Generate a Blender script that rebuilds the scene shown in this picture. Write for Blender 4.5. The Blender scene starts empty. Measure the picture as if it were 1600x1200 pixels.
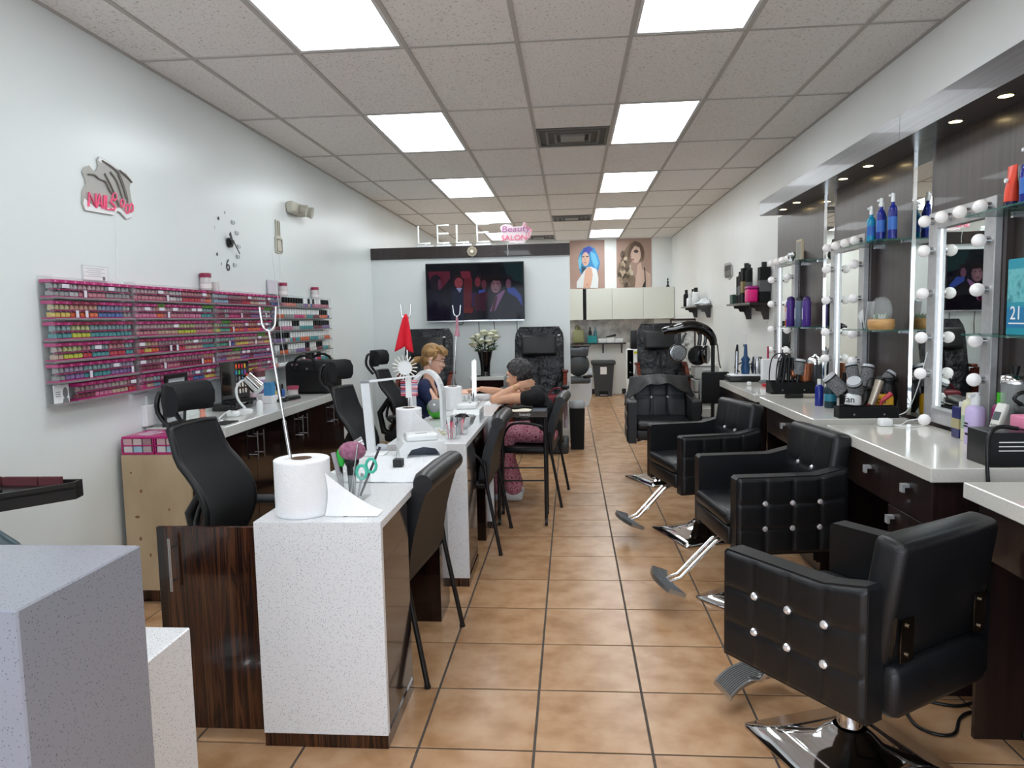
import bpy, bmesh, math, random
from mathutils import Vector, Matrix, Euler
random.seed(7)
SC = bpy.context.scene
C = SC.collection
PI = math.pi
# ------------------------------------------------------------------ camera
F_PX, YAW, PITCH, ROLL, CAM_H = 1128.6, .0826, .0895, -.0207, 1.495
_fw = Vector((-math.sin(YAW)*math.cos(PITCH), math.cos(YAW)*math.cos(PITCH), -math.sin(PITCH)))
_r = Vector((math.cos(YAW), math.sin(YAW), 0)); _u = _r.cross(_fw)
_r2 = _r*math.cos(ROLL) + _u*math.sin(ROLL); _u2 = -_r*math.sin(ROLL) + _u*math.cos(ROLL)
CAMO = Vector((0, 0, CAM_H))
cam_data = bpy.data.cameras.new('camera'); cam_data.lens = F_PX/1600*36; cam_data.sensor_width = 36
cam_data.clip_start = .05
cam = bpy.data.objects.new('camera', cam_data); C.objects.link(cam)
cam.matrix_world = Matrix(((_r2.x, _u2.x, -_fw.x, 0), (_r2.y, _u2.y, -_fw.y, 0), (_r2.z, _u2.z, -_fw.z, CAM_H), (0, 0, 0, 1)))
SC.camera = cam
# ------------------------------------------------------------------ light of the world, exposure
SC.view_settings.view_transform = 'Standard'; SC.view_settings.look = 'None'
SC.view_settings.gamma = 1; SC.view_settings.use_curve_mapping = False
SC.view_settings.exposure = 0.22
W = bpy.data.worlds.new('daylight'); SC.world = W; W.use_nodes = True
W.node_tree.nodes['Background'].inputs[0].default_value = (.78, .87, 1, 1)
W.node_tree.nodes['Background'].inputs[1].default_value = 4.6
# daylight portal in the shop window behind the camera
_pd = bpy.data.lights.new('window_portal', 'AREA'); _pd.shape = 'RECTANGLE'; _pd.size = 3.9; _pd.size_y = 2.2
_pd.cycles.is_portal = True
_po = bpy.data.objects.new('window_portal', _pd); C.objects.link(_po); _po.location = (-.24, -2.36, 1.3); _po.rotation_euler = (PI/2, 0, 0)

LAMP_E = 7.8          # ceiling panel emission strength
# ------------------------------------------------------------------ photo pixel -> place on a known plane
def px(x, y, ax, v):
    d = _fw + _r2*((x-800)/F_PX) + _u2*((600-y)/F_PX)
    return CAMO + d*((v-CAMO[ax])/d[ax])
# ------------------------------------------------------------------ materials
def lin(c):
    if isinstance(c, str):
        c = tuple(int(c[i:i+2], 16) for i in (0, 2, 4))
    return tuple((v/255/12.92 if v/255 <= .04045 else ((v/255+.055)/1.055)**2.4) for v in c)
_mc = {}
def MAT(name, col='808080', rough=.5, metal=0, spec=.5, emit=None, es=0, trans=0, ior=1.45, alpha=1, coat=0):
    if name in _mc: return _mc[name]
    m = bpy.data.materials.new(name); m.use_nodes = True
    b = m.node_tree.nodes['Principled BSDF']; I = b.inputs
    I['Base Color'].default_value = (*lin(col), 1); I['Roughness'].default_value = rough; I['Metallic'].default_value = metal
    I['Specular IOR Level'].default_value = spec; I['IOR'].default_value = ior
    I['Transmission Weight'].default_value = trans; I['Alpha'].default_value = alpha; I['Coat Weight'].default_value = coat
    if emit: I['Emission Color'].default_value = (*lin(emit), 1); I['Emission Strength'].default_value = es
    m.diffuse_color = (*lin(col), 1)
    _mc[name] = m
    return m
def _nodes(m):
    nt = m.node_tree
    return nt, nt.nodes, nt.links, nt.nodes['Principled BSDF']
def noise_mat(name, cols, scale=(5, 5, 5), detail=4, rough=.5, stops=None, bump=0, bump_scale=None, kind='noise', coat=0, spec=.5, rnd=False, metal=0, interp='LINEAR', dist=0, bdist=.01):
    """base colour from a ramp over noise in object space, optional bump from finer noise"""
    if name in _mc: return _mc[name]
    m = MAT(name, cols[0], rough, metal, spec, coat=coat)
    nt, N, L, b = _nodes(m)
    tc = N.new('ShaderNodeTexCoord'); mp = N.new('ShaderNodeMapping'); mp.inputs['Scale'].default_value = scale
    L.new(tc.outputs['Object'], mp.inputs['Vector'])
    if rnd:
        oi = N.new('ShaderNodeObjectInfo'); mu = N.new('ShaderNodeVectorMath'); mu.operation = 'SCALE'
        cx = N.new('ShaderNodeCombineXYZ'); L.new(oi.outputs['Random'], cx.inputs[0]); L.new(oi.outputs['Random'], cx.inputs[1]); L.new(oi.outputs['Random'], cx.inputs[2])
        mu.inputs['Scale'].default_value = 57; L.new(cx.outputs[0], mu.inputs[0]); L.new(mu.outputs[0], mp.inputs['Location'])
    if kind == 'noise':
        t = N.new('ShaderNodeTexNoise'); t.inputs['Scale'].default_value = 1; t.inputs['Detail'].default_value = detail; t.inputs['Distortion'].default_value = dist; out = t.outputs['Fac']
    else:
        t = N.new('ShaderNodeTexVoronoi'); t.inputs['Scale'].default_value = 1; out = t.outputs['Distance']
    L.new(mp.outputs[0], t.inputs['Vector'])
    r = N.new('ShaderNodeValToRGB'); r.color_ramp.interpolation = interp
    stops = stops or [.3 + .4*i/(len(cols)-1) for i in range(len(cols))]
    e = r.color_ramp.elements
    while len(e) < len(cols): e.new(.5)
    for i, c in enumerate(cols): e[i].position = stops[i]; e[i].color = (*lin(c), 1)
    L.new(out, r.inputs[0]); L.new(r.outputs[0], b.inputs['Base Color'])
    if bump:
        t2 = N.new('ShaderNodeTexNoise'); t2.inputs['Scale'].default_value = bump_scale or 60; t2.inputs['Detail'].default_value = 3
        L.new(tc.outputs['Object'], t2.inputs['Vector'])
        bp = N.new('ShaderNodeBump'); bp.inputs['Strength'].default_value = bump; bp.inputs['Distance'].default_value = bdist
        L.new(t2.outputs['Fac'], bp.inputs['Height']); L.new(bp.outputs[0], b.inputs['Normal'])
    return m
def quartz(name, base, fleck, fleck2, rough=.18, sc=150, glitter=False):
    m = noise_mat(name, [fleck, fleck, base, base], scale=(sc, sc, sc*1.0), rough=rough, kind='vor', stops=[0, .20, .25, 1])
    nt, N, L, b = _nodes(m)
    # keep flecks only where a second noise allows them, so that they are sparse and uneven
    tc = [n for n in N if n.type == 'TEX_COORD'][0]; ramp = [n for n in N if n.type == 'VALTORGB'][0]
    t = N.new('ShaderNodeTexNoise'); t.inputs['Scale'].default_value = sc*.55; t.inputs['Detail'].default_value = 2
    L.new(tc.outputs['Object'], t.inputs['Vector'])
    r2 = N.new('ShaderNodeValToRGB'); r2.color_ramp.elements[0].position = .40; r2.color_ramp.elements[1].position = .46
    L.new(t.outputs['Fac'], r2.inputs[0])
    mx = N.new('ShaderNodeMix'); mx.data_type = 'RGBA'
    mx.inputs[6].default_value = (*lin(base), 1); L.new(ramp.outputs[0], mx.inputs[7]); L.new(r2.outputs[0], mx.inputs[0])
    L.new(mx.outputs[2], b.inputs['Base Color'])
    return m
def wood(name, cols, scale=(38, 38, 1.6), rough=.2, stops=None, coat=.3, rnd=False, dist=.3):
    return noise_mat(name, cols, scale=scale, detail=5, dist=dist, rough=rough, stops=stops, coat=coat, rnd=rnd)

white_wall = noise_mat('wall_paint', ['e8eeed', 'ecf1f0'], scale=(1.5, 1.5, 1.5), rough=.28, bump=.03, bump_scale=35)
white_wall2 = noise_mat('wall_paint_right', ['eef0ed', 'f3f4f1'], scale=(1.5, 1.5, 1.5), rough=.35, bump=.03, bump_scale=35)
ceil_tile_m = noise_mat('ceiling_tile', ['beb9b3', 'eeebe7', 'f3f1ee'], scale=(70, 70, 70), detail=3, rough=.95, stops=[.30, .40, .8], bump=.35, bump_scale=120, rnd=True)
grid_m = MAT('ceiling_grid', 'b9b5b0', .6)
floor_tile_m = noise_mat('floor_tile', ['ac815b', 'b98f69', 'c29a75', 'c8a27e'], scale=(8, 8, 8), detail=14, rough=.27, stops=[.30, .45, .56, .70], rnd=True, spec=.4)
grout_m = noise_mat('grout', ['4d4743', '5d554e'], scale=(20, 20, 20), rough=.9)
quartz_w = quartz('white_quartz', 'e6e7e9', '85858d', '777777', sc=185)
quartz_g = quartz('grey_quartz', '8f919b', '6c6e77', '777777', sc=170)
quartz_s = quartz('station_quartz', 'dbd8d0', 'c2bdb2', '777777', rough=.08, sc=170)
quartz_l = quartz('counter_quartz', 'd6d8d4', 'b4b5b0', '777777', rough=.15, sc=170)
ebony = wood('ebony_wood', ['100908', '1e0f0c', '150b09', '452617', '23120e', '573420', '180d0b'], scale=(34, 34, 1.1), stops=[.3, .40, .44, .49, .54, .60, .68], rough=.14, dist=.8)
ebony_dk = wood('ebony_wood_dark', ['0d0807', '1c0f0d', '2f1914'], scale=(40, 40, 1.2), rough=.12)
espresso = wood('espresso_wood', ['1c1312', '261a18', '2e201d'], scale=(30, 30, 1.5), rough=.3)
panel_m = wood('panel_laminate', ['332b29', '3e3533', '473e3b'], scale=(55, 55, .8), rough=.3, coat=.1)
soffit_m = wood('soffit_laminate', ['3f3c3d', '4c4849', '575354'], scale=(40, 1.2, 60), rough=.32, coat=.1)
leather = noise_mat('black_leather', ['131416', '191a1d'], scale=(8, 8, 8), rough=.36, bump=.12, bump_scale=220, spec=.5)
leather_w = noise_mat('wrinkled_leather', ['191b1e', '22252a'], scale=(5, 5, 5), rough=.36, bump=1, bump_scale=9, bdist=.06)
mesh_m = noise_mat('black_mesh_fabric', ['121315', '1b1c1f'], scale=(300, 300, 300), rough=.85, bump=.4, bump_scale=400)
black_pl = MAT('black_plastic', '131314', .38)
black_gl = MAT('black_gloss', '0a0a0b', .08, coat=.5)
black_mat = MAT('black_matte', '0f0f10', .8)
dark_grey = MAT('dark_grey_plastic', '3c3f42', .5)
grey_pl = MAT('grey_plastic', '8d9092', .45)
chrome = MAT('chrome', 'e6e6e8', .06, 1)
steel = MAT('brushed_steel', 'bfc1c4', .25, 1)
white_pl = MAT('white_plastic', 'eceeee', .3)
cream_pl = MAT('beige_plastic', 'cdc8b8', .45)
paper_m = noise_mat('paper_white', ['f2f3f5', 'f6f6f7'], scale=(30, 30, 30), rough=.9, bump=.25, bump_scale=90)
towel_m = noise_mat('towel_white', ['e8ebef', 'eff1f4'], scale=(80, 80, 80), rough=.95, bump=.4, bump_scale=150)
mirror_m = MAT('mirror', 'eef2ee', .01, 1)
glass_m = MAT('clear_glass', 'f4fbf8', .02, 0, trans=1, ior=1.45)
acrylic = MAT('clear_acrylic', 'e6ecec', .05, trans=.0, alpha=.12)
glass_edge = MAT('green_glass_shelf', '3d7a6d', .05, alpha=.55)
magenta = MAT('magenta_plastic', 'b3236f', .35)
pink = MAT('hot_pink', 'e8207f', .35)
red_m = MAT('red_cloth', 'd0152a', .8)
green_dk = MAT('green_dark', '3f7d28', .5)
gold = MAT('gold_print', 'cdaa62', .35, .6)
print_w = MAT('print_white', 'f0f0f0', .7)
print_k = MAT('print_black', '18181a', .7)
neon_pink = MAT('neon_pink_tube', 'ee5f86', .35, emit='ff5f8a', es=.12)
neon_white = MAT('neon_white_tube', 'f4f6f6', .35, emit='ffffff', es=.25)
skin_l = noise_mat('skin_light', ['e0b098', 'e7bba4'], scale=(20, 20, 20), rough=.55)
skin_t = noise_mat('skin_tan', ['cf9b7c', 'd8a78a'], scale=(20, 20, 20), rough=.55)
bulb_m = MAT('bulb_frosted', 'f5f3f3', .25, emit='fff6f2', es=.08)
frame_silver = noise_mat('silver_frame', ['b2b2b3', 'bfbfc0'], scale=(40, 40, 40), rough=.3, metal=.4)
# ------------------------------------------------------------------ mesh builder
class B:
    def __init__(s, M=None):
        s.v = []; s.f = []; s.sm = []; s.mi = []; s.M = M or Matrix()
    def add(s, vs, fs, smooth=False, mi=0):
        o = len(s.v)
        s.v += [s.M @ Vector(p) for p in vs]
        for f in fs: s.f.append([o+i for i in f]); s.sm.append(smooth); s.mi.append(mi)
        return s
    def bm(s, bm, smooth=False, mi=0):
        bm.verts.index_update()
        s.add([v.co.copy() for v in bm.verts], [[v.index for v in f.verts] for f in bm.faces], smooth, mi); bm.free(); return s
    def bb(s, x0, x1, y0, y1, z0, z1, mi=0, bev=0, seg=2, smooth=None):
        vs = [(x, y, z) for z in (z0, z1) for y in (y0, y1) for x in (x0, x1)]
        fs = [(0, 2, 3, 1), (4, 5, 7, 6), (0, 1, 5, 4), (2, 6, 7, 3), (0, 4, 6, 2), (1, 3, 7, 5)]
        if bev:
            b = bmesh.new(); V = [b.verts.new(p) for p in vs]
            for f in fs: b.faces.new([V[i] for i in f])
            bmesh.ops.bevel(b, geom=b.edges[:], offset=bev, segments=seg, profile=.5, affect='EDGES')
            return s.bm(b, seg > 1 if smooth is None else smooth, mi)
        return s.add(vs, fs, False, mi)
    def box(s, c, d, mi=0, bev=0, seg=2, rot=None):
        if rot is not None:
            o = s.M; s.M = o @ Matrix.Translation(c) @ Euler(rot).to_matrix().to_4x4()
            s.bb(-d[0]/2, d[0]/2, -d[1]/2, d[1]/2, -d[2]/2, d[2]/2, mi, bev, seg); s.M = o; return s
        return s.bb(c[0]-d[0]/2, c[0]+d[0]/2, c[1]-d[1]/2, c[1]+d[1]/2, c[2]-d[2]/2, c[2]+d[2]/2, mi, bev, seg)
    def cyl(s, p0, p1, r0, r1=None, n=16, cap=True, mi=0, smooth=True):
        return s.loft([p0, p1], [r0, r0 if r1 is None else r1], n, cap, mi, smooth)
    def loft(s, pts, rs, n=12, cap=True, mi=0, smooth=True, closed=False, flat=1.0, up=None):
        pts = [Vector(p) for p in pts]; k = len(pts)
        if not isinstance(rs, (list, tuple)): rs = [rs]*k
        vs = []; fs = []
        N = None
        for i in range(k):
            if closed: t = pts[(i+1) % k]-pts[i-1]
            else: t = pts[min(i+1, k-1)]-pts[max(i-1, 0)]
            if t.length < 1e-9: t = Vector((0, 0, 1))
            t.normalize()
            if N is None:
                a = Vector(up) if up else (Vector((0, 0, 1)) if abs(t.z) < .9 else Vector((1, 0, 0)))
                N = (a-t*a.dot(t)).normalized()
            else:
                N = N-t*N.dot(t)
                N = N.normalized() if N.length > 1e-6 else t.orthogonal().normalized()
            Bn = t.cross(N)
            for j in range(n):
                a = 2*PI*j/n
                vs.append(pts[i]+N*(math.cos(a)*rs[i]*flat)+Bn*(math.sin(a)*rs[i]))
        kk = k if closed else k-1
        for i in range(kk):
            for j in range(n):
                a = i*n+j; b = i*n+(j+1) % n; i2 = (i+1) % k
                fs.append((a, b, i2*n+(j+1) % n, i2*n+j))
        s.add(vs, fs, smooth, mi)
        if cap and not closed:
            s.add(vs[:n], [tuple(range(n))[::-1]], False, mi); s.add(vs[-n:], [tuple(range(n))], False, mi)
        return s
    def tube(s, pts, r, n=8, closed=False, mi=0, sub=0):
        if sub: pts = smooth_path(pts, sub, closed)
        return s.loft(pts, r, n, True, mi, True, closed)
    def lathe(s, prof, c=(0, 0, 0), n=20, mi=0, smooth=True, sx=1, sy=1, cap=True):
        vs = [(c[0]+r*sx*math.cos(2*PI*j/n), c[1]+r*sy*math.sin(2*PI*j/n), c[2]+z) for r, z in prof for j in range(n)]
        fs = [(i*n+j, i*n+(j+1) % n, (i+1)*n+(j+1) % n, (i+1)*n+j) for i in range(len(prof)-1) for j in range(n)]
        s.add(vs, fs, smooth, mi)
        if cap:
            if prof[0][0] > 1e-5: s.add(vs[:n], [tuple(range(n))[::-1]], False, mi)
            if prof[-1][0] > 1e-5: s.add(vs[-n:], [tuple(range(n))], False, mi)
        return s
    def sph(s, c, r, n=14, m=9, mi=0):
        r = (r, r, r) if not isinstance(r, (list, tuple)) else r
        vs = [(c[0]+r[0]*math.sin(PI*i/m)*math.cos(2*PI*j/n), c[1]+r[1]*math.sin(PI*i/m)*math.sin(2*PI*j/n), c[2]-r[2]*math.cos(PI*i/m)) for i in range(m+1) for j in range(n)]
        fs = [(i*n+j, i*n+(j+1) % n, (i+1)*n+(j+1) % n, (i+1)*n+j) for i in range(m) for j in range(n)]
        return s.add(vs, fs, True, mi)
    def prism(s, poly, ax, a0, a1, mi=0, smooth=False):
        """poly: 2-D points in the plane across axis ax, extruded from a0 to a1"""
        def P(p, a):
            return {0: (a, p[0], p[1]), 1: (p[0], a, p[1]), 2: (p[0], p[1], a)}[ax]
        n = len(poly); vs = [P(p, a0) for p in poly]+[P(p, a1) for p in poly]
        ar = sum(poly[i][0]*poly[(i+1) % n][1]-poly[(i+1) % n][0]*poly[i][1] for i in range(n))
        fl = (ar > 0) != (ax == 1)
        f0 = tuple(range(n)); f1 = tuple(range(n, 2*n))
        caps = [f0[::-1], f1] if fl else [f0, f1[::-1]]
        s.add(vs, caps, False, mi)
        s.add(vs, [((i, (i+1) % n, n+(i+1) % n, n+i) if fl else (n+i, n+(i+1) % n, (i+1) % n, i)) for i in range(n)], smooth, mi)
        return s
    def grid(s, fn, nu, nv, mi=0, smooth=True, thick=None):
        vs = [fn(i/nu, j/nv) for j in range(nv+1) for i in range(nu+1)]
        fs = [(j*(nu+1)+i, j*(nu+1)+i+1, (j+1)*(nu+1)+i+1, (j+1)*(nu+1)+i) for j in range(nv) for i in range(nu)]
        return s.add(vs, fs, smooth, mi)
    def out(s, name, mat, parent=None, loc=None, rot=None, label=None):
        me = bpy.data.meshes.new(name); me.from_pydata([tuple(p) for p in s.v], [], s.f)
        for m in (mat if isinstance(mat, (list, tuple)) else [mat]): me.materials.append(m)
        me.polygons.foreach_set('use_smooth', s.sm); me.polygons.foreach_set('material_index', s.mi); me.update()
        o = bpy.data.objects.new(name, me); C.objects.link(o)
        if parent: o.parent = parent
        if loc: o.location = loc
        if rot: o.rotation_euler = rot
        if label: o['label'] = label
        return o
def smooth_path(pts, sub=4, closed=False):
    P = [Vector(p) for p in pts]; n = len(P); out = []
    rng = range(n) if closed else range(n-1)
    for i in rng:
        p0 = P[i-1] if (closed or i > 0) else P[0]; p1 = P[i]; p2 = P[(i+1) % n]; p3 = P[(i+2) % n] if (closed or i+2 < n) else P[-1]
        for k in range(sub):
            t = k/sub
            out.append(.5*((2*p1)+(p2-p0)*t+(2*p0-5*p1+4*p2-p3)*t*t+(3*p1-p0-3*p2+p3)*t**3))
    if not closed: out.append(P[-1])
    return out
def thing(name, label, cat, loc=(0, 0, 0), rz=0, group=None):
    o = bpy.data.objects.new(name, None); C.objects.link(o); o.empty_display_size = .1
    o.location = loc; o.rotation_euler = (0, 0, rz); o['label'] = label; o['category'] = cat
    if group: o['group'] = group
    return o
def tag(o, label, cat, group=None):
    o['label'] = label; o['category'] = cat
    if group: o['group'] = group
    return o
def struct(o):
    o['kind'] = 'structure'; return o
def dup(o, loc, rz=None, label=None, parent=None, scale=None):
    c = o.copy(); C.objects.link(c); c.location = loc
    if rz is not None: c.rotation_euler = (0, 0, rz)
    if scale: c.scale = scale
    if label: c['label'] = label
    for ch in o.children:
        d = ch.copy(); C.objects.link(d); d.parent = c
        for g in ch.children:
            e = g.copy(); C.objects.link(e); e.parent = d
    return c
def inst(src, name=None, parent=None, loc=(0, 0, 0), rot=None, mat=None):
    """a copy of a part that shares its mesh (a new mesh only if the material changes)"""
    o = src.copy(); C.objects.link(o); o.parent = parent; o.location = loc
    if rot: o.rotation_euler = rot
    return o
def text_mesh(body, name, mat, parent, M, size=.1, extrude=.0008, align='CENTER'):
    cu = bpy.data.curves.new(name, 'FONT'); cu.body = body; cu.size = size; cu.extrude = extrude; cu.align_x = align; cu.align_y = 'CENTER'
    t = bpy.data.objects.new(name+'_curve', cu); C.objects.link(t)
    me = bpy.data.meshes.new_from_object(t.evaluated_get(bpy.context.evaluated_depsgraph_get()))
    bpy.data.objects.remove(t); bpy.data.curves.remove(cu)
    me.transform(M); me.materials.clear(); me.materials.append(mat)
    o = bpy.data.objects.new(name, me); C.objects.link(o); o.parent = parent
    return o
def basis(o, xd, yd):
    xd = Vector(xd).normalized(); yd = Vector(yd).normalized(); z = xd.cross(yd)
    return Matrix(((xd.x, yd.x, z.x, o[0]), (xd.y, yd.y, z.y, o[1]), (xd.z, yd.z, z.z, o[2]), (0, 0, 0, 1)))
def circ(c, r, n=24, ry=None):
    return [(c[0]+r*math.cos(2*PI*i/n), c[1]+(ry or r)*math.sin(2*PI*i/n)) for i in range(n)]
# ================================================================== the room shell
XL, XR, YB, YF, ZC = -2.43, 1.95, 14.18, -2.4, 2.99
YP = 8.80                                             # white partition that carries the television
# floor: grout bed with single tiles lying in it
TS, TY, TX0, TY0 = .408, .4134, -.5545, 2.3813
floor = struct(B().bb(XL-.1, XR+.1, YF-.1, YB+.1, -.08, -.004).out('floor', grout_m))
floor['label'] = 'brown ceramic tile floor with dark grout lines'
def tile_bm():
    return B().bb(-TS/2+.0045, TS/2-.0045, -TY/2+.0045, TY/2-.0045, -.004, 0, bev=.0012, seg=1)
tile0 = None; n_tile = 0; rest = B()
cols = range(-5, 6); rows = range(-12, 30)
cells = []
for j in rows:
    for i in cols:
        x = TX0+(i+.5)*TS; y = TY0+(j+.5)*TY
        if y > YB or y < YF: continue
        vis = y > 1.5 and (-1.1 < x < 1.9) and abs(x+.08*y) < .85*y
        cells.append((0 if vis else 1, y, x))
cells.sort()
for q, y, x in cells:
    if q == 0 and n_tile < 290:
        if tile0 is None: tile0 = tile_bm().out('tile', floor_tile_m, floor, (x, y, 0))
        else: inst(tile0, parent=floor, loc=(x, y, 0))
        n_tile += 1
    else:
        rest.bb(x-TS/2+.0045, x+TS/2-.0045, y-TY/2+.0045, y+TY/2-.0045, -.004, 0)
for j in rows:                                        # cut tiles along both walls
    y = TY0+(j+.5)*TY
    if YF < y < YB: rest.bb(TX0+6*TS+.0045, XR, y-TY/2+.0045, y+TY/2-.0045, -.004, 0)
o = rest.out('tile_field', floor_tile_m, floor); o['kind'] = 'stuff'
# walls
struct(B().bb(XL-.1, XL, YF-.1, YB+.1, 0, ZC+.049).out('wall_left', white_wall))
struct(B().bb(XR, XR+.1, YF-.1, YB+.1, 0, ZC+.049).out('wall_right', white_wall2))
struct(B().bb(XL-.1, XR+.1, YB, YB+.1, 0, ZC+.049).out('wall_back', white_wall2))
# white partition with a dark header board along its top
struct(B().bb(XL, -.01, YP, YP+.12, 0, 2.27).out('wall_partition', white_wall))
trim1 = struct(B().bb(XL, 0, YP-.025, YP+.13, 2.25, 2.389, bev=.003, seg=1).out('trim_1', espresso))
trim1['label'] = 'dark brown header board along the top of the white partition'
struct(B().bb(.25, .72, YB-.015, YB, 0, .1).bb(.98, XR, YB-.015, YB, 0, .1).out('baseboard_back', MAT('baseboard_dark', '2e2a28', .5)))
# shop front behind the camera: sill wall, posts, glass
fr = struct(B().bb(XL-.1, XR+.1, YF-.1, YF, 0, .25).bb(XL-.1, XR+.1, YF-.1, YF, 2.45, ZC+.049).bb(XL-.1, XL+.12, YF-.1, YF, .25, 2.45).bb(XR-.12, XR+.1, YF-.1, YF, .25, 2.45).out('wall_front', white_wall))
w1 = struct(B().bb(XL+.12, XR-.12, YF-.06, YF-.05, .25, 2.45).out('window_1', MAT('window_pane', 'ffffff', .0, alpha=.06)))
wf = B()
for x in (XL+.14, -.98, .5, XR-.14): wf.bb(x-.03, x+.03, YF-.09, YF-.02, .25, 2.45)
wf.bb(XL+.12, XR-.12, YF-.09, YF-.02, .25, .32).bb(XL+.12, XR-.12, YF-.09, YF-.02, 2.38, 2.45)
wf.out('window_frame', steel, w1)
# ceiling: slab, hanging grid, single lay-in tiles of 2 x 4 feet
ceiling = struct(B().bb(XL-.1, XR+.1, YF-.1, YB+.1, ZC+.05, ZC+.12).out('ceiling', MAT('ceiling_void', '8a8784', .9)))
CX0, CY0, CW, CL = -2.0993, 4.0537, .61, 1.2272
xs = [XL]+[CX0+CW*i for i in range(7)]+[XR]
js = list(range(-5, 8)); ys = [CY0+CL*j for j in js]; ys = [y for y in ys if YF+.05 < y < YB-.05]
ysn = [YF]+ys+[YB]
g = B()
for x in xs[1:-1]: g.bb(x-.012, x+.012, YF, YB, ZC-.003, ZC+.02)
for y in ys:
    for i in range(len(xs)-1): g.bb(xs[i]+.0121, xs[i+1]-.0121, y-.012, y+.012, ZC-.002, ZC+.02)
g.bb(XL, XL+.02, YF, YB, ZC-.0031, ZC+.02).bb(XR-.02, XR, YF, YB, ZC-.0031, ZC+.02)
g.out('ceiling_grid', grid_m, ceiling)
# light panels (a column of two-by-four panels on each side), every other bay; two return vents
def bay(i, k): return xs[i], xs[i+1], CY0+CL*(k-1), CY0+CL*k
LB = [(c, k) for k in (-2, 0, 2, 4, 6, 8) for c in (2, 5)]
taken = set(LB)
VB = [(4, 2.5, 3.0), (4, 6.5, 7.0), (3, 8.5, 9.0)]
diff_m = MAT('light_diffuser', 'ffffff', .5, emit='f4fbff', es=LAMP_E)
lf_m = MAT('light_frame', 'd8d8d6', .5)
names = {(2, 0): 'bright square-edged ceiling light panel over the first manicure table', (5, 0): 'bright ceiling light panel over the near floor aisle',
 (2, 2): 'ceiling light panel in second row, nail rack side', (5, 2): 'ceiling light panel in second row, beside the near air vent',
 (2, 4): 'ceiling light panel in third row, television side', (5, 4): 'ceiling light panel in third row, salon chair side',
 (2, 6): 'ceiling light panel just beyond the white neon letters', (5, 6): 'ceiling light panel beside the far air vent',
 (2, 8): 'farthest ceiling light panel, partly behind the pink salon sign', (5, 8): 'farthest ceiling light panel, just before the posters',
 (2, -2): 'ceiling light panel over the reception desk', (5, -2): 'ceiling light panel over the shop entrance'}
lt0 = None
for c, k in LB:
    x0, x1, y0, y1 = bay(c, k); y1 = min(y1, YB-.05)
    t = thing('ceiling_light', names[(c, k)], 'ceiling light', ((x0+x1)/2, (y0+y1)/2, ZC), 0, 'ceiling light panels')
    a, b = (x1-x0)/2-.014, (y1-y0)/2-.014
    B().bb(-a+.018, a-.018, -b+.018, b-.018, .004, .012).out('diffuser', diff_m, t)
    B().bb(-a, -a+.018, -b, b, .0, .03).bb(a-.018, a, -b, b, 0, .03).bb(-a+.018, a-.018, -b, -b+.018, 0, .03).bb(-a+.018, a-.018, b-.018, b, 0, .03).out('frame', lf_m, t)
ct = {}
for i in range(len(xs)-1):
    for j in range(len(ysn)-1):
        x0, x1, y0, y1 = xs[i]+.002, xs[i+1]-.002, ysn[j]+.002, ysn[j+1]-.002
        k = round((ysn[j+1]-CY0)/CL) if j < len(ysn)-2 else round((ysn[j]-CY0)/CL)+1
        if (i, k) in taken: continue
        key = (round(x1-x0, 3), round(y1-y0, 3)); cx, cy = (x0+x1)/2, (y0+y1)/2
        vent = [v for v in VB if v[0] == i and int(v[1]) == k]
        if vent:
            v = vent[0]; ym = CY0+CL*(v[1]-1)                      # near half tile, far half vent
            B().bb(x0-cx, x1-cx, y0-cy, ym-.012-cy, .004, .016).out('ceiling_tile', ceil_tile_m, ceiling, (cx, cy, ZC))
            continue
        if key in ct: inst(ct[key], parent=ceiling, loc=(cx, cy, ZC))
        else: ct[key] = B().bb(-key[0]/2, key[0]/2, -key[1]/2, key[1]/2, .004, .016).out('ceiling_tile', ceil_tile_m, ceiling, (cx, cy, ZC))
vent_m = MAT('vent_metal', '4a4845', .55, .3); vent_l = MAT('vent_louvre', '6b6862', .5, .3)
for (i, k0, k1), lab in zip(VB, ('square grey ceiling air vent beside the second row of lights', 'far grey ceiling air vent above the partition end', 'dusty grey ceiling vent behind the dark header board')):
    x0, x1 = xs[i]+.014, xs[i+1]-.014; y0 = CY0+CL*(k0-1)+.014; y1 = CY0+CL*(k1-1)-.014
    t = thing('air_vent', lab, 'air vent', ((x0+x1)/2, (y0+y1)/2, ZC), 0, 'ceiling air vents'); a, b = (x1-x0)/2, (y1-y0)/2
    B().bb(-a, a, -b, b, .012, .03).out('back_plate', vent_m, t)
    for q in range(4):
        u0, u1 = 1-.24*q, 1-.24*q-.07
        f = B()
        for s1, s2 in (((-a*u0, -a*u1), (-b*u0, b*u0)), ((a*u1, a*u0), (-b*u0, b*u0)), ((-a*u1, a*u1), (-b*u0, -b*u1)), ((-a*u1, a*u1), (b*u1, b*u0))):
            f.bb(s1[0], s1[1], s2[0], s2[1], -.002-.002*q, .012)
        f.out('louvre', vent_l, t)
    B().bb(-a*.34, a*.34, -b*.3, b*.3, -.012, .011).out('center_plate', MAT('vent_center', '8f8c86', .5), t)
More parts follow.
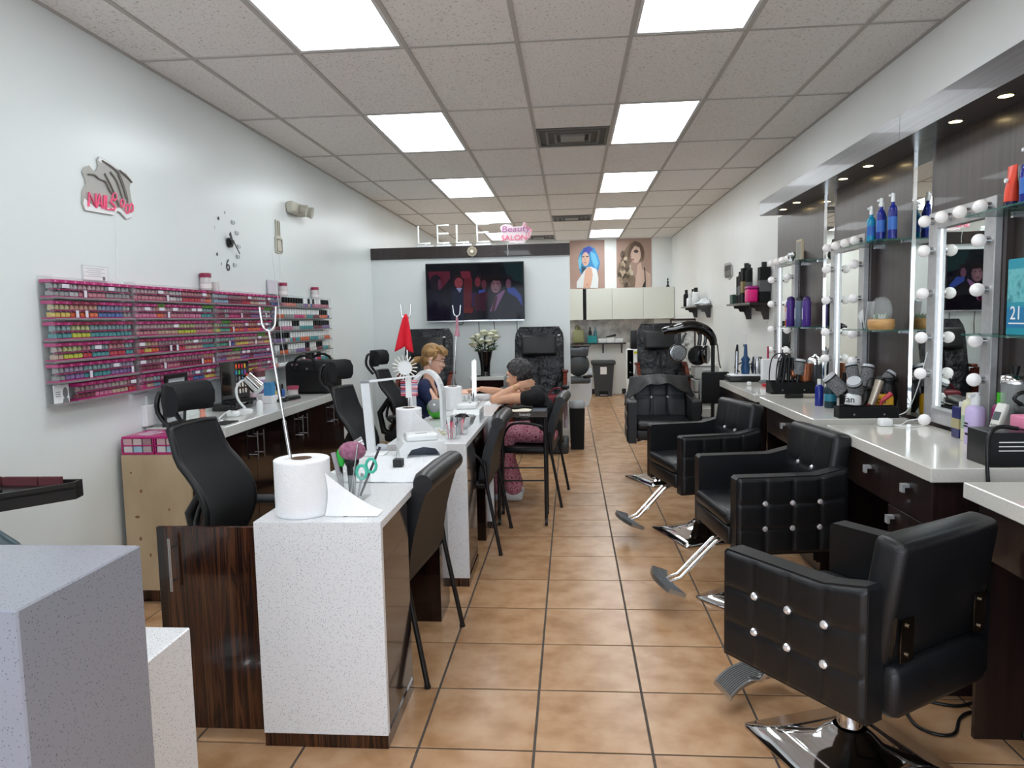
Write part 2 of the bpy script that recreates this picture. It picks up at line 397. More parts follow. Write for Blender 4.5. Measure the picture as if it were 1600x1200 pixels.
# ================================================================== left wall: nail colour rack
def wl(x, y, off=.02): return px(x, y, 0, XL+off)
SHZ = [1.638-.0985*k for k in range(6)]                # upper faces of the six shelves
RACKS = [(3.14, 3.765, 'first acrylic wall rack of magenta nail sets, beside the framed licence'), (3.785, 4.66, 'second acrylic wall rack of magenta nail sets, below the wall clock'),
         (4.68, 5.60, 'third acrylic wall rack of magenta nail sets, below the bottle-shaped sign'), (5.62, 7.0, 'last acrylic wall rack, of black and white capped polish, above the black bag')]
acr_side = MAT('clear_acrylic_side', 'e6ecec', .05, alpha=.05)
for y0, y1, lab in RACKS:
    t = thing('polish_rack', lab, 'wall rack', (XL, y0, SHZ[5]-.012)); h = 1.74-SHZ[5]+.012; w = y1-y0
    B().bb(.001, .006, 0, w, 0, h).out('back_panel', acrylic, t)
    B().bb(.006, .075, 0, .004, 0, h).out('side_panel', acr_side, t); B().bb(.006, .075, w-.004, w, 0, h).out('side_panel', acr_side, t)
    sh = None
    for z in SHZ:
        if sh is None: sh = B().bb(.006, .078, .004, w-.004, -.006, 0).bb(.075, .079, .004, w-.004, 0, .004).out('shelf', MAT('acrylic_shelf', 'a9a3a4', .2, alpha=.55), t, (0, 0, z-t.location.z))
        else: inst(sh, parent=t, loc=(0, 0, z-t.location.z))
# colour sets: magenta lid, jar above, bottle below, tray
PAL = {'grey': '8b8d8c', 'dark red': '6d1f2e', 'rose': 'c8707e', 'salmon': 'e07a68', 'orange': 'ef5a26', 'teal': '2f8f92', 'green': '3f9a78', 'lime': 'c3cf2a', 'light blue': '7fb4cf', 'blue': '345aa6',
       'pink': 'd96a94', 'hot pink': 'd4266f', 'purple': '7a5a9c', 'beige': 'c9a58a', 'yellow': 'e3c44a', 'silver': 'b6babb', 'white': 'e2e0dd', 'red': 'c81f2c'}
ROWPAL = [['grey', 'grey', 'dark red', 'silver', 'rose', 'orange', 'white', 'red', 'dark red', 'pink'], ['silver', 'rose', 'white', 'yellow', 'salmon', 'pink', 'grey', 'hot pink', 'dark red', 'blue'],
          ['teal', 'light blue', 'teal', 'rose', 'lime', 'salmon', 'white', 'hot pink', 'orange', 'light blue'], ['green', 'lime', 'teal', 'orange', 'red', 'silver', 'yellow', 'beige', 'blue', 'green'],
          ['teal', 'purple', 'green', 'pink', 'rose', 'hot pink', 'dark red', 'light blue', 'beige', 'purple'], ['red', 'rose', 'white', 'hot pink', 'beige', 'blue', 'pink', 'yellow', 'dark red', 'silver']]
ORD = ['top', 'second', 'third', 'fourth', 'fifth', 'bottom']
clear_case = MAT('clear_case', 'e9dfe4', .1, alpha=.22); jar_cl = MAT('jar_pale', 'b9a7a6', .25); blk_line = MAT('jar_band', '5c3a44', .5)
_bt = {}
def set_meshes():
    w = .0315
    lid = B().bb(-.001, .056, -w, w, .068, .084, bev=.002, seg=1)
    lid.bb(.0561, .0568, -.006, .006, .072, .080, mi=1)
    base = B().bb(0, .054, -w, w, 0, .007, bev=.001, seg=1).bb(.044, .0545, -w, w, .0365, .0395)
    return lid, base
lidb, baseb = set_meshes()
LID = {}; LID['magenta'] = lidb.out('lid', [magenta, MAT('lid_logo', 'd884ad', .4)]); LID['green'] = lidb.out('lid', [MAT('lid_green', '5a9a2a', .4), MAT('lid_green_dark', '22341c', .4)])
LID['wine'] = lidb.out('lid', [MAT('lid_wine', '8f1c45', .4), MAT('lid_logo2', 'c26f8f', .4)])
BASE = baseb.out('tray', [magenta]); CASE = B().bb(.0005, .055, -.031, .031, .0072, .0678).out('case', clear_case)
TAGP = B().bb(.0555, .056, -.024, .024, .046, .064).out('price_tag', MAT('tag_paper', 'ddd8e2', .7))
TAG2 = B().bb(.0555, .0565, -.010, .010, .006, .040).out('hang_tag', MAT('tag_paper', 'ddd8e2', .7))
used0 = set()
def part_of(src, parent):
    if src.name not in used0 and src.parent is None:
        used0.add(src.name); src.parent = parent; return src
    return inst(src, parent=parent)
def bott(col):
    if col not in _bt:
        m = MAT('polish_'+col.replace(' ', '_'), tuple(int(.68*a+.32*140) for a in bytes.fromhex(PAL[col])), .22); jm = MAT('jar_'+col.replace(' ', '_'), tuple(int(.3*a+.7*150) for a in bytes.fromhex(PAL[col])), .3)
        j = B()
        for s in (-.0155, .0155): j.lathe([(.0135, .041), (.014, .046), (.014, .056), (.0125, .058), (.0125, .066)], (.034, s, 0), 8)
        j.bb(.046, .0485, -.029, .029, .0415, .044, mi=1)
        b = B()
        for s in (-.0155, .0155): b.bb(.020, .047, s-.0135, s+.0135, .0075, .030, bev=.003, seg=1).cyl((.034, s, .030), (.034, s, .036), .006, n=8, mi=1)
        _bt[col] = (j.out('jar', [jm, blk_line]), b.out('bottle', [m, MAT('bottle_neck', '8c7f80', .4)]))
    return _bt[col]
rr = random.Random(3)
for (y0, y1, _), n in zip(RACKS[:3], (9, 12, 13)):
    pitch = (y1-y0-.012)/n
    ridx = [r[0] for r in RACKS].index(y0)
    for k, z in enumerate(SHZ):
        q = 0
        while q < n:
            run = rr.choice((1, 2, 2, 3)); c = rr.choice(ROWPAL[k][ridx*3:ridx*3+5] if rr.random() < .75 else list(PAL))
            lk = 'green' if rr.random() < .07 and k > 0 else ('wine' if rr.random() < .18 else 'magenta')
            for _ in range(run):
                if q >= n: break
                yy = y0+.006+pitch*(q+.5)
                if ridx == 0 and k == 5 and q < 2: q += 1; continue         # the card with a face stands here
                t = thing('nail_color_set', f'{lk}-lidded nail set with {c} bottles, {ORD[k]} shelf of the {["first", "second", "third"][ridx]} rack', 'nail set', (XL+.007, yy, z+.0005), 0, 'nail colour sets on the wall racks')
                t.scale = (1, pitch/.066, 1)
                j, b = bott(c)
                part_of(LID[lk], t); part_of(BASE, t); part_of(j, t); part_of(b, t)
                v = rr.random()
                if v < .13: part_of(TAGP, t)
                elif v < .25: part_of(TAG2, t)
                q += 1
bpy.data.objects.remove(CASE)
# black and white capped bottles on the last rack
CAPS = {'white': B().bb(.022, .046, -.0115, .0115, .034, .079, bev=.002, seg=1).out('cap', MAT('cap_white', 'eef0f0', .35)), 'black': B().bb(.022, .046, -.0115, .0115, .034, .079, bev=.002, seg=1).out('cap', MAT('cap_black', '141416', .35))}
_fb = {}
FB = ['beige', 'pink', 'silver', 'rose', 'white', 'dark red', 'orange', 'purple', 'salmon', 'blue', 'red', 'teal', 'grey', 'hot pink']
def fbott(c):
    if c not in _fb: _fb[c] = B().bb(.014, .050, -.0135, .0135, 0, .032, bev=.005, seg=2).cyl((.034, 0, .032), (.034, 0, .034), .007, n=8).out('bottle', MAT('polish_'+c.replace(' ', '_'), PAL[c], .22))
    return _fb[c]
y0, y1 = RACKS[3][:2]; n = 24; pitch = (y1-y0-.02)/n
for k, z in enumerate(SHZ):
    q = 0
    while q < n:
        run = rr.choice((1, 2, 3, 4)); c = rr.choice(FB); cp = 'white' if rr.random() < .68 else 'black'
        for _ in range(run):
            if q >= n: break
            yy = y0+.01+pitch*(q+.5)
            if (k < 2 and q < (4-2*k)) or (k == 5 and 1 <= q < 11): q += 1; continue
            t = thing('nail_polish_bottle', f'{c} nail polish with {cp} cap, {ORD[k]} shelf of the last rack', 'nail polish', (XL+.012, yy, z+.0005), 0, 'polish bottles on the last wall rack')
            t.scale = (1, 1.45, 1)
            part_of(CAPS[cp], t); part_of(fbott(c), t); q += 1
for k in range(2):
    for q in range(2-k):
        t = thing('nail_color_set', f'magenta-lidded nail set with blue bottles on the {ORD[k]} shelf of the last rack', 'nail set', (XL+.007, y0+.05+.08*q, SHZ[k]+.0005), 0, 'nail colour sets on the last rack')
        t.scale = (1, 1.1, 1); j, b = bott('blue'); part_of(LID['magenta'], t); part_of(BASE, t); part_of(j, t); part_of(b, t)
# narrow tray of slim grey sticks on the bottom shelf of the last rack
t = thing('swatch_tray', 'white tray of slim grey colour sticks on the bottom shelf of the last rack', 'swatch tray', (XL+.012, y0+.32, SHZ[5]+.0005))
B().bb(.01, .06, -.25, .25, 0, .03, bev=.003, seg=1).out('tray', white_pl, t)
st = None
for q in range(16):
    if st is None: st = B().bb(.03, .04, -.009, .009, .03, .082).out('stick', MAT('stick_grey', '8a8c8d', .4), t, (0, -.235+.0313*q, 0))
    else: inst(st, parent=t, loc=(0, -.235+.0313*q, 0))
# printed card with a face on the bottom shelf of the first rack
t = thing('photo_card', 'white folded card with small grey portrait on the bottom shelf of the first rack', 'card', (XL+.03, 3.205, SHZ[5]+.0005))
B().bb(0, .004, -.05, .05, 0, .085).out('card', print_w, t)
B().prism(circ((.024, .045), .017, 16, .026), 0, .0041, .005).prism([(.004, 0), (.046, 0), (.04, .02), (.01, .02)], 0, .0041, .005).bb(.0041, .005, -.04, -.01, .03, .034).bb(.0041, .005, -.04, -.01, .04, .044).bb(.0041, .005, -.04, -.01, .05, .054).out('print', MAT('print_grey', '77787a', .7), t)
# jars standing on top of the racks
def tall_jar(name, y, z, lab, s=1):
    t = thing(name, lab, 'jar', (XL+.04, y, z), 0, 'pink-lidded jars on top of the racks'); t.scale = (s, s, s)
    B().lathe([(.034, 0), (.036, .004), (.036, .075), (.032, .08), (.032, .086)], n=18).out('body', MAT('jar_clear', 'cfc7c6', .15), t)
    B().lathe([(.0365, .012), (.0365, .04)], n=18, cap=False).out('label_band', MAT('jar_label', 'e8e0df', .6), t)
    B().lathe([(.037, .084), (.037, .108), (.034, .111)], n=18).out('lid', MAT('lid_wine', '8f1c45', .4), t)
    return t
tall_jar('jar', 4.615, SHZ[0]+.088, 'tall clear jar with wine-red lid on top of the second rack')
tall_jar('jar', 5.90, SHZ[0]+.088, 'tall clear jar with wine-red lid standing on the last rack nearest the paper holder')
tall_jar('jar', 6.66, SHZ[0]+.088, 'tall clear jar with wine-red lid near the far end of the last rack', .95)
t = tag(B().lathe([(.022, 0), (.024, .05), (.02, .053), (.02, .058)], n=14).out('small_pot', MAT('jar_clear', 'cfc7c6', .15)), 'small clear pot beside the tall jar on the second rack', 'pot'); t.location = (XL+.04, 4.74, SHZ[0]+.088)
# framed licence and clear paper holder above the racks
t = thing('licence_frame', 'white licence sheet in thin clear frame above the first rack', 'licence', (XL+.002, 3.555, 1.735))
B().bb(0, .006, -.10, .10, 0, .075).out('frame', MAT('clear_frame', 'd9dddd', .2), t)
sheet = B().bb(.006, .0068, -.094, .094, .004, .071).out('sheet', print_w, t)
ln = B()
for q in range(5): ln.bb(.0069, .0073, -.085+.02*(q % 2), .07-.03*(q % 2), .02+.01*q, .0215+.01*q)
ln.prism(circ((.06, .014), .011, 14), 0, .0069, .0074).out('print', MAT('print_grey', '77787a', .7), sheet)
t = thing('paper_holder', 'clear plastic holder with pale papers above the third rack', 'paper holder', (XL+.002, 5.75, 1.735))
B().bb(0, .03, -.1, .1, 0, .11).out('holder', acrylic, t); B().bb(.008, .02, -.092, .09, .004, .118).out('papers', MAT('tag_paper', 'ddd8e2', .7), t)
# ---- neon nails sign
def wpoly(pts, off=0): return [(p.y, p.z) for p in (wl(x, y) for x, y in pts)]
c1 = lambda L: [(x/4, 200+y/4) for x, y in L]
t = thing('nails_neon_sign', 'acrylic neon sign with a hand and pink NAILS lettering on the white wall', 'neon sign', (0, 0, 0))
outl = c1([(632, 178), (665, 195), (705, 222), (750, 255), (800, 285), (832, 325), (822, 370), (830, 430), (850, 520), (832, 560), (803, 572), (765, 530), (745, 520), (722, 546), (640, 532), (545, 515), (528, 470), (530, 395), (552, 350), (545, 310), (528, 275), (545, 242), (572, 234), (590, 258), (612, 272), (628, 240), (620, 200)])
B().prism(wpoly(outl), 0, XL+.003, XL+.009).out('backing', MAT('sign_backing', 'b3b1ab', .25), t)
B().prism(wpoly(c1([(540, 440), (600, 490), (700, 500), (760, 500), (800, 535), (848, 520), (832, 556), (803, 568), (765, 527), (745, 517), (722, 543), (640, 529), (548, 512), (534, 470)])), 0, XL+.0091, XL+.0105).prism(wpoly(c1([(632, 182), (665, 198), (705, 225), (755, 262), (720, 250), (680, 225), (640, 215), (626, 205)])), 0, XL+.0091, XL+.0105).out('white_plate', MAT('sign_white', 'f3f5f6', .3), t)  # white areas of the sign plate
hd = B()
for L in ([(640, 205), (690, 235), (740, 280), (770, 350), (795, 430), (800, 470)], [(750, 265), (800, 310), (825, 340)], [(690, 275), (730, 330), (760, 420), (775, 470)], [(655, 285), (690, 350), (720, 420), (745, 490)], [(552, 290), (590, 292), (620, 318), (660, 335), (680, 380), (700, 410)], [(740, 290), (775, 380), (790, 440)]):
    hd.tube([wl(x, y, .014) for x, y in c1(L)], .0045, 8, sub=3)
hd.out('hand_tube', MAT('neon_unlit', '7d7973', .3), t)
nl = B()
for L in ([(555, 490), (557, 405), (597, 492), (600, 410)], [(605, 497), (622, 415), (642, 503)], [(612, 470), (636, 474)], [(652, 503), (652, 420)], [(664, 422), (664, 507), (688, 511)], [(720, 448), (702, 442), (693, 462), (708, 478), (722, 494), (712, 513), (692, 506)]):
    nl.tube([wl(x, y, .016) for x, y in c1(L)], .0052, 8)
nl.out('lettering', neon_pink, t)
nn = B()
for cx, cy, rx, ry in ((717, 430, 13, 24), (765, 470, 11, 24), (797, 505, 12, 28), (822, 498, 11, 26)):
    nn.tube([wl(x, y, .016) for x, y in c1([(cx+rx*math.cos(a*PI/5), cy+ry*math.sin(a*PI/5)) for a in range(10)])], .004, 8, closed=True)
nn.out('nail_tube', neon_pink, t)
B().tube([wl(x, y, .008) for x, y in c1([(727, 545), (729, 640), (730, 760), (731, 870), (722, 910), (730, 945)])], .0022, 6, sub=2).out('cord', white_pl, t)
# ---- sticker clock
c = wl(361, 379); t = thing('wall_clock', 'sticker wall clock with black hub, hands and scattered numerals', 'clock', (XL+.002, c.y, c.z))
B().cyl((0, 0, 0), (.02, 0, 0), .035, n=20).cyl((.02, 0, 0), (.028, 0, 0), .018, n=16).out('hub', black_pl, t)
B().prism([(0, .01), (.10, -.075), (.105, -.07), (.01, .02)], 0, .03, .033).out('minute_hand', black_pl, t)
B().prism([(-.01, -.01), (-.045, .055), (-.02, .075), (.012, .01)], 0, .028, .0299).out('hour_hand', black_pl, t)
for q, (x, y, kind) in enumerate([(345, 341, 'd'), (340, 355, 'w'), (343, 397, 'd'), (355, 332, 's'), (366, 347, '1'), (372, 364, '2'), (375, 385, '3'), (374, 401, '4'), (369, 414, '5'), (350, 412, 's')]):
    p = wl(x, y); yy, zz = p.y-c.y, p.z-c.z
    if kind in 'dw': B().prism(circ((yy, zz), .009, 12, .012), 0, 0, .003).out('marker', black_pl if kind == 'd' else white_pl, t)
    elif kind == 's': B().prism(circ((yy, zz), .004, 10, .010), 0, 0, .002).out('marker', grey_pl, t)
    else: B().prism(circ((yy, zz), .016, 12, .016), 0, 0, .001).tube([(.002, yy+.02, zz-.012), (.002, yy+.04, zz-.004), (.002, yy+.03, zz+.012)], .0025, 6).out('marker', MAT('marker_grey', '9aa0a0', .4), t)
p = wl(360, 415); text_mesh('6', 'numeral', black_pl, t, basis((.001, p.y-c.y, p.z-c.z), (0, 1, 0), (0, 0, 1)), .12)
# ---- emergency light and small bottle-shaped sign
p = wl(461, 327); t = thing('emergency_light', 'beige twin emergency light mounted high on the wall', 'emergency light', (XL, p.y, p.z))
B().bb(0, .07, -.17, .17, -.05, .05, bev=.025, seg=4).out('housing', cream_pl, t)
for s in (-.02, .12): B().cyl((.07, s, -.005), (.13, s+.01, -.02), .04, .052, 16).out('lamp_head', MAT('lamp_beige', 'b5b0a2', .35), t)
p = wl(438, 395); t = thing('bottle_neon_sign', 'small unlit nail bottle shaped sign on the white wall', 'neon sign', (XL, p.y, p.z))
B().prism([(-.06, 0), (.07, 0), (.075, .12), (.03, .14), (.03, .27), (-.035, .27), (-.035, .14), (-.06, .12)], 0, .004, .014).out('backing', cream_pl, t)
B().tube([(.017, -.045, .012), (.017, .055, .012), (.017, .055, .11), (.017, -.045, .11)], .004, 6, closed=True).tube([(.017, -.02, .14), (.017, -.02, .255), (.017, .018, .255), (.017, .018, .14)], .004, 6).out('tube', MAT('neon_unlit2', '9e998d', .3), t)
B().tube([(.006, .01, 0), (.006, .02, -.15), (.006, .0, -.34)], .002, 6, sub=3).out('cord', white_pl, t)
# long white cable hanging in front of the last rack, down to the outlet
o = tag(B().tube([wl(x, y, .085) for x, y in ((425, 395), (432, 450), (437, 490), (440, 530), (445, 560))]+[wl(447, 585, .01), wl(453, 603, .006)], .003, 6, sub=4).out('cable', white_pl), 'thin white cable hanging down over the last polish rack', 'cable')
# surface conduit and outlet box below the first rack
t = thing('outlet_box', 'white surface outlet box and conduit under the first rack', 'outlet', (XL, 3.93, .93))
B().bb(0, .035, -.06, .06, 0, .12, bev=.004, seg=1).out('box', white_pl, t)
B().bb(0, .012, -.009, .009, .1201, .19).bb(0, .012, -.14, -.0091, .172, .19).out('conduit', white_pl, t)
# ================================================================== plywood end cabinet and left counter
ply = noise_mat('plywood', ['b39d7c', 'bfa988', 'c6b293'], scale=(6, 6, 2), detail=6, rough=.7)
t = thing('plywood_cabinet', 'low cabinet with bare stained plywood side beside the white wall', 'cabinet', (0, 0, 0))
B().bb(-2.40, -2.02, 3.62, 3.635, .075, .815).out('side_panel', ply, t)
stn = B()
for x, z, rx, rz in ((-2.13, .33, .009, .016), (-2.18, .30, .02, .006), (-2.09, .29, .007, .008), (-2.3, .62, .008, .01), (-2.27, .27, .006, .010), (-2.32, .36, .008, .012), (-2.15, .52, .005, .008), (-2.35, .72, .006, .006), (-2.33, .48, .014, .008)):
    stn.prism(circ((x, z), rx, 9, rz), 1, 3.6193, 3.6199)
stn.out('stain', MAT('wood_stain', '8a6144', .7), t)
B().bb(-2.41, -2.0, 3.6351, 3.895, .075, .815).out('body', ebony_dk, t)
B().bb(-2.40, -2.02, 3.65, 3.89, 0, .0749).out('base', ebony, t)
d = B().bb(-2.0, -1.982, 3.645, 3.89, .09, .80).out('door', ebony_dk, t)
def bar_handle(parent, M, L=.17, r=.0055, stand=.032):
    b = B(M); b.cyl((0, -L/2, stand), (0, L/2, stand), r, n=10)
    for s in (-.33, .33): b.cyl((0, s*L, 0), (0, s*L, stand), r*.8, n=8)
    return b.out('handle', steel, parent)
bar_handle(d, basis((-1.982, 3.86, .715), (0, 1, 0), (0, 0, 1)), .17)
LZ = .92
for q, (y0, y1) in enumerate(((3.9, 4.73), (4.735, 5.5), (5.505, 6.1))):
    lab = ['dark ebony base cabinet under the left counter, nearest the plywood cabinet', 'dark ebony base cabinet under the jars on left counter', 'dark ebony base cabinet under the black bag'][q]
    t = thing('base_cabinet', lab, 'cabinet', (0, 0, 0), 0, 'ebony cabinets under the left counter')
    B().bb(-2.42, -2.0, y0, y1, .08, LZ-.061).out('body', ebony_dk, t); B().bb(-2.42, -2.05, y0, y1, 0, .0799).out('plinth', ebony_dk, t)
    ym = [4.345, 5.11, 5.8][q]
    for a, b, hy in ((y0+.003, ym-.002, ym-.045), (ym+.002, y1-.003, ym+.045)):
        d = B().bb(-1.9995, -1.982, a, b, .09, LZ-.068).out('door', ebony_dk, t)
        bar_handle(d, basis((-1.982, hy, .745), (0, 1, 0), (0, 0, 1)), .175)
o = tag(B().bb(-2.425, -1.955, 3.9, 6.1, LZ-.06, LZ, bev=.003, seg=1).out('countertop', quartz_l), 'long white quartz countertop along the nail rack wall', 'countertop')
# stacked pink polish trays on the plywood cabinet
zb = .8155
def polish_tray(x, y, z, lab, col='mixed', w=.18, d=.26):
    t = thing('polish_tray', lab, 'polish tray', (x, y, z), 0, 'pink polish trays on the plywood cabinet')
    B().bb(-w/2, w/2, -d/2, d/2, 0, .012, bev=.002, seg=1).bb(-w/2, w/2, -d/2, d/2, .045, .052, bev=.002, seg=1).out('frame', magenta, t)
    B().bb(-w/2, w/2, -d/2, d/2, .085, .097, bev=.003, seg=1).out('lid', magenta, t)
    for s in (-1, 1): B().bb(s*w/2-.006*(s > 0), s*w/2+.006*(s < 0), -d/2, -d/2+.006, .012, .085).out('corner_post', magenta, t)
    for q in range(3):
        B().bb(-w/2+.012+q*(w-.02)/3, -w/2+.004+(q+1)*(w-.02)/3, -d/2+.004, d/2-.006, .0525, .0845).out('bottle_row', MAT('tray_row_%d' % q, ['caa3a8', 'c9b8b4', '9f7c82'][q], .3), t)
        B().bb(-w/2+.012+q*(w-.02)/3, -w/2+.004+(q+1)*(w-.02)/3, -d/2+.004, d/2-.006, .0125, .0445).out('bottle_row', MAT('tray_rowb_%d' % q, ['d8cfd0', 'a3c3d2', 'b3a3a6'][q], .3), t)
    B().prism([(-.06, -.06), (.05, -.1), (.07, .02), (-.03, .09)], 2, .0971, .099).out('foil', MAT('pink_foil', 'd8a5bd', .25, .3), t)
polish_tray(-2.31, 3.76, zb, 'magenta tray of nail bottles on the plywood cabinet, against the wall')
polish_tray(-2.125, 3.76, zb, 'magenta tray of nail bottles on the plywood cabinet, behind the office chair')
# ---- things on the left counter
t = thing('document_frame', 'black framed document leaning on the wall above the left counter', 'picture frame', (-2.335, 4.03, LZ))
M = Matrix.Rotation(.10, 4, 'Y')
fb = B(M); w, h = .115, .30
fb.bb(0, .015, -w, -w+.022, 0, h).bb(0, .015, w-.022, w, 0, h).bb(0, .015, -w+.022, w-.022, 0, .022).bb(0, .015, -w+.022, w-.022, h-.022, h).out('frame', black_pl, t)
sh = B(M).bb(.002, .008, -w+.022, w-.022, .022, h-.022).out('sheet', MAT('grey_print_sheet', 'b9bec2', .5), t)
l = B(M)
for q in range(9): l.bb(.0081, .0087, -w+.03, w-.035-.03*(q % 3), .045+.024*q, .051+.024*q)
l.out('print', MAT('print_grey', '77787a', .7), sh)
# black colour display on a black box
t = tag(B().bb(-2.40, -2.22, 4.62, 4.92, LZ, LZ+.05, bev=.006).out('storage_case', black_gl), 'glossy black storage case under the colour display', 'case')
t = thing('color_display', 'black swatch display board with rows of coloured nail tips', 'swatch display', (-2.30, 4.78, LZ+.0505), math.radians(-14))
B().bb(-.02, .06, -.13, .13, 0, .015).out('foot', black_pl, t)
B().bb(-.012, .0, -.14, .14, .0151, .275, bev=.003, seg=1).out('board', black_gl, t)
tipc = [['e06a2a', 'd93a2a', 'c4304a', 'd9a33a'], ['3a8ac0', '4fae57', '2b6f9a', '8a4aa0'], ['5b5b60', '8a8a8e', '444449', '6e6e74'], ['e6e0d6', 'd8d2c8', 'f0ece4', 'cfc8bd'], ['c9c3ba', 'ded9cf', 'b6aea3', 'e8e4dd']]
tip = {}
for r in range(5):
    for q in range(4):
        col = tipc[r][q]
        B().lathe([(.008, 0), (.0095, .012), (.008, .026), (.004, .031)], (.002, 0, 0), 8, sx=.35).out('nail_tip', MAT('tip_'+col, col, .2), t, (0, .005+.030*q, .225-.043*r))
# leaflet behind
o = tag(B().bb(-2.428, -2.426, 5.0, 5.16, LZ, LZ+.28).bb(-2.4259, -2.4255, 5.01, 5.15, LZ+.14, LZ+.21, mi=1).out('leaflet', [print_w, MAT('leaflet_green', '8fae63', .7)]), 'white and green leaflet standing against the wall', 'leaflet')
# task lamp on the counter
t = thing('clip_lamp', 'white gooseneck lamp with chrome head on the left counter', 'lamp', (-2.17, 4.62, LZ))
B().lathe([(.05, 0), (.05, .012), (.02, .02), (.014, .02)], n=20).out('base', white_pl, t)
B().tube([(0, 0, .02), (-.035, -.02, .08), (-.045, -.02, .15), (-.02, 0, .2), (.02, .03, .21)], .008, 8, sub=4).out('gooseneck', white_pl, t)
B().cyl((.0, .03, .235), (.06, .075, .15), .038, .048, 16).out('lamp_head', chrome, t)
B().cyl((.06, .075, .15), (.075, .086, .13), .05, .03, 16).out('lens', white_pl, t)
# white plug, extension cable and pink toy
o = tag(B().lathe([(.02, 0), (.022, .05), (.016, .07), (.01, .075)], (-2.06, 4.60, LZ), 14).out('charger', white_pl), 'small white charger standing on the left counter', 'charger')
o = tag(B().bb(-2.16, -2.09, 4.33, 4.39, LZ, LZ+.035, bev=.008).tube([(-2.12, 4.34, LZ+.02), (-2.1, 4.25, LZ+.05), (-2.14, 4.2, LZ+.01), (-2.08, 4.12, LZ+.006), (-2.16, 4.05, LZ+.006)], .004, 6, sub=4).out('power_adapter', white_pl), 'white power adapter with curled cable on left counter', 'adapter')
o = tag(B().lathe([(.018, 0), (.02, .03), (.014, .06), (.02, .085), (.006, .1)], (-2.2, 4.12, LZ), 10).cyl((-2.2, 4.12, LZ+.07), (-2.16, 4.09, LZ+.095), .008, .004, 8).out('figurine', MAT('coral_pink', 'e79a88', .5)), 'small coral pink figurine on the left counter', 'figurine')
o = tag(B().bb(-2.12, -1.99, 3.98, 4.14, LZ, LZ+.006).out('notebook', black_pl), 'thin black notebook at the near end of the left counter', 'notebook')
# jars in a stack
def pot(x, y, z, col, lab, r=.035, h=.05, lid='efe9ea'):
    t = thing('cosmetic_pot', lab, 'pot', (x, y, z), 0, 'cosmetic pots on the left counter')
    B().lathe([(r, 0), (r, h*.65)], n=16).out('body', MAT('pot_'+col, col, .3), t); B().lathe([(r+.001, h*.66), (r+.001, h-.003), (r-.003, h)], n=16).out('lid', MAT('potlid_'+lid, lid, .35), t)
for q in range(3): pot(-2.30, 5.02, LZ+.0525*q, ['c77b9a', 'd6b7c4', 'b87d97'][q], ['pink cosmetic pot, lowest of the stack of three', 'pale pink cosmetic pot in the middle of the stack', 'mauve cosmetic pot on top of the stack of three'][q])
for q in range(4): pot(-2.33, 5.22, LZ+.0625*q, ['e8e4e4', '8f6f9e', 'b9a0c4', '70484e'][q], ['white lidded cosmetic pot, lowest of the tall stack', 'purple cosmetic pot, second in the tall stack', 'lilac cosmetic pot, third in the tall stack', 'brown lidded cosmetic pot on top of tall stack'][q], .043, .06, ['f0f0f0', 'e9e2ea', 'f0ecf0', '9a5560'][q])
o = tag(B().bb(-2.24, -2.18, 5.08, 5.15, LZ+.055, LZ+.15, bev=.003, seg=1).out('box', MAT('box_blue', '4a8fc0', .5)), 'blue carton standing on a white box on left counter', 'carton')
o = tag(B().bb(-2.25, -2.17, 5.06, 5.17, LZ, LZ+.0545, bev=.003, seg=1).out('box', MAT('pot_white', 'e9e9ea', .5)), 'white box with silver label under the blue carton', 'box')
bc = [('e2c12f', 'yellow'), ('8a8d90', 'grey'), ('26262a', 'black'), ('3a63b0', 'blue'), ('d8d8d8', 'white'), ('c3a3b4', 'mauve'), ('a9c26a', 'green')]
for q in range(11):
    col, nm = bc[q % 7]; row = q//6
    t = thing('dropper_bottle', f'small {nm} bottle with black dropper cap clustered on left counter', 'bottle', (-2.36+.06*row, 5.36+.052*(q % 6), LZ), 0, 'dropper bottles on the left counter')
    B().lathe([(.017, 0), (.018, .004), (.018, .05+.02*(1-row)), (.008, .06+.02*(1-row))], n=10).out('body', MAT('drop_'+nm, col, .25), t)
    B().lathe([(.009, .06+.02*(1-row)), (.009, .085+.02*(1-row)), (.005, .1+.02*(1-row))], n=10).out('cap', black_pl, t)
t = thing('pink_jar', 'clear jar with wine-red rim and base on left counter by the bag', 'jar', (-2.13, 5.36, LZ))
B().lathe([(.042, .0), (.042, .014)], n=18).lathe([(.042, .075), (.045, .1)], n=18).out('trim_ring', MAT('lid_wine2', 'b04a64', .35), t); B().lathe([(.038, .0141), (.038, .0749)], n=18).out('body', MAT('jar_clear', 'cfc7c6', .15), t)
o = tag(B().bb(-2.2, -2.1, 5.14, 5.25, LZ, LZ+.02, bev=.006).cyl((-2.12, 5.2, LZ+.02), (-2.05, 5.28, LZ+.025), .018, n=12).out('nail_drill', black_pl), 'black nail drill handpiece lying on the left counter', 'nail drill')
# black soft bag
t = thing('tote_bag', 'large black soft bag with zip and handles standing on the left counter', 'bag', (-2.14, 5.85, LZ), math.radians(-8))
B().bb(-.2, .2, -.14, .14, 0, .27, bev=.05, seg=3).out('body', noise_mat('bag_nylon', ['0e0e10', '151517'], scale=(30, 30, 30), rough=.6, bump=.4, bump_scale=20), t)
B().bb(-.17, .17, -.147, -.139, .03, .19, bev=.003, seg=1).out('front_pocket', black_pl, t)
for s in (-.1415, .1415): B().tube([(-.09, s, .2), (-.08, s*1.05, .28), (0, s*1.1, .315), (.08, s*1.05, .28), (.09, s, .2)], .011, 8, sub=4).out('handle', black_mat, t)
B().bb(-.12, -.06, -.1485, -.1465, .235, .25).bb(.01, .03, -.1485, -.1465, .2, .215).out('buckle', steel, t)
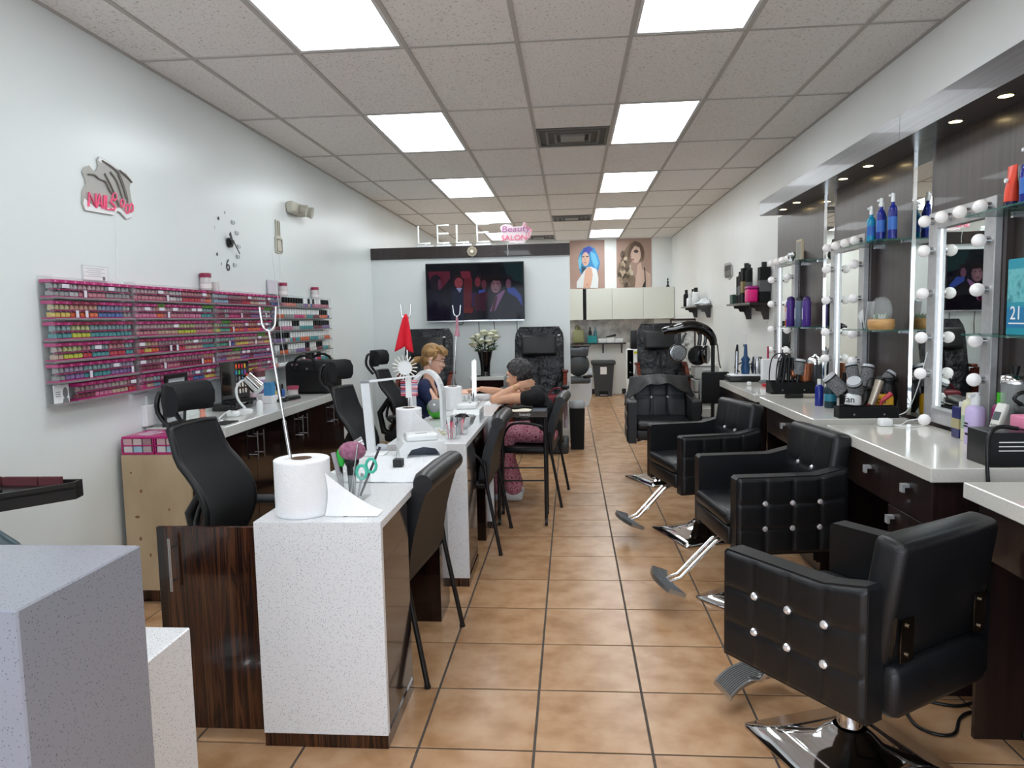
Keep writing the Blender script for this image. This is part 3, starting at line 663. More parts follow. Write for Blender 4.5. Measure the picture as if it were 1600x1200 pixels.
# ================================================================== reception counter blocks (lower left)
t = thing('reception_counter', 'tall grey speckled quartz reception counter block', 'counter', (0, 0, 0))
B().bb(-1.75, -.834, .985, 1.30, .05, 1.075, bev=.003, seg=1).out('body', quartz_g, t)
B().bb(-1.74, -.86, 1.0, 1.29, 0, .0499).out('plinth', ebony, t)
t = thing('reception_desk', 'lower white speckled quartz desk block behind the grey counter', 'desk', (0, 0, 0))
B().bb(-1.27, -1.0, 1.32, 1.745, .05, .712, bev=.003, seg=1).out('body', quartz_w, t)
B().bb(-1.26, -1.01, 1.33, 1.735, 0, .0499).out('plinth', ebony, t)
# black hair colour trolley tray with swatch strip on its far rim
t = thing('color_trolley', 'black salon colour tray with round bowl and wine swatch strip', 'trolley', (-1.96, 2.02, 0))
w, d = .36, .20; zz = 1.0
poly = [(-w, -d), (w*.2, -d), (w, d*.75), (w*.97, d), (-w, d*.95)]
B().prism(poly, 2, zz-.022, zz-.014).out('tray_floor', black_pl, t)
rimb = B()
for i in range(len(poly)):
    a = Vector((*poly[i], 0)); c = Vector((*poly[(i+1) % len(poly)], 0)); n = (c-a).normalized().cross(Vector((0, 0, 1)))*-.012
    rimb.add([a+Vector((0, 0, zz-.055)), c+Vector((0, 0, zz-.055)), c+Vector((0, 0, zz)), a+Vector((0, 0, zz)), a+n+Vector((0, 0, zz-.055)), c+n+Vector((0, 0, zz-.055)), c+n+Vector((0, 0, zz)), a+n+Vector((0, 0, zz))], [(0, 1, 2, 3), (5, 4, 7, 6), (3, 2, 6, 7), (0, 4, 5, 1), (0, 3, 7, 4), (1, 5, 6, 2)])
rimb.out('rim', black_pl, t)
B().lathe([(.0, .012), (.05, .013), (.06, .018), (.07, .024), (.066, .024), (.056, .02)], (.08, .0, zz-.0235), 24, cap=False).out('bowl', steel, t)
B().tube([(-.3, -.06, zz-.01), (-.05, -.07, zz-.008), (.06, -.09, zz-.008)], .006, 6).tube([(-.3, .06, zz-.01), (-.02, .08, zz-.008), (.18, .06, zz-.008)], .006, 6, sub=3).out('divider', black_pl, t)
for k, (a, b) in enumerate(((-.34, .02), (.03, .09), (.1, .22), (.225, .30))):
    B().bb(a, b, d*.95-.028, d*.95-.014, zz-.0139, zz+.014).out('swatch_book', MAT('wine_swatch', '5b2a30', .6), t)
for s in (-.25,): B().cyl((s, 0, .07), (s, 0, zz-.055), .014, n=10).out('leg', black_pl, t)
B().bb(-.38, -.05, -.15, .15, .05, .07, bev=.008).out('base', black_pl, t)
for sx in (-.36, -.08):
    for sy in (-.12, .12): B().cyl((sx-.01, sy, .025), (sx+.01, sy, .025), .025, n=12).out('caster', black_pl, t)
t = thing('round_stool', 'dark teal padded chair back below the black colour tray', 'chair', (-1.49, 1.62, 0))
B().sph((0, 0, .79), (.215, .07, .235), 24, 14).out('backrest', noise_mat('teal_leather', ['16303a', '1f3d48'], scale=(10, 10, 10), rough=.4), t)
B().bb(-.2, .2, -.1, .25, .42, .5, bev=.03, seg=3).out('seat', noise_mat('teal_leather', ['16303a', '1f3d48']), t)
B().cyl((0, .05, .05), (0, .05, .42), .025, n=12).out('column', chrome, t); B().lathe([(.2, 0), (.2, .02), (.05, .05)], (0, .05, 0), 24).out('base', chrome, t)
# ================================================================== manicure tables
TZ = .815
def manicure_table(y0, y1, xl, xr, lab, opened=False):
    t = thing('manicure_table', lab, 'manicure table', ((xl+xr)/2, y0, 0), 0, 'white quartz manicure tables'); w = (xr-xl)/2; L = y1-y0
    B().bb(-w, w, .0261, L, TZ-.028, TZ, bev=.001, seg=1).out('top', quartz_w, t)
    B().bb(-w, w, 0, .026, .05, TZ, bev=.0015, seg=1).out('waterfall_end', quartz_w, t)
    B().bb(-w+.002, w-.002, .004, .42, 0, .0499).out('plinth', ebony, t)
    B().bb(-w+.004, w-.006, .0262, .42, .0501, TZ-.0285).out('pedestal', ebony_dk, t)
    B().bb(-w+.24, w-.006, L-.26, L-.01, 0, TZ-.0285).out('pedestal', ebony_dk, t)
    B().bb(-w+.03, w-.05, .421, L-.261, TZ-.14, TZ-.0285).out('drawer', ebony_dk, t)
    if opened:
        d = B().bb(-w-.365, -w-.003, .02, .038, .05, .79, bev=.001, seg=1).out('door', ebony, t, label='open ebony door swung out from the table end')
        b = B(basis((-w-.300, .0195, .665), (1, 0, 0), (0, 0, 1))); b.cyl((0, -.095, .032), (0, .095, .032), .006, n=10)
        for s in (-.06, .06): b.cyl((0, s, 0), (0, s, .032), .005, n=8)
        b.out('handle', steel, d)
    return t
manicure_table(2.363, 3.70, -1.104, -.655, 'white quartz manicure table with open ebony door, holding the first towel roll', True)
manicure_table(3.91, 5.02, -1.03, -.585, 'white quartz manicure table with the arch lamp and pink pens')
manicure_table(5.05, 6.6, -1.02, -.565, 'white quartz manicure table between the two seated women')
# ---- paper towel rolls on rod stands with forked hooks
def towel_roll(x, y, lab, h=.195, R=.099, sheet=None):
    t = thing('paper_towel_roll', lab, 'paper roll', (x, y, TZ), 0, 'paper towel rolls')
    pr = [(.036, .002), (.036, 0), (R-.004, 0), (R, .003)]+[(R-(.0006 if k % 2 else 0), .003+(h-.006)*k/24) for k in range(1, 24)]+[(R, h-.003), (R-.004, h), (.036, h), (.036, .01)]
    B().lathe(pr, n=40, cap=False).out('roll', paper_m, t)
    B().lathe([(.0358, .003), (.0358, h+.001), (.033, h+.001), (.033, .003)], n=28, cap=False).out('core', MAT('cardboard', '6f5a4a', .9), t)
    if sheet: B().grid(sheet, 10, 8).out('loose_sheet', paper_m, t)
    return t
def sheet1(u, v):
    # triangular loose end: hangs from the roll's right side and comes to rest on the table
    x = .095+.19*u; top = .15*(1-u)**1.3+.004; z = .003+(top-.003)*(1-v)
    return (x+.012*math.sin(3*v)*(1-u), -.035+.06*u*(1-v)-.02*v, z)
towel_roll(-.968, 2.485, 'large white paper towel roll at the near end of the first table', .20, .098, sheet1)
def sheet2(u, v):
    x = .02+.19*u; top = .17*(1-u)**.8+.004
    return (x+.03*(1-v), -.095-.05*u*(1-u)+.0*v, .003+(top-.003)*(1-v))
towel_roll(-.935, 4.06, 'white paper towel roll on the second table under the red cloth', .185, .074, sheet2)
towel_roll(-.905, 5.42, 'white paper towel roll behind the green can on the third table', .18, .072)
def hook_stand(x, y, top, lab, lean=(0, 0)):
    t = thing('hook_stand', lab, 'hook stand', (x, y, TZ+.0005), 0, 'forked hook rods through the towel rolls'); H = top-TZ
    B().lathe([(.03, 0), (.03, .006), (.008, .01)], n=16).out('foot', steel, t)
    k = lambda s: (lean[0]*s, lean[1]*s, H*s)
    B().cyl(k(.01), k(.45), .0065, n=10).cyl(k(.45), k(.88), .0045, n=10).out('rod', chrome, t)
    e = Vector(k(.88)); a = .026
    B().tube([e+Vector((-a-.004, 0, .085)), e+Vector((-a, 0, .045)), e+Vector((-a*.8, 0, .016)), e+Vector((0, 0, 0)), e+Vector((a*.8, 0, .016)), e+Vector((a, 0, .045)), e+Vector((a+.004, 0, .085))], .0042, 8, sub=4).out('fork', chrome, t)
    return t
hook_stand(-.985, 2.485, 1.56, 'tall metal rod with empty fork rising from the first towel roll', (-.09, 0))
h3 = hook_stand(-.908, 5.42, 1.62, 'metal rod with pink tassel rising from the third towel roll', (.06, 0))
B().cyl((.052, 0, .62), (.053, 0, .70), .012, .008, 8).cyl((.050, 0, .56), (.052, 0, .62), .022, .010, 8).out('tassel', MAT('tassel_pink', 'c58a9a', .8), h3)
hook_stand(-.932, 4.06, 1.60, 'tall metal rod with fork and red cloth over the second towel roll')
# red cloth on the second fork
def redc(u, v):
    w = .012+.085*v**.8; x = -.925+(u-.66)*w*1.15+.01*math.sin(6*u)*v
    return (x, 4.045-.012*math.sin(9*u)*v-.008, 1.535-(.18+.07*abs(u-.45))*v)
o = B().grid(redc, 14, 10).out('red_cloth', red_m); sd = o.modifiers.new('thickness', 'SOLIDIFY'); sd.thickness = .003
tag(o, 'bright red cloth hanging from the second forked rod', 'cloth')
# white swatch wheel and striped swatch sticks on the rod
t = thing('nail_swatch_fan', 'white daisy-shaped nail swatch fan hanging on the rod', 'swatch fan', (-.945, 4.045, 1.232))
B().prism(circ((0, 0), .042, 24), 1, -.004, 0).out('hub', white_pl, t)
pt = None
for q in range(18):
    a = 2*PI*q/18
    m = basis((.038*math.cos(a), -.005, .038*math.sin(a)), (math.cos(a), 0, math.sin(a)), (0, 1, 0))
    B(m).loft([(0, 0, 0), (.012, 0, 0), (.03, 0, 0), (.036, 0, 0)], [.003, .0065, .007, .003], 8, flat=.5).out('petal_tip', MAT('tip_cream', 'e8e4dc', .3), t)
t = thing('swatch_sticks', 'fan of pink and white striped nail swatch sticks below the white wheel', 'swatch sticks', (-.925, 4.05, 1.07))
for q in range(8):
    B().bb(-.05, -.022, -.004, .002, .012*q, .012*q+.008, bev=.002, seg=1).bb(.014, .05, -.004, .002, .012*q, .012*q+.008, bev=.002, seg=1).out('stick', MAT('stick_%d' % (q % 3), ['c64a62', 'e3a0ad', '8b88ae'][q % 3], .3), t)
B().bb(-.0215, .0135, -.003, .003, -.01, .105).out('spine', white_pl, t)
# small hole plug in the first table top
tag(B().lathe([(.009, 0), (.009, .002)], (-.80, 2.44, TZ), 12).out('grommet', black_pl), 'tiny black grommet in the top of the first table', 'grommet')
# ---- acrylic organiser with tools (first table)
def acr_box(name, x, y, w, d, h, lab, cat='organizer', cells=2):
    t = thing(name, lab, cat, (x, y, TZ))
    k = .003
    for nm, a in (('wall', (-w/2, w/2, -d/2, -d/2+k, k, h)), ('wall', (-w/2, w/2, d/2-k, d/2, k, h)), ('wall', (-w/2, -w/2+k, -d/2+k, d/2-k, k, h)), ('wall', (w/2-k, w/2, -d/2+k, d/2-k, k, h))):
        B().bb(*a).out(nm, acrylic, t)
    B().bb(-w/2, w/2, -d/2, d/2, 0, k).out('bottom', acrylic, t)
    for c in range(1, cells): B().bb(-w/2+c*w/cells-.001, -w/2+c*w/cells+.001, -d/2+k, d/2-k, k, h*.9).out('divider', acrylic, t)
    return t
ox, oy = -.85, 2.70
acr_box('tool_organizer', ox, oy, .11, .10, .10, 'clear acrylic tool organiser beside the first towel roll')
def stick(name, p0, p1, r, mat, lab, cat, group=None, r1=None):
    return tag(B().cyl(p0, p1, r, r1, 8).out(name, mat), lab, cat, group)
z = TZ+.004
stick('nail_file', (ox-.045, oy+.02, z), (ox-.085, oy+.03, z+.17), .010, MAT('file_grey', 'a9a3a8', .8), 'grey nail file leaning in the organiser', 'nail file')
stick('cuticle_pusher', (ox-.005, oy-.03, z), (ox+.03, oy-.02, z+.21), .0035, steel, 'slim metal cuticle pusher in the organiser', 'nail tool')
stick('nail_pen', (ox+.02, oy+.02, z), (ox+.10, oy+.04, z+.19), .005, MAT('pen_dark', '3a3640', .3), 'dark nail pen leaning out of the organiser', 'pen')
t = thing('scissors', 'small scissors with mint green handles in the organiser', 'scissors', (ox+.03, oy-.02, z))
for s in (-1, 1): B().tube([(.03+s*.018+.02*math.cos(a*PI/5), .004*s, .115+s*.012+.027*math.sin(a*PI/5)) for a in range(10)], .006, 8, closed=True).out('handle', MAT('mint', '4cbfa6', .4), t)
B().prism([(-.012, .0), (-.006, .0), (.02, .095), (.008, .1)], 1, -.001, .001).out('blade', steel, t)
t = thing('dust_brush', 'nail dust brush with mauve bristles standing in the organiser', 'brush', (ox-.015, oy+.03, z))
B().cyl((0, 0, .0), (0, .005, .12), .012, .02, 12).out('handle', black_pl, t)
B().sph((.005, .005, .175), (.055, .04, .038)).out('bristles', noise_mat('mauve_bristle', ['8f5670', 'b0788f'], scale=(60, 60, 60), rough=.9, bump=.8, bump_scale=120), t)
B().sph((.0, .01, .135), (.03, .025, .03)).out('ferrule', black_pl, t)
t = thing('green_scraper', 'bright green plastic foot scraper in the organiser', 'foot file', (ox-.06, oy+.04, z))
B().sph((0, 0, .145), (.018, .012, .04)).out('head', MAT('bright_green', '35c04a', .35), t); B().cyl((0, 0, 0), (0, 0, .12), .008, n=8).out('handle', black_pl, t)
stick('cutter', (ox-.03, oy-.03, z), (ox-.035, oy-.028, z+.10), .004, steel, 'small steel clipper in the organiser', 'clipper')
stick('tweezers', (ox+.01, oy-.01, z), (ox+.005, oy-.005, z+.12), .003, chrome, 'chrome tweezers in the organiser', 'tweezers')
stick('polish_remover', (-1.03, 2.83, TZ+.0001), (-1.03, 2.83, TZ+.09), .022, MAT('dark_bottle', '2b3236', .2), 'dark bottle behind the organiser on the first table', 'bottle', r1=.02)
stick('cotton_jar', (-1.0, 2.98, TZ+.0001), (-1.0, 2.98, TZ+.045), .035, white_pl, 'low white cotton jar behind the first towel roll', 'jar')
t = thing('handheld_lamp', 'slim white handheld lamp standing behind the brush', 'lamp', (-.99, 3.12, TZ))
B().lathe([(.03, 0), (.03, .01), (.012, .016)], n=14).out('base', white_pl, t); B().cyl((0, 0, .01), (.025, .02, .13), .009, n=10).out('stem', white_pl, t); B().cyl((.015, .02, .135), (.05, .03, .15), .016, .02, 12).out('head', chrome, t)
# ---- towel mat over the table edge, ring display block
def towel(u, v):
    x = -.985+.36*u; z = TZ+.003
    if x > -.652:
        e = (x+.652); x = -.647+.05*e; z = TZ+.003-e*7.0
    return (x, 2.955+.60*v+.04*u*0, z+.0008*math.sin(40*u)+.0015*math.sin(17*v+6*u))
o = B().grid(towel, 40, 20).out('towel', towel_m); sd = o.modifiers.new('thickness', 'SOLIDIFY'); sd.thickness = .003; sd.offset = 1
tag(o, 'white hand towel spread over the first table, hanging off its edge', 'towel')
t = thing('ring_block', 'small black cube holder with thin pin on the white towel', 'holder', (-.81, 3.27, TZ+.0065))
B().bb(-.022, .022, -.022, .022, 0, .036, bev=.002, seg=1).out('block', noise_mat('black_stone', ['1b1b1c', '2d2d2e'], scale=(80, 80, 80), rough=.6), t); B().cyl((-.008, 0, .036), (-.008, 0, .066), .0015, n=6).out('pin', steel, t)
# ---- slim LED desk lamp on the first table
t = thing('desk_lamp', 'slim white LED desk lamp with square post and thin arm on the first table', 'desk lamp', (-1.03, 3.60, TZ))
B().bb(-.075, .075, -.06, .06, 0, .012, bev=.005).out('base', white_pl, t)
B().prism([(-.019, .012), (.021, .012), (.004, .37), (-.04, .37)], 1, -.014, .014).out('post', MAT('lamp_white', 'e4e6e8', .3), t)
B().bb(-.042, .006, -.016, .016, .3705, .386, bev=.002, seg=1).out('joint', grey_pl, t)
B().prism([(.006, .374), (.27, .402), (.27, .409), (.006, .385)], 1, -.018, .012).out('arm', MAT('lamp_white', 'e4e6e8', .3), t)
# ---- nail curing lamps (white, arched opening)
def uv_lamp(x, y, rz, lab, s=1.0, box=True):
    t = thing('nail_dryer', lab, 'nail dryer', (x, y, TZ), rz, 'white nail curing lamps'); t.scale = (s, s, s)
    # body: outer hull with an arched tunnel through its front half (opening faces -Y)
    out2 = [(-.115, 0), (-.12, .05), (-.095, .082), (.095, .082), (.12, .05), (.115, 0)]
    arch = [(.085, 0), (.08, .02), (.06, .046), (.0, .058), (-.06, .046), (-.08, .02), (-.085, 0)]
    B().prism(out2+arch, 1, -.085, .0).prism(out2, 1, .0001, .085).out('body', white_pl, t)
    B().prism(arch[::-1]+[], 1, -.012, -.0005).out('lining', MAT('dryer_inside', '5a6070', .3), t)
    B().bb(-.084, .084, -.08, -.013, 0, .004).out('floor_plate', MAT('dryer_plate', 'b9bdc6', .25), t)
    if box: B().bb(-.08, .08, -.06, .065, .0822, .115, bev=.01).out('top_cover', white_pl, t); B().bb(-.03, .03, -.02, -.005, .1151, .1162).out('display', MAT('display_grey', '8c9098', .3), t)
    return t
uv_lamp(-.765, 3.575, math.radians(20), 'white nail curing lamp with arched opening on the first table', 1.0)
# cloth roll behind (grey towel over the chair)
# ---- second table: arch lamp, open palette, pens, cleaner, box lamp
t = thing('arch_lamp', 'white arch-shaped LED lamp standing on the second table', 'desk lamp', (-.895, 4.42, TZ), math.radians(-12))
arc = [(-.105, 0, 0), (-.10, 0, .10)]+[(-.10*math.cos(a), 0, .20+.17*math.sin(a)) for a in [PI*q/12 for q in range(13)]]+[(.10, 0, .1), (.105, 0, 0)]
b = B(); pr = []
for p in arc: pr.append(Vector(p))
for i in range(len(pr)-1):
    a, c = pr[i], pr[i+1]; n1 = Vector((0, .03, 0)); tdir = (c-a).normalized(); nn = Vector((-tdir.z, 0, tdir.x))*.009
    b.add([a-n1-nn, a+n1-nn, a+n1+nn, a-n1+nn, c-n1-nn, c+n1-nn, c+n1+nn, c-n1+nn], [(0, 1, 5, 4), (1, 2, 6, 5), (2, 3, 7, 6), (3, 0, 4, 7)])
b.out('arch', MAT('lamp_white', 'e4e6e8', .3), t)
B().bb(-.13, .13, -.05, .05, 0, .01, bev=.003, seg=1).out('base', white_pl, t)
t = thing('wipe_can', 'bright green cleaning wipe can with grey lid behind the arch lamp', 'can', (-.94, 4.88, TZ))
Mc = Matrix.Translation((0, .05, .066)) @ Matrix.Rotation(1.05, 4, 'X')
B(Mc).lathe([(.05, -.05), (.058, -.04), (.062, .0), (.058, .05), (.052, .06)], n=24).out('body', MAT('can_green', '3aa21f', .3), t)
B(Mc).lathe([(.05, .0602), (.05, .068), (.03, .078), (.012, .08)], n=24).out('lid', MAT('can_lid', '8b8d8e', .35), t)
B(Mc).lathe([(.008, .08), (.008, .086)], n=10).out('spout', white_pl, t)
def pen_box(x, y, lab, cols, n, group, h=.075, seed=1, lean=.05):
    acr_box('pen_holder', x, y, .09, .07, h, lab, 'pen holder', 2)
    r = random.Random(seed)
    for q in range(n):
        nm, col = cols[q % len(cols)]
        a, b2 = r.uniform(-.03, .03), r.uniform(-.022, .022)
        p0 = (x+a*.6, y+b2*.6, TZ+.004); p1 = (x+a*.9+r.uniform(-lean, lean)*.5, y+b2*.9+r.uniform(-.02, .02), TZ+r.uniform(.1, .135))
        t = thing('nail_brush', f'{nm} nail art brush standing in the {group}', 'brush', p0, 0, group); d = Vector(p1)-Vector(p0)
        B().cyl((0, 0, 0), d*.8, .0035, n=7).out('shaft', MAT('brush_'+nm, col, .35), t); B().cyl(d*.8, d, .0035, .001, 7).out('tip', MAT('brush_tip', '4a4346', .6), t)
pen_box(-.69, 4.08, 'clear pen holder with pink brushes at the near end of the second table', [('pink', 'd98a9c'), ('white', 'e8e6e4'), ('rose', 'c9586e'), ('grey', '7d7f86')], 8, 'near pen holder', seed=2)
pen_box(-.67, 4.24, 'clear pen holder behind the pink brushes on the second table', [('coral', 'e0727a'), ('purple', '8f7a9c'), ('pale pink', 'ecc0c6'), ('dark', '4a4a52')], 9, 'rear pen holder', seed=5, lean=.07)
# open cosmetic palette, silver with dark cavity; scattered small white pieces
t = thing('mixing_bowl', 'open dish with black lining among small parts on the second table', 'dish', (-.68, 4.44, TZ))
B().lathe([(.02, 0), (.06, .03), (.085, .085), (.08, .085), (.055, .034), (.0, .006)], n=8, cap=False, smooth=False).out('dish', MAT('dish_silver', 'c9cdcf', .2, .5), t)
B().lathe([(.054, .036), (.0, .03)], n=20).sph((0, -.035, .07), (.05, .01, .035)).out('lining', black_mat, t)
sp = random.Random(11)
for q in range(9):
    x, y = -.82+sp.uniform(-.07, .07), 4.2+sp.uniform(-.06, .1)
    tag(B().lathe([(.016, 0), (.018, .012), (.010, .02), (.003, .03)], (x, y, TZ), 8, smooth=False).out('nail_charm_pot', MAT('charm_%d' % (q % 3), ['e8eaea', 'cfc9a8', 'b4b8ba'][q % 3], .3)), ['small white charm pot among the parts on the second table', 'small straw-coloured charm pot among the parts on the second table', 'small silver charm pot among the parts on the second table'][q % 3], 'pot', 'charm pots on the second table')
uv_lamp(-.70, 4.83, math.radians(90), 'white closed-sided nail curing lamp at the far end of the second table', 1.05)
# ---- third table
pen_box(-.78, 5.62, 'clear organiser of tools between the two women', [('steel', 'b9bcc0'), ('dark', '4a4a52'), ('white', 'e8e6e4')], 8, 'organiser between the women', seed=9, lean=.03)
for q in range(5): tag(B().lathe([(.014, 0), (.015, .05), (.007, .06), (.007, .085)], (-.93+.045*q, 5.6, TZ), 10).out('serum_bottle', MAT('serum_%d' % (q % 2), ['c3c7c9', 'dcdedf'][q % 2], .15)), ['grey clear serum bottle in the row on the third table', 'pale clear serum bottle in the row on the third table'][q % 2], 'bottle', 'serum bottles on the third table')
t = thing('light_bar', 'upright white light bar on the third table between the two women', 'lamp', (-.80, 5.86, TZ))
B().bb(-.05, .05, -.04, .04, 0, .012, bev=.004).out('base', white_pl, t); B().prism([(-.018, .012), (.018, .012), (.026, .34), (.012, .36), (-.012, .345)], 1, -.01, .01).out('bar', MAT('bar_glow', 'f4f7f8', .3, emit='ffffff', es=.35), t)
tag(B().bb(-.70, -.60, 5.7, 5.9, TZ, TZ+.004).bb(-.69, -.59, 5.72, 5.95, TZ+.0041, TZ+.008).out('paper_sheets', paper_m), 'white paper sheets under the client\'s elbow', 'paper')
t = thing('hand_rest', 'white padded hand rest on the third table', 'hand rest', (-.74, 6.08, TZ)); B().bb(-.14, .14, -.05, .05, 0, .05, bev=.02, seg=3).out('pad', towel_m, t)
B().bb(-.15, .15, -.06, .06, 0, .0001).out('mat', white_pl, t)
tag(B().bb(-.62, -.575, 6.15, 6.45, TZ, TZ+.05, bev=.01).sph((-.6, 6.3, TZ+.06), (.04, .06, .03)).out('purse', black_pl), 'dark small purse lying at the far end of the third table', 'purse')
# ================================================================== visitor chairs
def visitor_chair(x, y, rz, lab):
    t = thing('visitor_chair', lab, 'chair', (x, y, 0), rz, 'black padded visitor chairs')     # faces +X, rear feet on x=0
    w = .27
    B().bb(.08, .50, -w, w, .42, .475, bev=.022, seg=3).out('seat', leather, t)
    def back(u, v):                       # centre line of the back pad, v from bottom to top
        return Vector((.085-.10*v**1.7, (u-.5)*2*w*(1-.06*v), .45+.40*v))
    b = B(); n = 10; m = 6
    F = [[back(j/m, i/n)+Vector((.052+.016*math.sin(PI*j/m)*math.sin(PI*min(1, i/n*1.1)), 0, 0)) for j in range(m+1)] for i in range(n+1)]
    R = [[back(j/m, i/n)-Vector((.012, 0, 0)) for j in range(m+1)] for i in range(n+1)]
    fv = [p for r in F for p in r]; rv = [p for r in R for p in r]; k = m+1
    fs = [(i*k+j, i*k+j+1, (i+1)*k+j+1, (i+1)*k+j) for i in range(n) for j in range(m)]
    o = len(fv); rim = [j for j in range(k)]+[i*k+m for i in range(1, n+1)]+[n*k+j for j in range(m-1, -1, -1)]+[i*k for i in range(n-1, 0, -1)]
    b.add(fv, fs, True); b.add(fv+rv, [(a, rim[(q+1) % len(rim)], rim[(q+1) % len(rim)]+o, a+o)[::-1] for q, a in enumerate(rim)], True)
    b.out('backrest', leather, t)
    B().add(rv, [f[::-1] for f in fs], True).out('back_shell', MAT('shell_black', '101011', .5), t)
    tp = back(.5, 1)
    B().loft([tp+Vector((.020, -w*.98, -.012)), tp+Vector((.024, -w*.8, -.01)), tp+Vector((.026, 0, -.008)), tp+Vector((.024, w*.8, -.01)), tp+Vector((.020, w*.98, -.012))], [.04, .048, .05, .048, .04], 14).out('headroll', leather, t)
    for s in (-1, 1):
        B().tube([(.095, s*(w+.012), .60), (.075, s*(w+.018), .42), (.0, s*(w+.03), .012)], .0115, 10).out('leg', black_pl, t)
        B().tube([(.46, s*(w+.012), .43), (.50, s*(w+.02), .012)], .0115, 10).out('leg', black_pl, t)
        B().cyl((0, s*(w+.03), 0), (0, s*(w+.03), .012), .014, n=10).cyl((.50, s*(w+.02), 0), (.50, s*(w+.02), .012), .014, n=10).out('foot_cap', black_pl, t)
        B().tube([(.095, s*(w+.012), .56), (.15, s*(w+.03), .645), (.30, s*(w+.04), .675), (.40, s*(w+.035), .655), (.46, s*(w+.015), .56), (.46, s*(w+.012), .44)], .0105, 8, sub=4).out('armrest', black_pl, t)
    B().tube([(.09, -w-.012, .43), (.09, w+.012, .43)], .01, 8).tube([(.46, -w-.012, .425), (.46, w+.012, .425)], .01, 8).out('crossbar', black_pl, t)
    return t
visitor_chair(-.576, 3.09, PI-.09, 'black padded visitor chair pulled up to the first manicure table')
visitor_chair(-.455, 4.76, PI-.03, 'black padded visitor chair at the second manicure table')
visitor_chair(-.065, 5.93, PI-.09, 'black padded visitor chair under the client in pink trousers')
# blue bag on chair two
tag(B().bb(-.84, -.68, 4.53, 4.74, .478, .665, bev=.03, seg=2).out('shopping_bag', noise_mat('blue_bag', ['2f5f74', '3c7187'], scale=(8, 8, 8), rough=.7)), 'teal blue bag standing on the seat of the second visitor chair', 'bag')
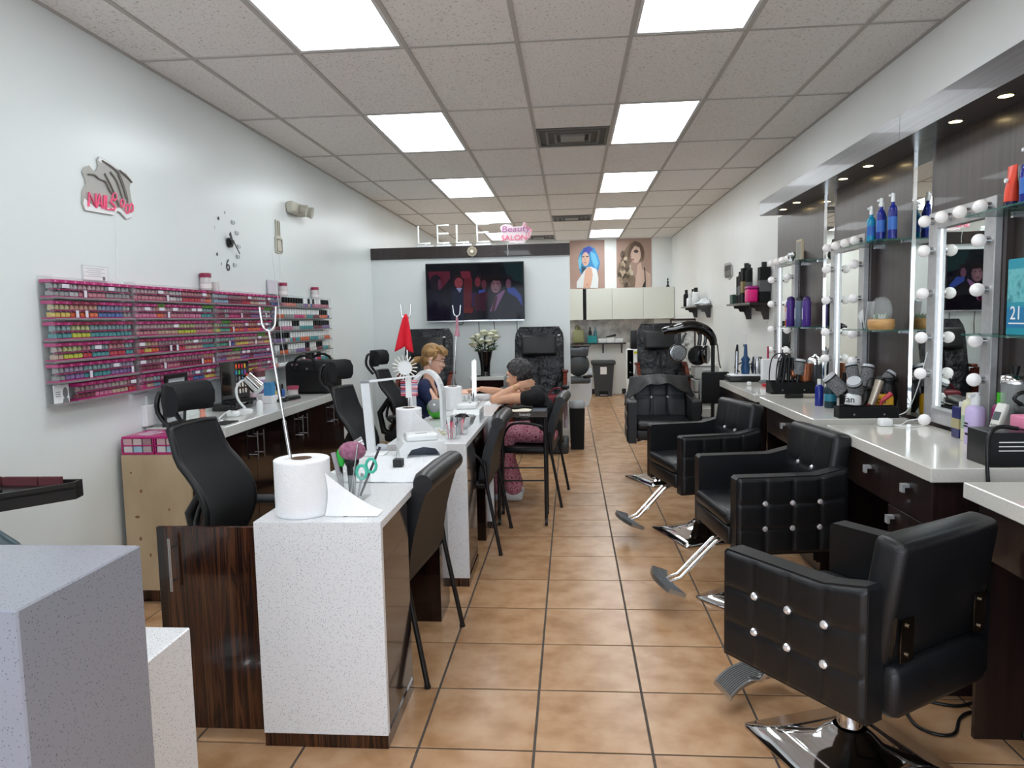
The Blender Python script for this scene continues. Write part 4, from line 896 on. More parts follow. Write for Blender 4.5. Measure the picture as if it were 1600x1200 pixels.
# ================================================================== office chairs (face +X)
def office_chair(x, y, rz, lab, seat=.50, arms=True, fl=1.0):
    t = thing('office_chair', lab, 'office chair', (x, y, 0), rz, 'black mesh office chairs'); w = .21
    for q in range(5):
        a = 2*PI*q/5+.3; c, s = math.cos(a), math.sin(a)
        B().loft([(0, 0, .11), (.16*c, .16*s, .095), (.29*c, .29*s, .075)], [.03, .022, .015], 8).out('base_arm', black_pl, t)
        B().cyl((.29*c-.012*s, .29*s+.012*c, .03), (.29*c+.012*s, .29*s-.012*c, .03), .03, n=12).cyl((.29*c, .29*s, .03), (.29*c, .29*s, .08), .008, n=8).out('caster', black_pl, t)
    B().cyl((0, 0, .09), (0, 0, seat-.07), .025, n=14).out('gas_column', steel, t)
    B().bb(-.14, .14, -.1, .1, seat-.075, seat-.045, bev=.008).out('mechanism', black_pl, t)
    B().bb(-.22, .27, -w, w, seat-.045, seat+.04, bev=.035, seg=3).out('seat', mesh_m, t)
    H = 1.07-seat
    def ctr(v):                            # side profile of the back: bulges forward at the lumbar
        return Vector((-.20+.07*math.sin(PI*min(1, v*1.35))*(1 if v < .74 else 1)-.11*v**1.4, 0, seat+.07+(H-.07)*v))
    def surf(u, v, off=0):
        c = ctr(v); ww = w*(.86+.14*math.sin(PI*min(1, .25+v*.8))); s = (u-.5)*2
        return Vector((c.x+.045*s*s+off, s*ww, c.z))
    n, m = 14, 8; k = m+1
    fv = [surf(j/m, i/n, .012) for i in range(n+1) for j in range(k)]; rv = [surf(j/m, i/n, -.006) for i in range(n+1) for j in range(k)]
    fs = [(i*k+j, i*k+j+1, (i+1)*k+j+1, (i+1)*k+j) for i in range(n) for j in range(m)]
    b = B(); b.add(fv, fs, True); b.add(rv, [f[::-1] for f in fs], True); b.out('mesh_back', mesh_m, t)
    rim = [surf(0, i/n) for i in range(n+1)]+[surf(j/m, 1) for j in range(1, m+1)]+[surf(1, i/n) for i in range(n-1, -1, -1)]+[surf(j/m, 0) for j in range(m-1, 0, -1)]
    B().tube(rim, .015, 8, closed=True).out('back_frame', black_pl, t)
    B().loft([(-.12, 0, seat-.04), (-.27, 0, seat+.02), (-.30, 0, seat+.18), (ctr(.5).x-.03, 0, ctr(.5).z)], [.028, .03, .026, .02], 10).out('spine', black_pl, t)
    for s in (-1, 1): B().tube([ctr(.45)+Vector((-.04, 0, 0)), ctr(.2)+Vector((-.05, s*.12, 0)), surf(.5+s*.5, .1)], .012, 8, sub=3).out('brace', black_pl, t)
    tp = ctr(1)
    hp = [Vector((tp.x-.035+.055*math.cos(a)*0+.07*(abs(a)/1.2)**2, .15*math.sin(a)/math.sin(1.2), 0)) for a in [-1.2+2.4*q/10 for q in range(11)]]
    b = B(); vs = []; prof = [(-.012, -.065), (.02, -.06), (.036, -.03), (.038, .02), (.02, .06), (-.012, .068), (-.02, 0)]
    for p in hp:
        for dx, dz in prof: vs.append((p.x+dx, p.y, tp.z+.115+dz))
    q2 = len(prof); fs = [(i*q2+j, i*q2+(j+1) % q2, (i+1)*q2+(j+1) % q2, (i+1)*q2+j)[::-1] for i in range(10) for j in range(q2)]
    b.add(vs, fs, True); b.add(vs[:q2], [tuple(range(q2))]); b.add(vs[-q2:], [tuple(range(q2))[::-1]]); b.out('headrest', mesh_m, t)
    B().tube([tp+Vector((-.02, -.05, -.02)), tp+Vector((-.075, -.06, .06)), tp+Vector((-.065, -.055, .14)), tp+Vector((-.065, .055, .14)), tp+Vector((-.075, .06, .06)), tp+Vector((-.02, .05, -.02))], .011, 8, sub=3).out('headrest_bracket', black_pl, t)
    B().bb(tp.x-.058, tp.x-.05, -.015, .015, tp.z+.085, tp.z+.115).out('tag', MAT('tag_yellow', 'd8d11f', .5), t)
    for s in (-1, 1):
        B().tube([(-.02, s*(w-.05), seat-.05), (-.03, s*(w+.05), seat-.03), (-.03, s*(w+.06), seat+.16)], .014, 8).out('arm_post', black_pl, t)
        B().bb(-.16, .14, s*(w+.06)-.04, s*(w+.06)+.04, seat+.16, seat+.19, bev=.012).out('arm_pad', MAT('arm_pad', '2a2c2e', .5), t)
    return t
office_chair(-1.37, 2.97, -.02, 'black mesh office chair with headrest at the first manicure table', .50)
office_chair(-1.22, 4.56, -.03, 'black office chair with round headrest behind the second table', .44)
office_chair(-1.36, 6.1, .0, 'black mesh office chair behind the blonde technician', .53)
# grey white cloth lying over the second chair's arm
def clothf(u, v): return (-1.16+.2*u, 4.13+.14*v, .735+.035*math.sin(3.3*u+1.2)*math.sin(2.5*v+.4)-.02*u)
o = B().grid(clothf, 12, 10).out('grey_cloth', noise_mat('grey_white_cloth', ['9aa2ac', 'c9ced4'], scale=(6, 6, 6), rough=.9)); sd = o.modifiers.new('thickness', 'SOLIDIFY'); sd.thickness = .004
tag(o, 'crumpled grey and white cloth beside the second towel roll', 'cloth')
# ================================================================== rolling trolley tray beside the client
t = thing('rolling_tray', 'black rolling tray trolley standing in front of the client', 'trolley', (-.365, 5.26, 0))
B().bb(-.19, .19, -.15, .20, .795, .805).bb(-.19, .19, -.15, -.142, .805, .835).bb(-.19, .19, .192, .2, .805, .835).bb(-.19, -.182, -.142, .192, .805, .835).bb(.182, .19, -.142, .192, .805, .835).out('tray', black_gl, t)
for sx in (-.17, .17):
    for sy in (-.13, .18):
        B().cyl((sx, sy, .07), (sx, sy, .795), .011, n=10).out('leg', black_pl, t)
        B().cyl((sx-.01, sy, .03), (sx+.01, sy, .03), .03, n=14).cyl((sx, sy, .03), (sx, sy, .075), .012, n=8).out('caster', black_pl, t)
B().tube([(-.17, -.13, .33), (.17, -.13, .33)], .006, 6).tube([(-.17, .18, .36), (.17, .18, .36)], .006, 6).out('rail', black_pl, t)
text_mesh('beauty', 'lettering', MAT('logo_silver', 'c9cbcc', .4), t, basis((.03, -.1505, .815), (1, 0, 0), (0, 0, 1)), .03)
def cl2(u, v): return (-.49+.17*u+.02*v, 5.16+.25*v, .808+.004*math.sin(7*u)*math.sin(5*v)+.004)
o = B().grid(cl2, 8, 8).out('napkin', MAT('cream_cloth', 'e6dfcc', .9)); sd = o.modifiers.new('thickness', 'SOLIDIFY'); sd.thickness = .006; sd.offset = 1
tag(o, 'folded cream napkin lying in the black trolley tray', 'napkin')
# ================================================================== partition: television, signs, chairs
def yp(x, y, Y): return px(x, y, 1, Y)
LW = MAT('letter_white', 'eef1f0', .35, emit='ffffff', es=.15)
for q, (x0, x1, ch) in enumerate(((654, 676, 'L'), (684, 704, 'E'), (714, 736, 'L'), (746, 767, 'E'))):
    a = yp(x0, 383, 8.8); b = yp(x1, 383, 8.8); h = .255
    t = thing('neon_letter', f'white neon letter {ch} on the header, {["first of the word", "second letter of the word", "third letter, between two Es", "last letter before the pink sign"][q]}', 'letter', (a.x, 8.80, 2.3895), 0, 'white neon letters on the header'); w = b.x-a.x
    B().bb(-.01, w+.01, -.035, .035, 0, .022).out('base', white_pl, t)
    L = [[(0, 0, h), (0, 0, .045), (w*.85, 0, .045)]] if ch == 'L' else [[(w*.9, 0, h), (0, 0, h), (0, 0, .045), (w*.9, 0, .045)], [(0, 0, .155), (w*.85, 0, .155)]]
    bb_ = B()
    for l in L: bb_.tube(l, .0115, 8)
    bb_.cyl((w*.5, 0, .022), (w*.5, 0, .045), .006, n=8).out('tube', LW, t)
# pink Beauty SALON sign
sp_ = lambda L: [(560+x/5.333, 330+y/5.333) for x, y in L]
t = thing('salon_neon_sign', 'pink and lilac neon sign reading Beauty SALON on the header', 'neon sign', (0, 0, 0))
YS = 8.755
P = sp_([(1185, 125), (1215, 108), (1265, 112), (1290, 130), (1365, 122), (1375, 92), (1398, 95), (1408, 130), (1450, 150), (1440, 190), (1430, 225), (1395, 245), (1380, 270), (1270, 275), (1255, 250), (1195, 250), (1188, 215), (1200, 180), (1182, 150)])
B().prism([(p.x, p.z) for p in (yp(x, y, YS) for x, y in P)], 1, YS, YS+.008).out('backing', MAT('sign_pink_white', 'f3e4e8', .25), t)
def fitted(txt, x0, y0, x1, y1, m, nm, Y):
    a = yp(*sp_([(x0, y1)])[0], Y); b = yp(*sp_([(x1, y0)])[0], Y); c = (a+b)/2
    o = text_mesh(txt, nm, m, t, Matrix(), 1, .002); xs_ = [v.co.x for v in o.data.vertices]; ys_ = [v.co.y for v in o.data.vertices]
    sx = (b.x-a.x)/(max(xs_)-min(xs_)); sy = (b.z-a.z)/(max(ys_)-min(ys_)); mx, my = (max(xs_)+min(xs_))/2, (max(ys_)+min(ys_))/2
    for v in o.data.vertices: v.co = Vector((c.x+(v.co.x-mx)*sx+(v.co.y-my)*sy*.12*(nm == 'script_lettering'), Y-v.co.z, c.z+(v.co.y-my)*sy))
    o.data.update(); return o
fitted('Beauty', 1200, 118, 1432, 190, MAT('neon_lilac', 'c878b4', .35), 'script_lettering', YS-.004)
fitted('SALON', 1192, 195, 1400, 245, neon_pink, 'block_lettering', YS-.004)
B().tube([yp(x, y, YS-.006) for x, y in sp_([(1375, 130), (1390, 98), (1405, 135), (1445, 155), (1415, 185), (1430, 215), (1400, 225)])], .004, 6).out('star_tube', neon_pink, t)
B().tube([yp(x, y, YS-.006) for x, y in sp_([(1260, 262), (1290, 256), (1320, 266), (1345, 258), (1375, 266)])], .004, 6, sub=3).out('flourish_tube', neon_white, t)
B().tube([yp(x, y, YS+.012) for x, y in sp_([(1242, 262), (1241, 290), (1247, 330), (1245, 370)])], .003, 6, sub=2).out('cord', white_pl, t)
for o_ in [c for c in t.children if c.name.startswith(('block', 'script'))]: pass
# round alarm on the header
p = yp(738, 393, 8.775); t = thing('alarm_sounder', 'beige octagonal alarm sounder fixed on the dark header', 'alarm', (p.x, 8.774, p.z))
B().prism(circ((0, 0), .062, 8), 1, -.03, 0).out('housing', MAT('alarm_beige', 'a49a86', .5), t); B().prism(circ((0, 0), .038, 20), 1, -.036, -.0301).out('ring', MAT('alarm_ring', '8d8472', .5), t); B().lathe([(.0, 0), (.018, .0)], n=12).prism(circ((0, 0), .02, 16), 1, -.042, -.0361).out('dome', MAT('alarm_dome', 'e6e0d2', .3), t)
# television
YT = 8.70
t = thing('television', 'large flat television showing men in suits on the white partition', 'television', (0, 0, 0))
bl, tr = yp(669, 502, YT), yp(818, 408, YT); x0, x1 = -1.742, -.551; z0, z1 = 1.487, 2.182
B().bb(x0, x1, YT, YT+.045, z0, z1, bev=.004, seg=1).out('body', black_pl, t)
B().bb(x0, x1, YT-.004, YT+.003, z0-.012, z0+.006, bev=.002, seg=1).out('bottom_bezel', steel, t)
B().bb(-1.35, -.95, YT+.0451, 8.7995, 1.65, 2.0).out('wall_mount', black_pl, t)
def scr(hexc, s=.5): return MAT('screen_'+hexc, '030303', .06, spec=.18, emit=hexc, es=s)
SCOL = []; sm = {}
sb = B()
def sidx(h):
    if h not in sm: sm[h] = len(SCOL); SCOL.append(scr(h))
    return sm[h]
lay = [0]
def spoly(pts, h):
    lay[0] += 1; y = YT-.0006-.0002*lay[0]
    V = [yp(a, b, YT) for a, b in sp_(pts)]
    V = [(min(max(v.x, x0+.012), x1-.012), y, min(max(v.z, z0+.012), z1-.012)) for v in V]
    ar = sum(V[i][0]*V[(i+1) % len(V)][2]-V[(i+1) % len(V)][0]*V[i][2] for i in range(len(V)))
    sb.add(V, [tuple(range(len(V))) if ar > 0 else tuple(range(len(V)))[::-1]], False, sidx(h))
def sell(cx, cy, rx, ry, h, n=18): spoly([(cx+rx*math.cos(2*PI*i/n), cy+ry*math.sin(2*PI*i/n)) for i in range(n)], h)
spoly([(540, 400), (1420, 400), (1420, 940), (540, 940)], '0b0a18')
spoly([(540, 400), (1420, 400), (1420, 500), (540, 520)], '080d16')
spoly([(1200, 430), (1400, 430), (1400, 600), (1250, 560)], '122a2e')
spoly([(580, 505), (760, 500), (765, 560), (700, 640), (600, 600)], '5a1a30')
spoly([(850, 500), (930, 500), (940, 560), (860, 560)], '6e1f33'); spoly([(880, 560), (950, 560), (940, 800), (870, 840)], '5a1420'); spoly([(850, 820), (960, 800), (950, 850), (850, 845)], '6a1616')
spoly([(940, 680), (1080, 680), (1060, 800), (950, 790)], '2e1448')
sell(645, 600, 50, 72, '1c1222'); sell(678, 612, 16, 46, '5a3046'); spoly([(580, 650), (690, 680), (760, 760), (760, 900), (580, 900)], '100b20')
sell(830, 585, 44, 56, '2a0f18'); sell(836, 598, 34, 44, '8a3a46'); sell(826, 590, 6, 3, '3a121c'); sell(850, 590, 6, 3, '3a121c'); sell(840, 622, 10, 3, '541a26'); spoly([(780, 650), (830, 640), (875, 660), (880, 900), (770, 900)], '121532'); spoly([(815, 640), (865, 640), (845, 680)], '8890b8')
sell(1008, 576, 36, 50, '1e0a12'); sell(994, 590, 24, 40, '6e2636'); sell(1062, 596, 36, 60, '1a0c14'); sell(1046, 612, 22, 40, '5a2a3a'); sell(984, 586, 5, 3, '30101a'); spoly([(1000, 660), (1060, 650), (1050, 700), (1010, 720)], '3a4a98'); spoly([(960, 700), (1060, 670), (1100, 690), (1090, 830), (970, 830)], '3a0f24')
sell(1258, 590, 30, 56, '180e16'); sell(1250, 606, 22, 40, '644056'); spoly([(1240, 640), (1300, 635), (1355, 700), (1372, 800), (1250, 760)], '2f4596')
sell(1150, 585, 56, 62, '1a1016'); sell(1146, 618, 44, 66, '6a4a56'); sell(1140, 632, 30, 46, '7c5a66'); sell(1126, 604, 8, 4, '2a1a22'); sell(1160, 604, 8, 4, '2a1a22'); spoly([(1138, 606), (1148, 606), (1152, 634), (1134, 634)], '8a6672'); sell(1142, 652, 15, 4, '4a2630'); spoly([(1102, 560), (1150, 535), (1200, 560), (1206, 610), (1192, 620), (1180, 580), (1120, 576), (1106, 610)], '120b10'); spoly([(1090, 690), (1150, 690), (1215, 655), (1320, 720), (1378, 800), (1385, 900), (1070, 900), (1060, 760)], '0a0912'); spoly([(1145, 705), (1215, 655), (1222, 665), (1140, 830), (1095, 835)], '7a527e'); spoly([(1135, 705), (1160, 712), (1135, 830), (1108, 832)], '3e0c22')
sb.out('screen', SCOL, t)
for q, L in enumerate((((748, 503), (749, 530), (748, 545)), ((771, 501), (773, 515), (772, 545)), ((808, 498), (808, 512), (809, 525)))):
    tag(B().tube([yp(x, y, 8.794) for x, y in L], .004, 6, sub=2).out('tv_cable', black_pl), ['black cable below the television nearest the red cloth', 'black cable below the television directly above the roses', 'black cable below the television at the massage chair'][q], 'cable')
tag(B().tube([yp(x, y, 8.78) for x, y in ((711, 503), (720, 508), (724, 504), (726, 502))], .004, 6, sub=3).out('tv_cable', black_pl), 'short looped black cable under the television edge', 'cable')
# ---- massage chairs (face -Y)
maho = wood('mahogany', ['4a1a10', '5e2416', '6f3020'], scale=(3, 20, 20), rough=.15)
def massage_chair(x, y, rz, lab):
    t = thing('massage_chair', lab, 'massage chair', (x, y, 0), rz, 'black pedicure massage chairs'); w = .285
    n, m = 12, 12
    def half(v): return w*(1 if v < .85 else math.sqrt(max(0.0, 1-((v-.85)/.15)**2*.35)))
    def f(u, v, off): s = (u-.5)*2; return Vector((s*half(v), .10+.22*v+off*(1-.55*abs(s)**3), .52+.88*v))
    fv = [f(j/m, i/n, -.075-.01*math.sin(9*i)) for i in range(n+1) for j in range(m+1)]; rv = [f(j/m, i/n, .06) for i in range(n+1) for j in range(m+1)]; k = m+1
    fs = [(i*k+j, i*k+j+1, (i+1)*k+j+1, (i+1)*k+j) for i in range(n) for j in range(m)]
    rim = [j for j in range(k)]+[i*k+m for i in range(1, n+1)]+[n*k+j for j in range(m-1, -1, -1)]+[i*k for i in range(n-1, 0, -1)]; o = len(fv)
    b = B(); b.add(fv, fs, True); b.add(rv, [q[::-1] for q in fs], True); b.add(fv+rv, [(a, a+o, rim[(q+1) % len(rim)]+o, rim[(q+1) % len(rim)]) for q, a in enumerate(rim)], True); b.out('backrest', leather_w, t)
    B(Matrix.Translation((0, .175, 1.19)) @ Matrix.Rotation(-.24, 4, 'X')).bb(-.205, .205, -.07, .04, -.13, .11, bev=.03, seg=3).out('head_pillow', leather, t)
    B(Matrix.Translation((0, .12, .82)) @ Matrix.Rotation(-.24, 4, 'X')).bb(-.004, .004, -.062, -.03, -.22, .22).out('seam', black_mat, t)
    B().bb(-.25, .25, -.42, .12, .44, .56, bev=.04, seg=3).out('seat', leather, t)
    B().bb(-.26, .26, -.40, .30, .12, .4399, bev=.02).out('seat_base', black_pl, t)
    for s in (-1, 1):
        B().prism([(-.36, .30), (.22, .25), (.24, .66), (.10, .86), (-.05, .88), (-.30, .70)], 0, s*.30-.022 if s > 0 else -.322, s*.30+.022 if s > 0 else -.278).out('side_panel', maho, t)
        B(Matrix.Translation((s*.30, -.05, .86))).bb(-.045, .045, -.30, .18, -.135, -.10, bev=.012).out('armrest', black_pl, t)
        B().bb(s*.30-.035, s*.30+.035, .06, .16, .87, .905, bev=.01).out('arm_cap', maho, t)
    B().bb(-.33, .33, -.30, .25, .0, .12, bev=.02).out('foot_base', MAT('base_grey', '3a3b3d', .5), t)
    B().bb(.22, .25, -.045, -.04, 1.30, 1.315).out('logo_tag', print_w, t)
    return t
massage_chair(-1.68, 8.22, 0, 'black leather massage chair behind the technician')
massage_chair(-.37, 8.20, 0, 'black leather massage chair behind the client, below the television')
massage_chair(1.15, 9.35, 0, 'black leather massage chair behind the draped salon chair')
tag(B().bb(-.27, -.08, 7.72, 7.92, .562, .67, bev=.03, seg=3).tube([(-.25, 7.82, .66), (-.2, 7.82, .73), (-.12, 7.82, .735), (-.09, 7.82, .66)], .008, 8, sub=3).out('red_purse', MAT('wine_leather', '6d0f22', .35)), 'dark red leather purse on the massage chair seat', 'purse')
# ---- white topped stand with vase of roses
t = thing('side_cabinet', 'low cabinet with white top under the vase of roses', 'cabinet', (-.97, 8.45, 0))
B().bb(-.20, .20, -.22, .25, .80, .84, bev=.003, seg=1).out('top', quartz_l, t); B().bb(-.19, .19, -.20, .24, .0, .7999).out('body', ebony_dk, t)
t = thing('flower_vase', 'tall black trumpet vase on the white topped cabinet', 'vase', (-1.0, 8.36, .8405))
B().lathe([(.062, 0), (.058, .01), (.055, .06), (.062, .16), (.088, .28), (.092, .30), (.082, .30), (.055, .17), (.03, .02)], n=24, cap=False).lathe([(.0, .0), (.062, .0)], n=24).out('body', black_gl, t)
tag(B().bb(-1.13, -1.05, 8.26, 8.34, .8405, .855, bev=.004).out('remote', black_pl), 'small black remote control beside the vase', 'remote')
rose_m = noise_mat('white_rose', ['dfe3c8', 'f2f0e0'], scale=(30, 30, 30), rough=.7); leaf_m = noise_mat('rose_leaf', ['1d3a1c', '2d5226', '3b6130'], scale=(15, 15, 15), rough=.5)
t = thing('rose_bouquet', 'bouquet of white roses with green leaves in the black vase', 'flowers', (-1.0, 8.36, 1.13))
rs = [(-.13, 0, .13), (-.07, -.06, .16), (0, -.04, .20), (.07, -.05, .17), (.13, 0, .14), (-.10, -.08, .07), (-.03, -.10, .10), (.06, -.10, .09), (.0, .05, .18), (.10, .06, .2), (-.14, .02, .06)]
def rose(c, r):
    b = B()
    for L, (rr_, n, ti) in enumerate(((r*.45, 4, .2), (r*.75, 5, .45), (r, 6, .8))):
        for q in range(n):
            a = 2*PI*q/n+L
            def pet(u, v, a=a, rr_=rr_, ti=ti, n=n):
                aa = a+(u-.5)*2*PI/n*1.35; rad = rr_*(.25+.75*v**.6)*(1+.12*ti*v); return (c[0]+rad*math.cos(aa), c[1]+rad*math.sin(aa), c[2]+r*(.75-.35*ti)*v+r*.1-(u-.5)**2*r*.5*v)
            b.grid(pet, 3, 3)
    b.sph((c[0], c[1], c[2]+r*.3), r*.62, 10, 8); return b
for q, c in enumerate(rs):
    r_ = rose(c, .056).out('rose', rose_m, t); B().tube([(0, 0, -.15), (c[0]*.5, c[1]*.5, -.02), (c[0], c[1], c[2])], .004, 6, sub=3).out('stem', leaf_m, r_)
rl = random.Random(5)
for q in range(44):
    a = rl.uniform(0, 2*PI); R0 = rl.uniform(.05, .1); L = rl.uniform(.06, .1); z = rl.uniform(-.0, .12); up = rl.uniform(-.3, .7)
    d = Vector((math.cos(a), math.sin(a), up)).normalized(); s = Vector((-math.sin(a), math.cos(a), 0)); p = Vector((R0*math.cos(a), R0*math.sin(a), z))
    B().add([p, p+d*L*.4+s*L*.28-Vector((0, 0, .006)), p+d*L, p+d*L*.4-s*L*.28-Vector((0, 0, .006)), p+d*L*.45+Vector((0, 0, .004))], [(0, 1, 4), (1, 2, 4), (2, 3, 4), (3, 0, 4)], True).out('leaf', leaf_m, t)
# ---- bin with plastic liner beside the massage chair
t = thing('liner_bin', 'square black bin with clear plastic liner beside massage chair', 'bin', (.058, 8.25, 0))
B().prism([(-.075, 0), (.075, 0), (.088, .47), (-.088, .47)], 1, -.088, .088).out('bin', black_mat, t)
B().lathe([(.092, .472), (.094, .50), (.09, .53), (.075, .55), (.06, .53)], n=10, cap=False, smooth=True).out('liner', MAT('plastic_film', 'c3ccd2', .15, alpha=.55), t)
# ---- shampoo unit beyond the partition end
t = thing('shampoo_unit', 'shampoo chair with black basin, grey seat shell and silver base', 'shampoo chair', (.10, 12.45, 0))
B().prism([(-.22, .85), (.18, .85), (.20, 1.0), (-.25, 1.0)], 1, -.2, .2).lathe([(.24, .0), (.27, .02), (.24, .02), (.15, -.06)], (-.02, 0, 1.0), 20, cap=False).out('basin', black_gl, t)
B().sph((.02, -.1, .70), (.19, .12, .20), 18, 12).out('backrest', MAT('seat_grey', '43474a', .4), t)
B().bb(-.2, .22, -.45, .0, .40, .50, bev=.04, seg=3).out('seat', MAT('seat_grey', '43474a', .4), t)
B().tube([(.22, -.2, .50), (.23, -.35, .52), (.1, -.45, .52)], .022, 10, sub=3).out('armrest', black_pl, t)
B().prism([(-.15, 0), (.18, 0), (.24, .18), (.25, .62), (.21, .66), (.16, .50), (-.1, .42)], 1, -.22, -.10).out('side_shell', MAT('silver_paint', 'c3c9cc', .2, .6), t)
B().bb(-.16, .12, -.09, .2, 0, .42).out('base', white_pl, t)
# ================================================================== back wall
YW = YB
def poster(x0, x1, z0, z1, lab):
    t = thing('poster', lab, 'poster', (0, 0, 0)); B().bb(x0, x1, YW-.012, YW-.001, z0, z1).out('board', noise_mat('poster_backdrop', ['a98a7d', 'b99c8f'], scale=(1.2, 1.2, 1.2), rough=.5), t)
    return t
cp = lambda L: [(860+x/7.06, 350+y/7.06) for x, y in L]
def pprint(t, layers, Y, nm):
    b = B(); mats = []
    for i, (pts, col) in enumerate(layers):
        V = [yp(a, c, Y) for a, c in cp(pts)]; y = Y-.0005-.0012*i
        V = [(v.x, y, v.z) for v in V]
        ar = sum(V[k][0]*V[(k+1) % len(V)][2]-V[(k+1) % len(V)][0]*V[k][2] for k in range(len(V)))
        mm = MAT('ink_'+col, col, .55)
        if mm not in mats: mats.append(mm)
        b.add(V, [tuple(range(len(V))) if ar > 0 else tuple(range(len(V)))[::-1]], False, mats.index(mm))
    b.out(nm, mats, t)
def el(cx, cy, rx, ry, n=16, rot=0): return [(cx+rx*math.cos(2*PI*i/n)*math.cos(rot)-ry*math.sin(2*PI*i/n)*math.sin(rot), cy+rx*math.cos(2*PI*i/n)*math.sin(rot)+ry*math.sin(2*PI*i/n)*math.cos(rot)) for i in range(n)]
t = poster(.0, .665, 2.05, 2.975, 'poster of a woman with wavy blue hair and white top')
L = [([(430, 240), (490, 270), (525, 350), (548, 430), (530, 500), (505, 545), (450, 480), (400, 520), (340, 555), (315, 500), (330, 430), (305, 400), (325, 320), (365, 265)], '3f8fc6'),
     ([(370, 270), (425, 245), (470, 275), (430, 330), (380, 330), (345, 340)], '4d56b5'),
     ([(440, 300), (495, 330), (530, 430), (505, 500), (470, 440), (450, 380)], '6cb9dc'), ([(305, 405), (335, 330), (345, 420), (330, 500), (318, 490)], '7cc6de'),
     ([(345, 470), (395, 480), (395, 510), (345, 552)], '35525e'),
     (el(388, 388, 42, 78, 18), 'd9b6a4'), ([(352, 360), (374, 352), (374, 366), (352, 370)], '5a4640'), ([(392, 356), (418, 350), (420, 364), (394, 368)], '5a4640'), (el(383, 428, 16, 6, 10), 'b06a66'), ([(380, 370), (390, 408), (376, 408)], 'c79d8a'),
     ([(405, 480), (450, 470), (510, 500), (530, 600), (525, 705), (290, 705), (290, 640), (330, 580), (370, 520)], 'dfe0e0'),
     ([(420, 470), (455, 490), (468, 560), (455, 640), (440, 705), (362, 705), (372, 600), (385, 510)], 'd9ad96'), (el(408, 672, 9, 12, 8), 'c08a78')]
pprint(t, L, YW-.0125, 'print')
t = poster(.893, 1.557, 2.05, 2.985, 'poster of a woman with long curly blonde brown hair')
L = [([(930, 185), (985, 200), (1025, 250), (1040, 330), (1030, 400), (1000, 420), (900, 400), (870, 450), (910, 520), (940, 620), (930, 698), (800, 698), (770, 640), (740, 590), (735, 520), (755, 440), (790, 380), (800, 320), (840, 260), (880, 210)], '84705e'),
     ([(1000, 420), (1010, 500), (1060, 520), (1105, 550), (1112, 698), (930, 698), (950, 560), (960, 450)], 'd4b5a3'), (el(940, 330, 58, 100, 20), 'd9bcab'),
     ([(915, 298), (945, 280), (975, 300), (960, 318), (930, 318)], '574841'), (el(905, 392, 20, 12, 12), 'b27a72'), ([(890, 330), (900, 368), (884, 366)], 'c5a392'),
     ([(935, 190), (1000, 220), (1035, 300), (1020, 390), (1000, 350), (985, 260), (930, 240), (895, 290), (880, 350), (850, 400), (860, 300), (890, 230)], '6d5648')]
rp = random.Random(8)
for q in range(26):
    cx, cy = rp.uniform(760, 900), rp.uniform(330, 680); L.append((el(cx, cy, rp.uniform(10, 24), rp.uniform(20, 42), 10, rp.uniform(-.8, .8)), rp.choice(['b7a48c', '9c8872', 'cbbba2', '6a5a4c', '564739'])))
L += [([(1030, 480), (1042, 480), (1048, 600), (1050, 640), (1040, 640)], '2e2a2c'), ([(1010, 698), (1035, 635), (1050, 640), (1048, 698)], '2e2a2c')]
pprint(t, L, YW-.0125, 'print')
cabw = MAT('cabinet_white', 'e3e5da', .35)
t = thing('wall_cabinet', 'row of white hanging cabinets below the posters', 'cabinet', (0, 0, 0))
B().bb(-.02, 1.945, 13.86, YW-.001, 1.45, 2.04).out('body', MAT('cabinet_body', 'c9cbc2', .5), t)
for a, b in ((-.02, .235), (.30, .78), (.785, 1.362), (1.368, 1.94)): B().bb(a, b, 13.84, 13.8595, 1.452, 2.038, bev=.002, seg=1).out('door', cabw, t)
B().bb(.2355, .2995, 13.845, 13.8595, 1.453, 2.036).out('gap_shade', black_mat, t)  # solid black board, paints the shade of the gap between two doors
tag(B().lathe([(.04, 0), (.03, .02), (.012, .06), (.02, .09), (.008, .12), (.016, .15), (0, .17)], (1.84, 13.97, 2.0405), 12).out('figurine', black_pl), 'small black figurine on top of the white wall cabinets', 'figurine')
t = tag(B().bb(-.02, 1.6, YW-.008, YW-.0005, 1.0, 1.449).out('backsplash', noise_mat('marble_tile', ['8f8c89', 'b9b6b1', 'd8d6d2'], scale=(6, 6, 6), detail=8, rough=.25)), 'grey veined marble backsplash under the white wall cabinets', 'backsplash')
t = thing('bracket_shelf', 'dark narrow shelf on brackets below the marble backsplash', 'shelf', (0, 0, 0))
B().bb(-.02, 1.05, 13.93, YW-.0005, .98, 1.0).out('board', espresso, t)
for x in (.22, .62, .98): B().bb(x-.012, x+.012, 14.155, YW-.0005, .80, .9799).prism([(14.155, .979), (14.0, .979), (14.0, .965), (14.155, .84)], 0, x-.008, x+.008).out('bracket', black_pl, t)
zs = 1.0005
t = thing('jug', 'olive green plastic jug on the bracket shelf', 'jug', (.15, 14.03, zs)); B().bb(-.11, .11, -.07, .07, 0, .27, bev=.03, seg=2).out('body', MAT('olive_plastic', '8d9068', .35), t); B().cyl((0, 0, .27), (0, 0, .33), .035, n=14).tube([(-.07, 0, .27), (-.06, 0, .33), (0, 0, .345)], .012, 8).out('spout', MAT('olive_dark', '74784f', .4), t)
t = thing('teal_bin', 'small teal storage bin holding tools on the shelf', 'bin', (.41, 14.03, zs)); B().bb(-.09, .09, -.07, .07, 0, .15, bev=.008, seg=1).out('body', MAT('teal_plastic', '1f8f92', .4), t)
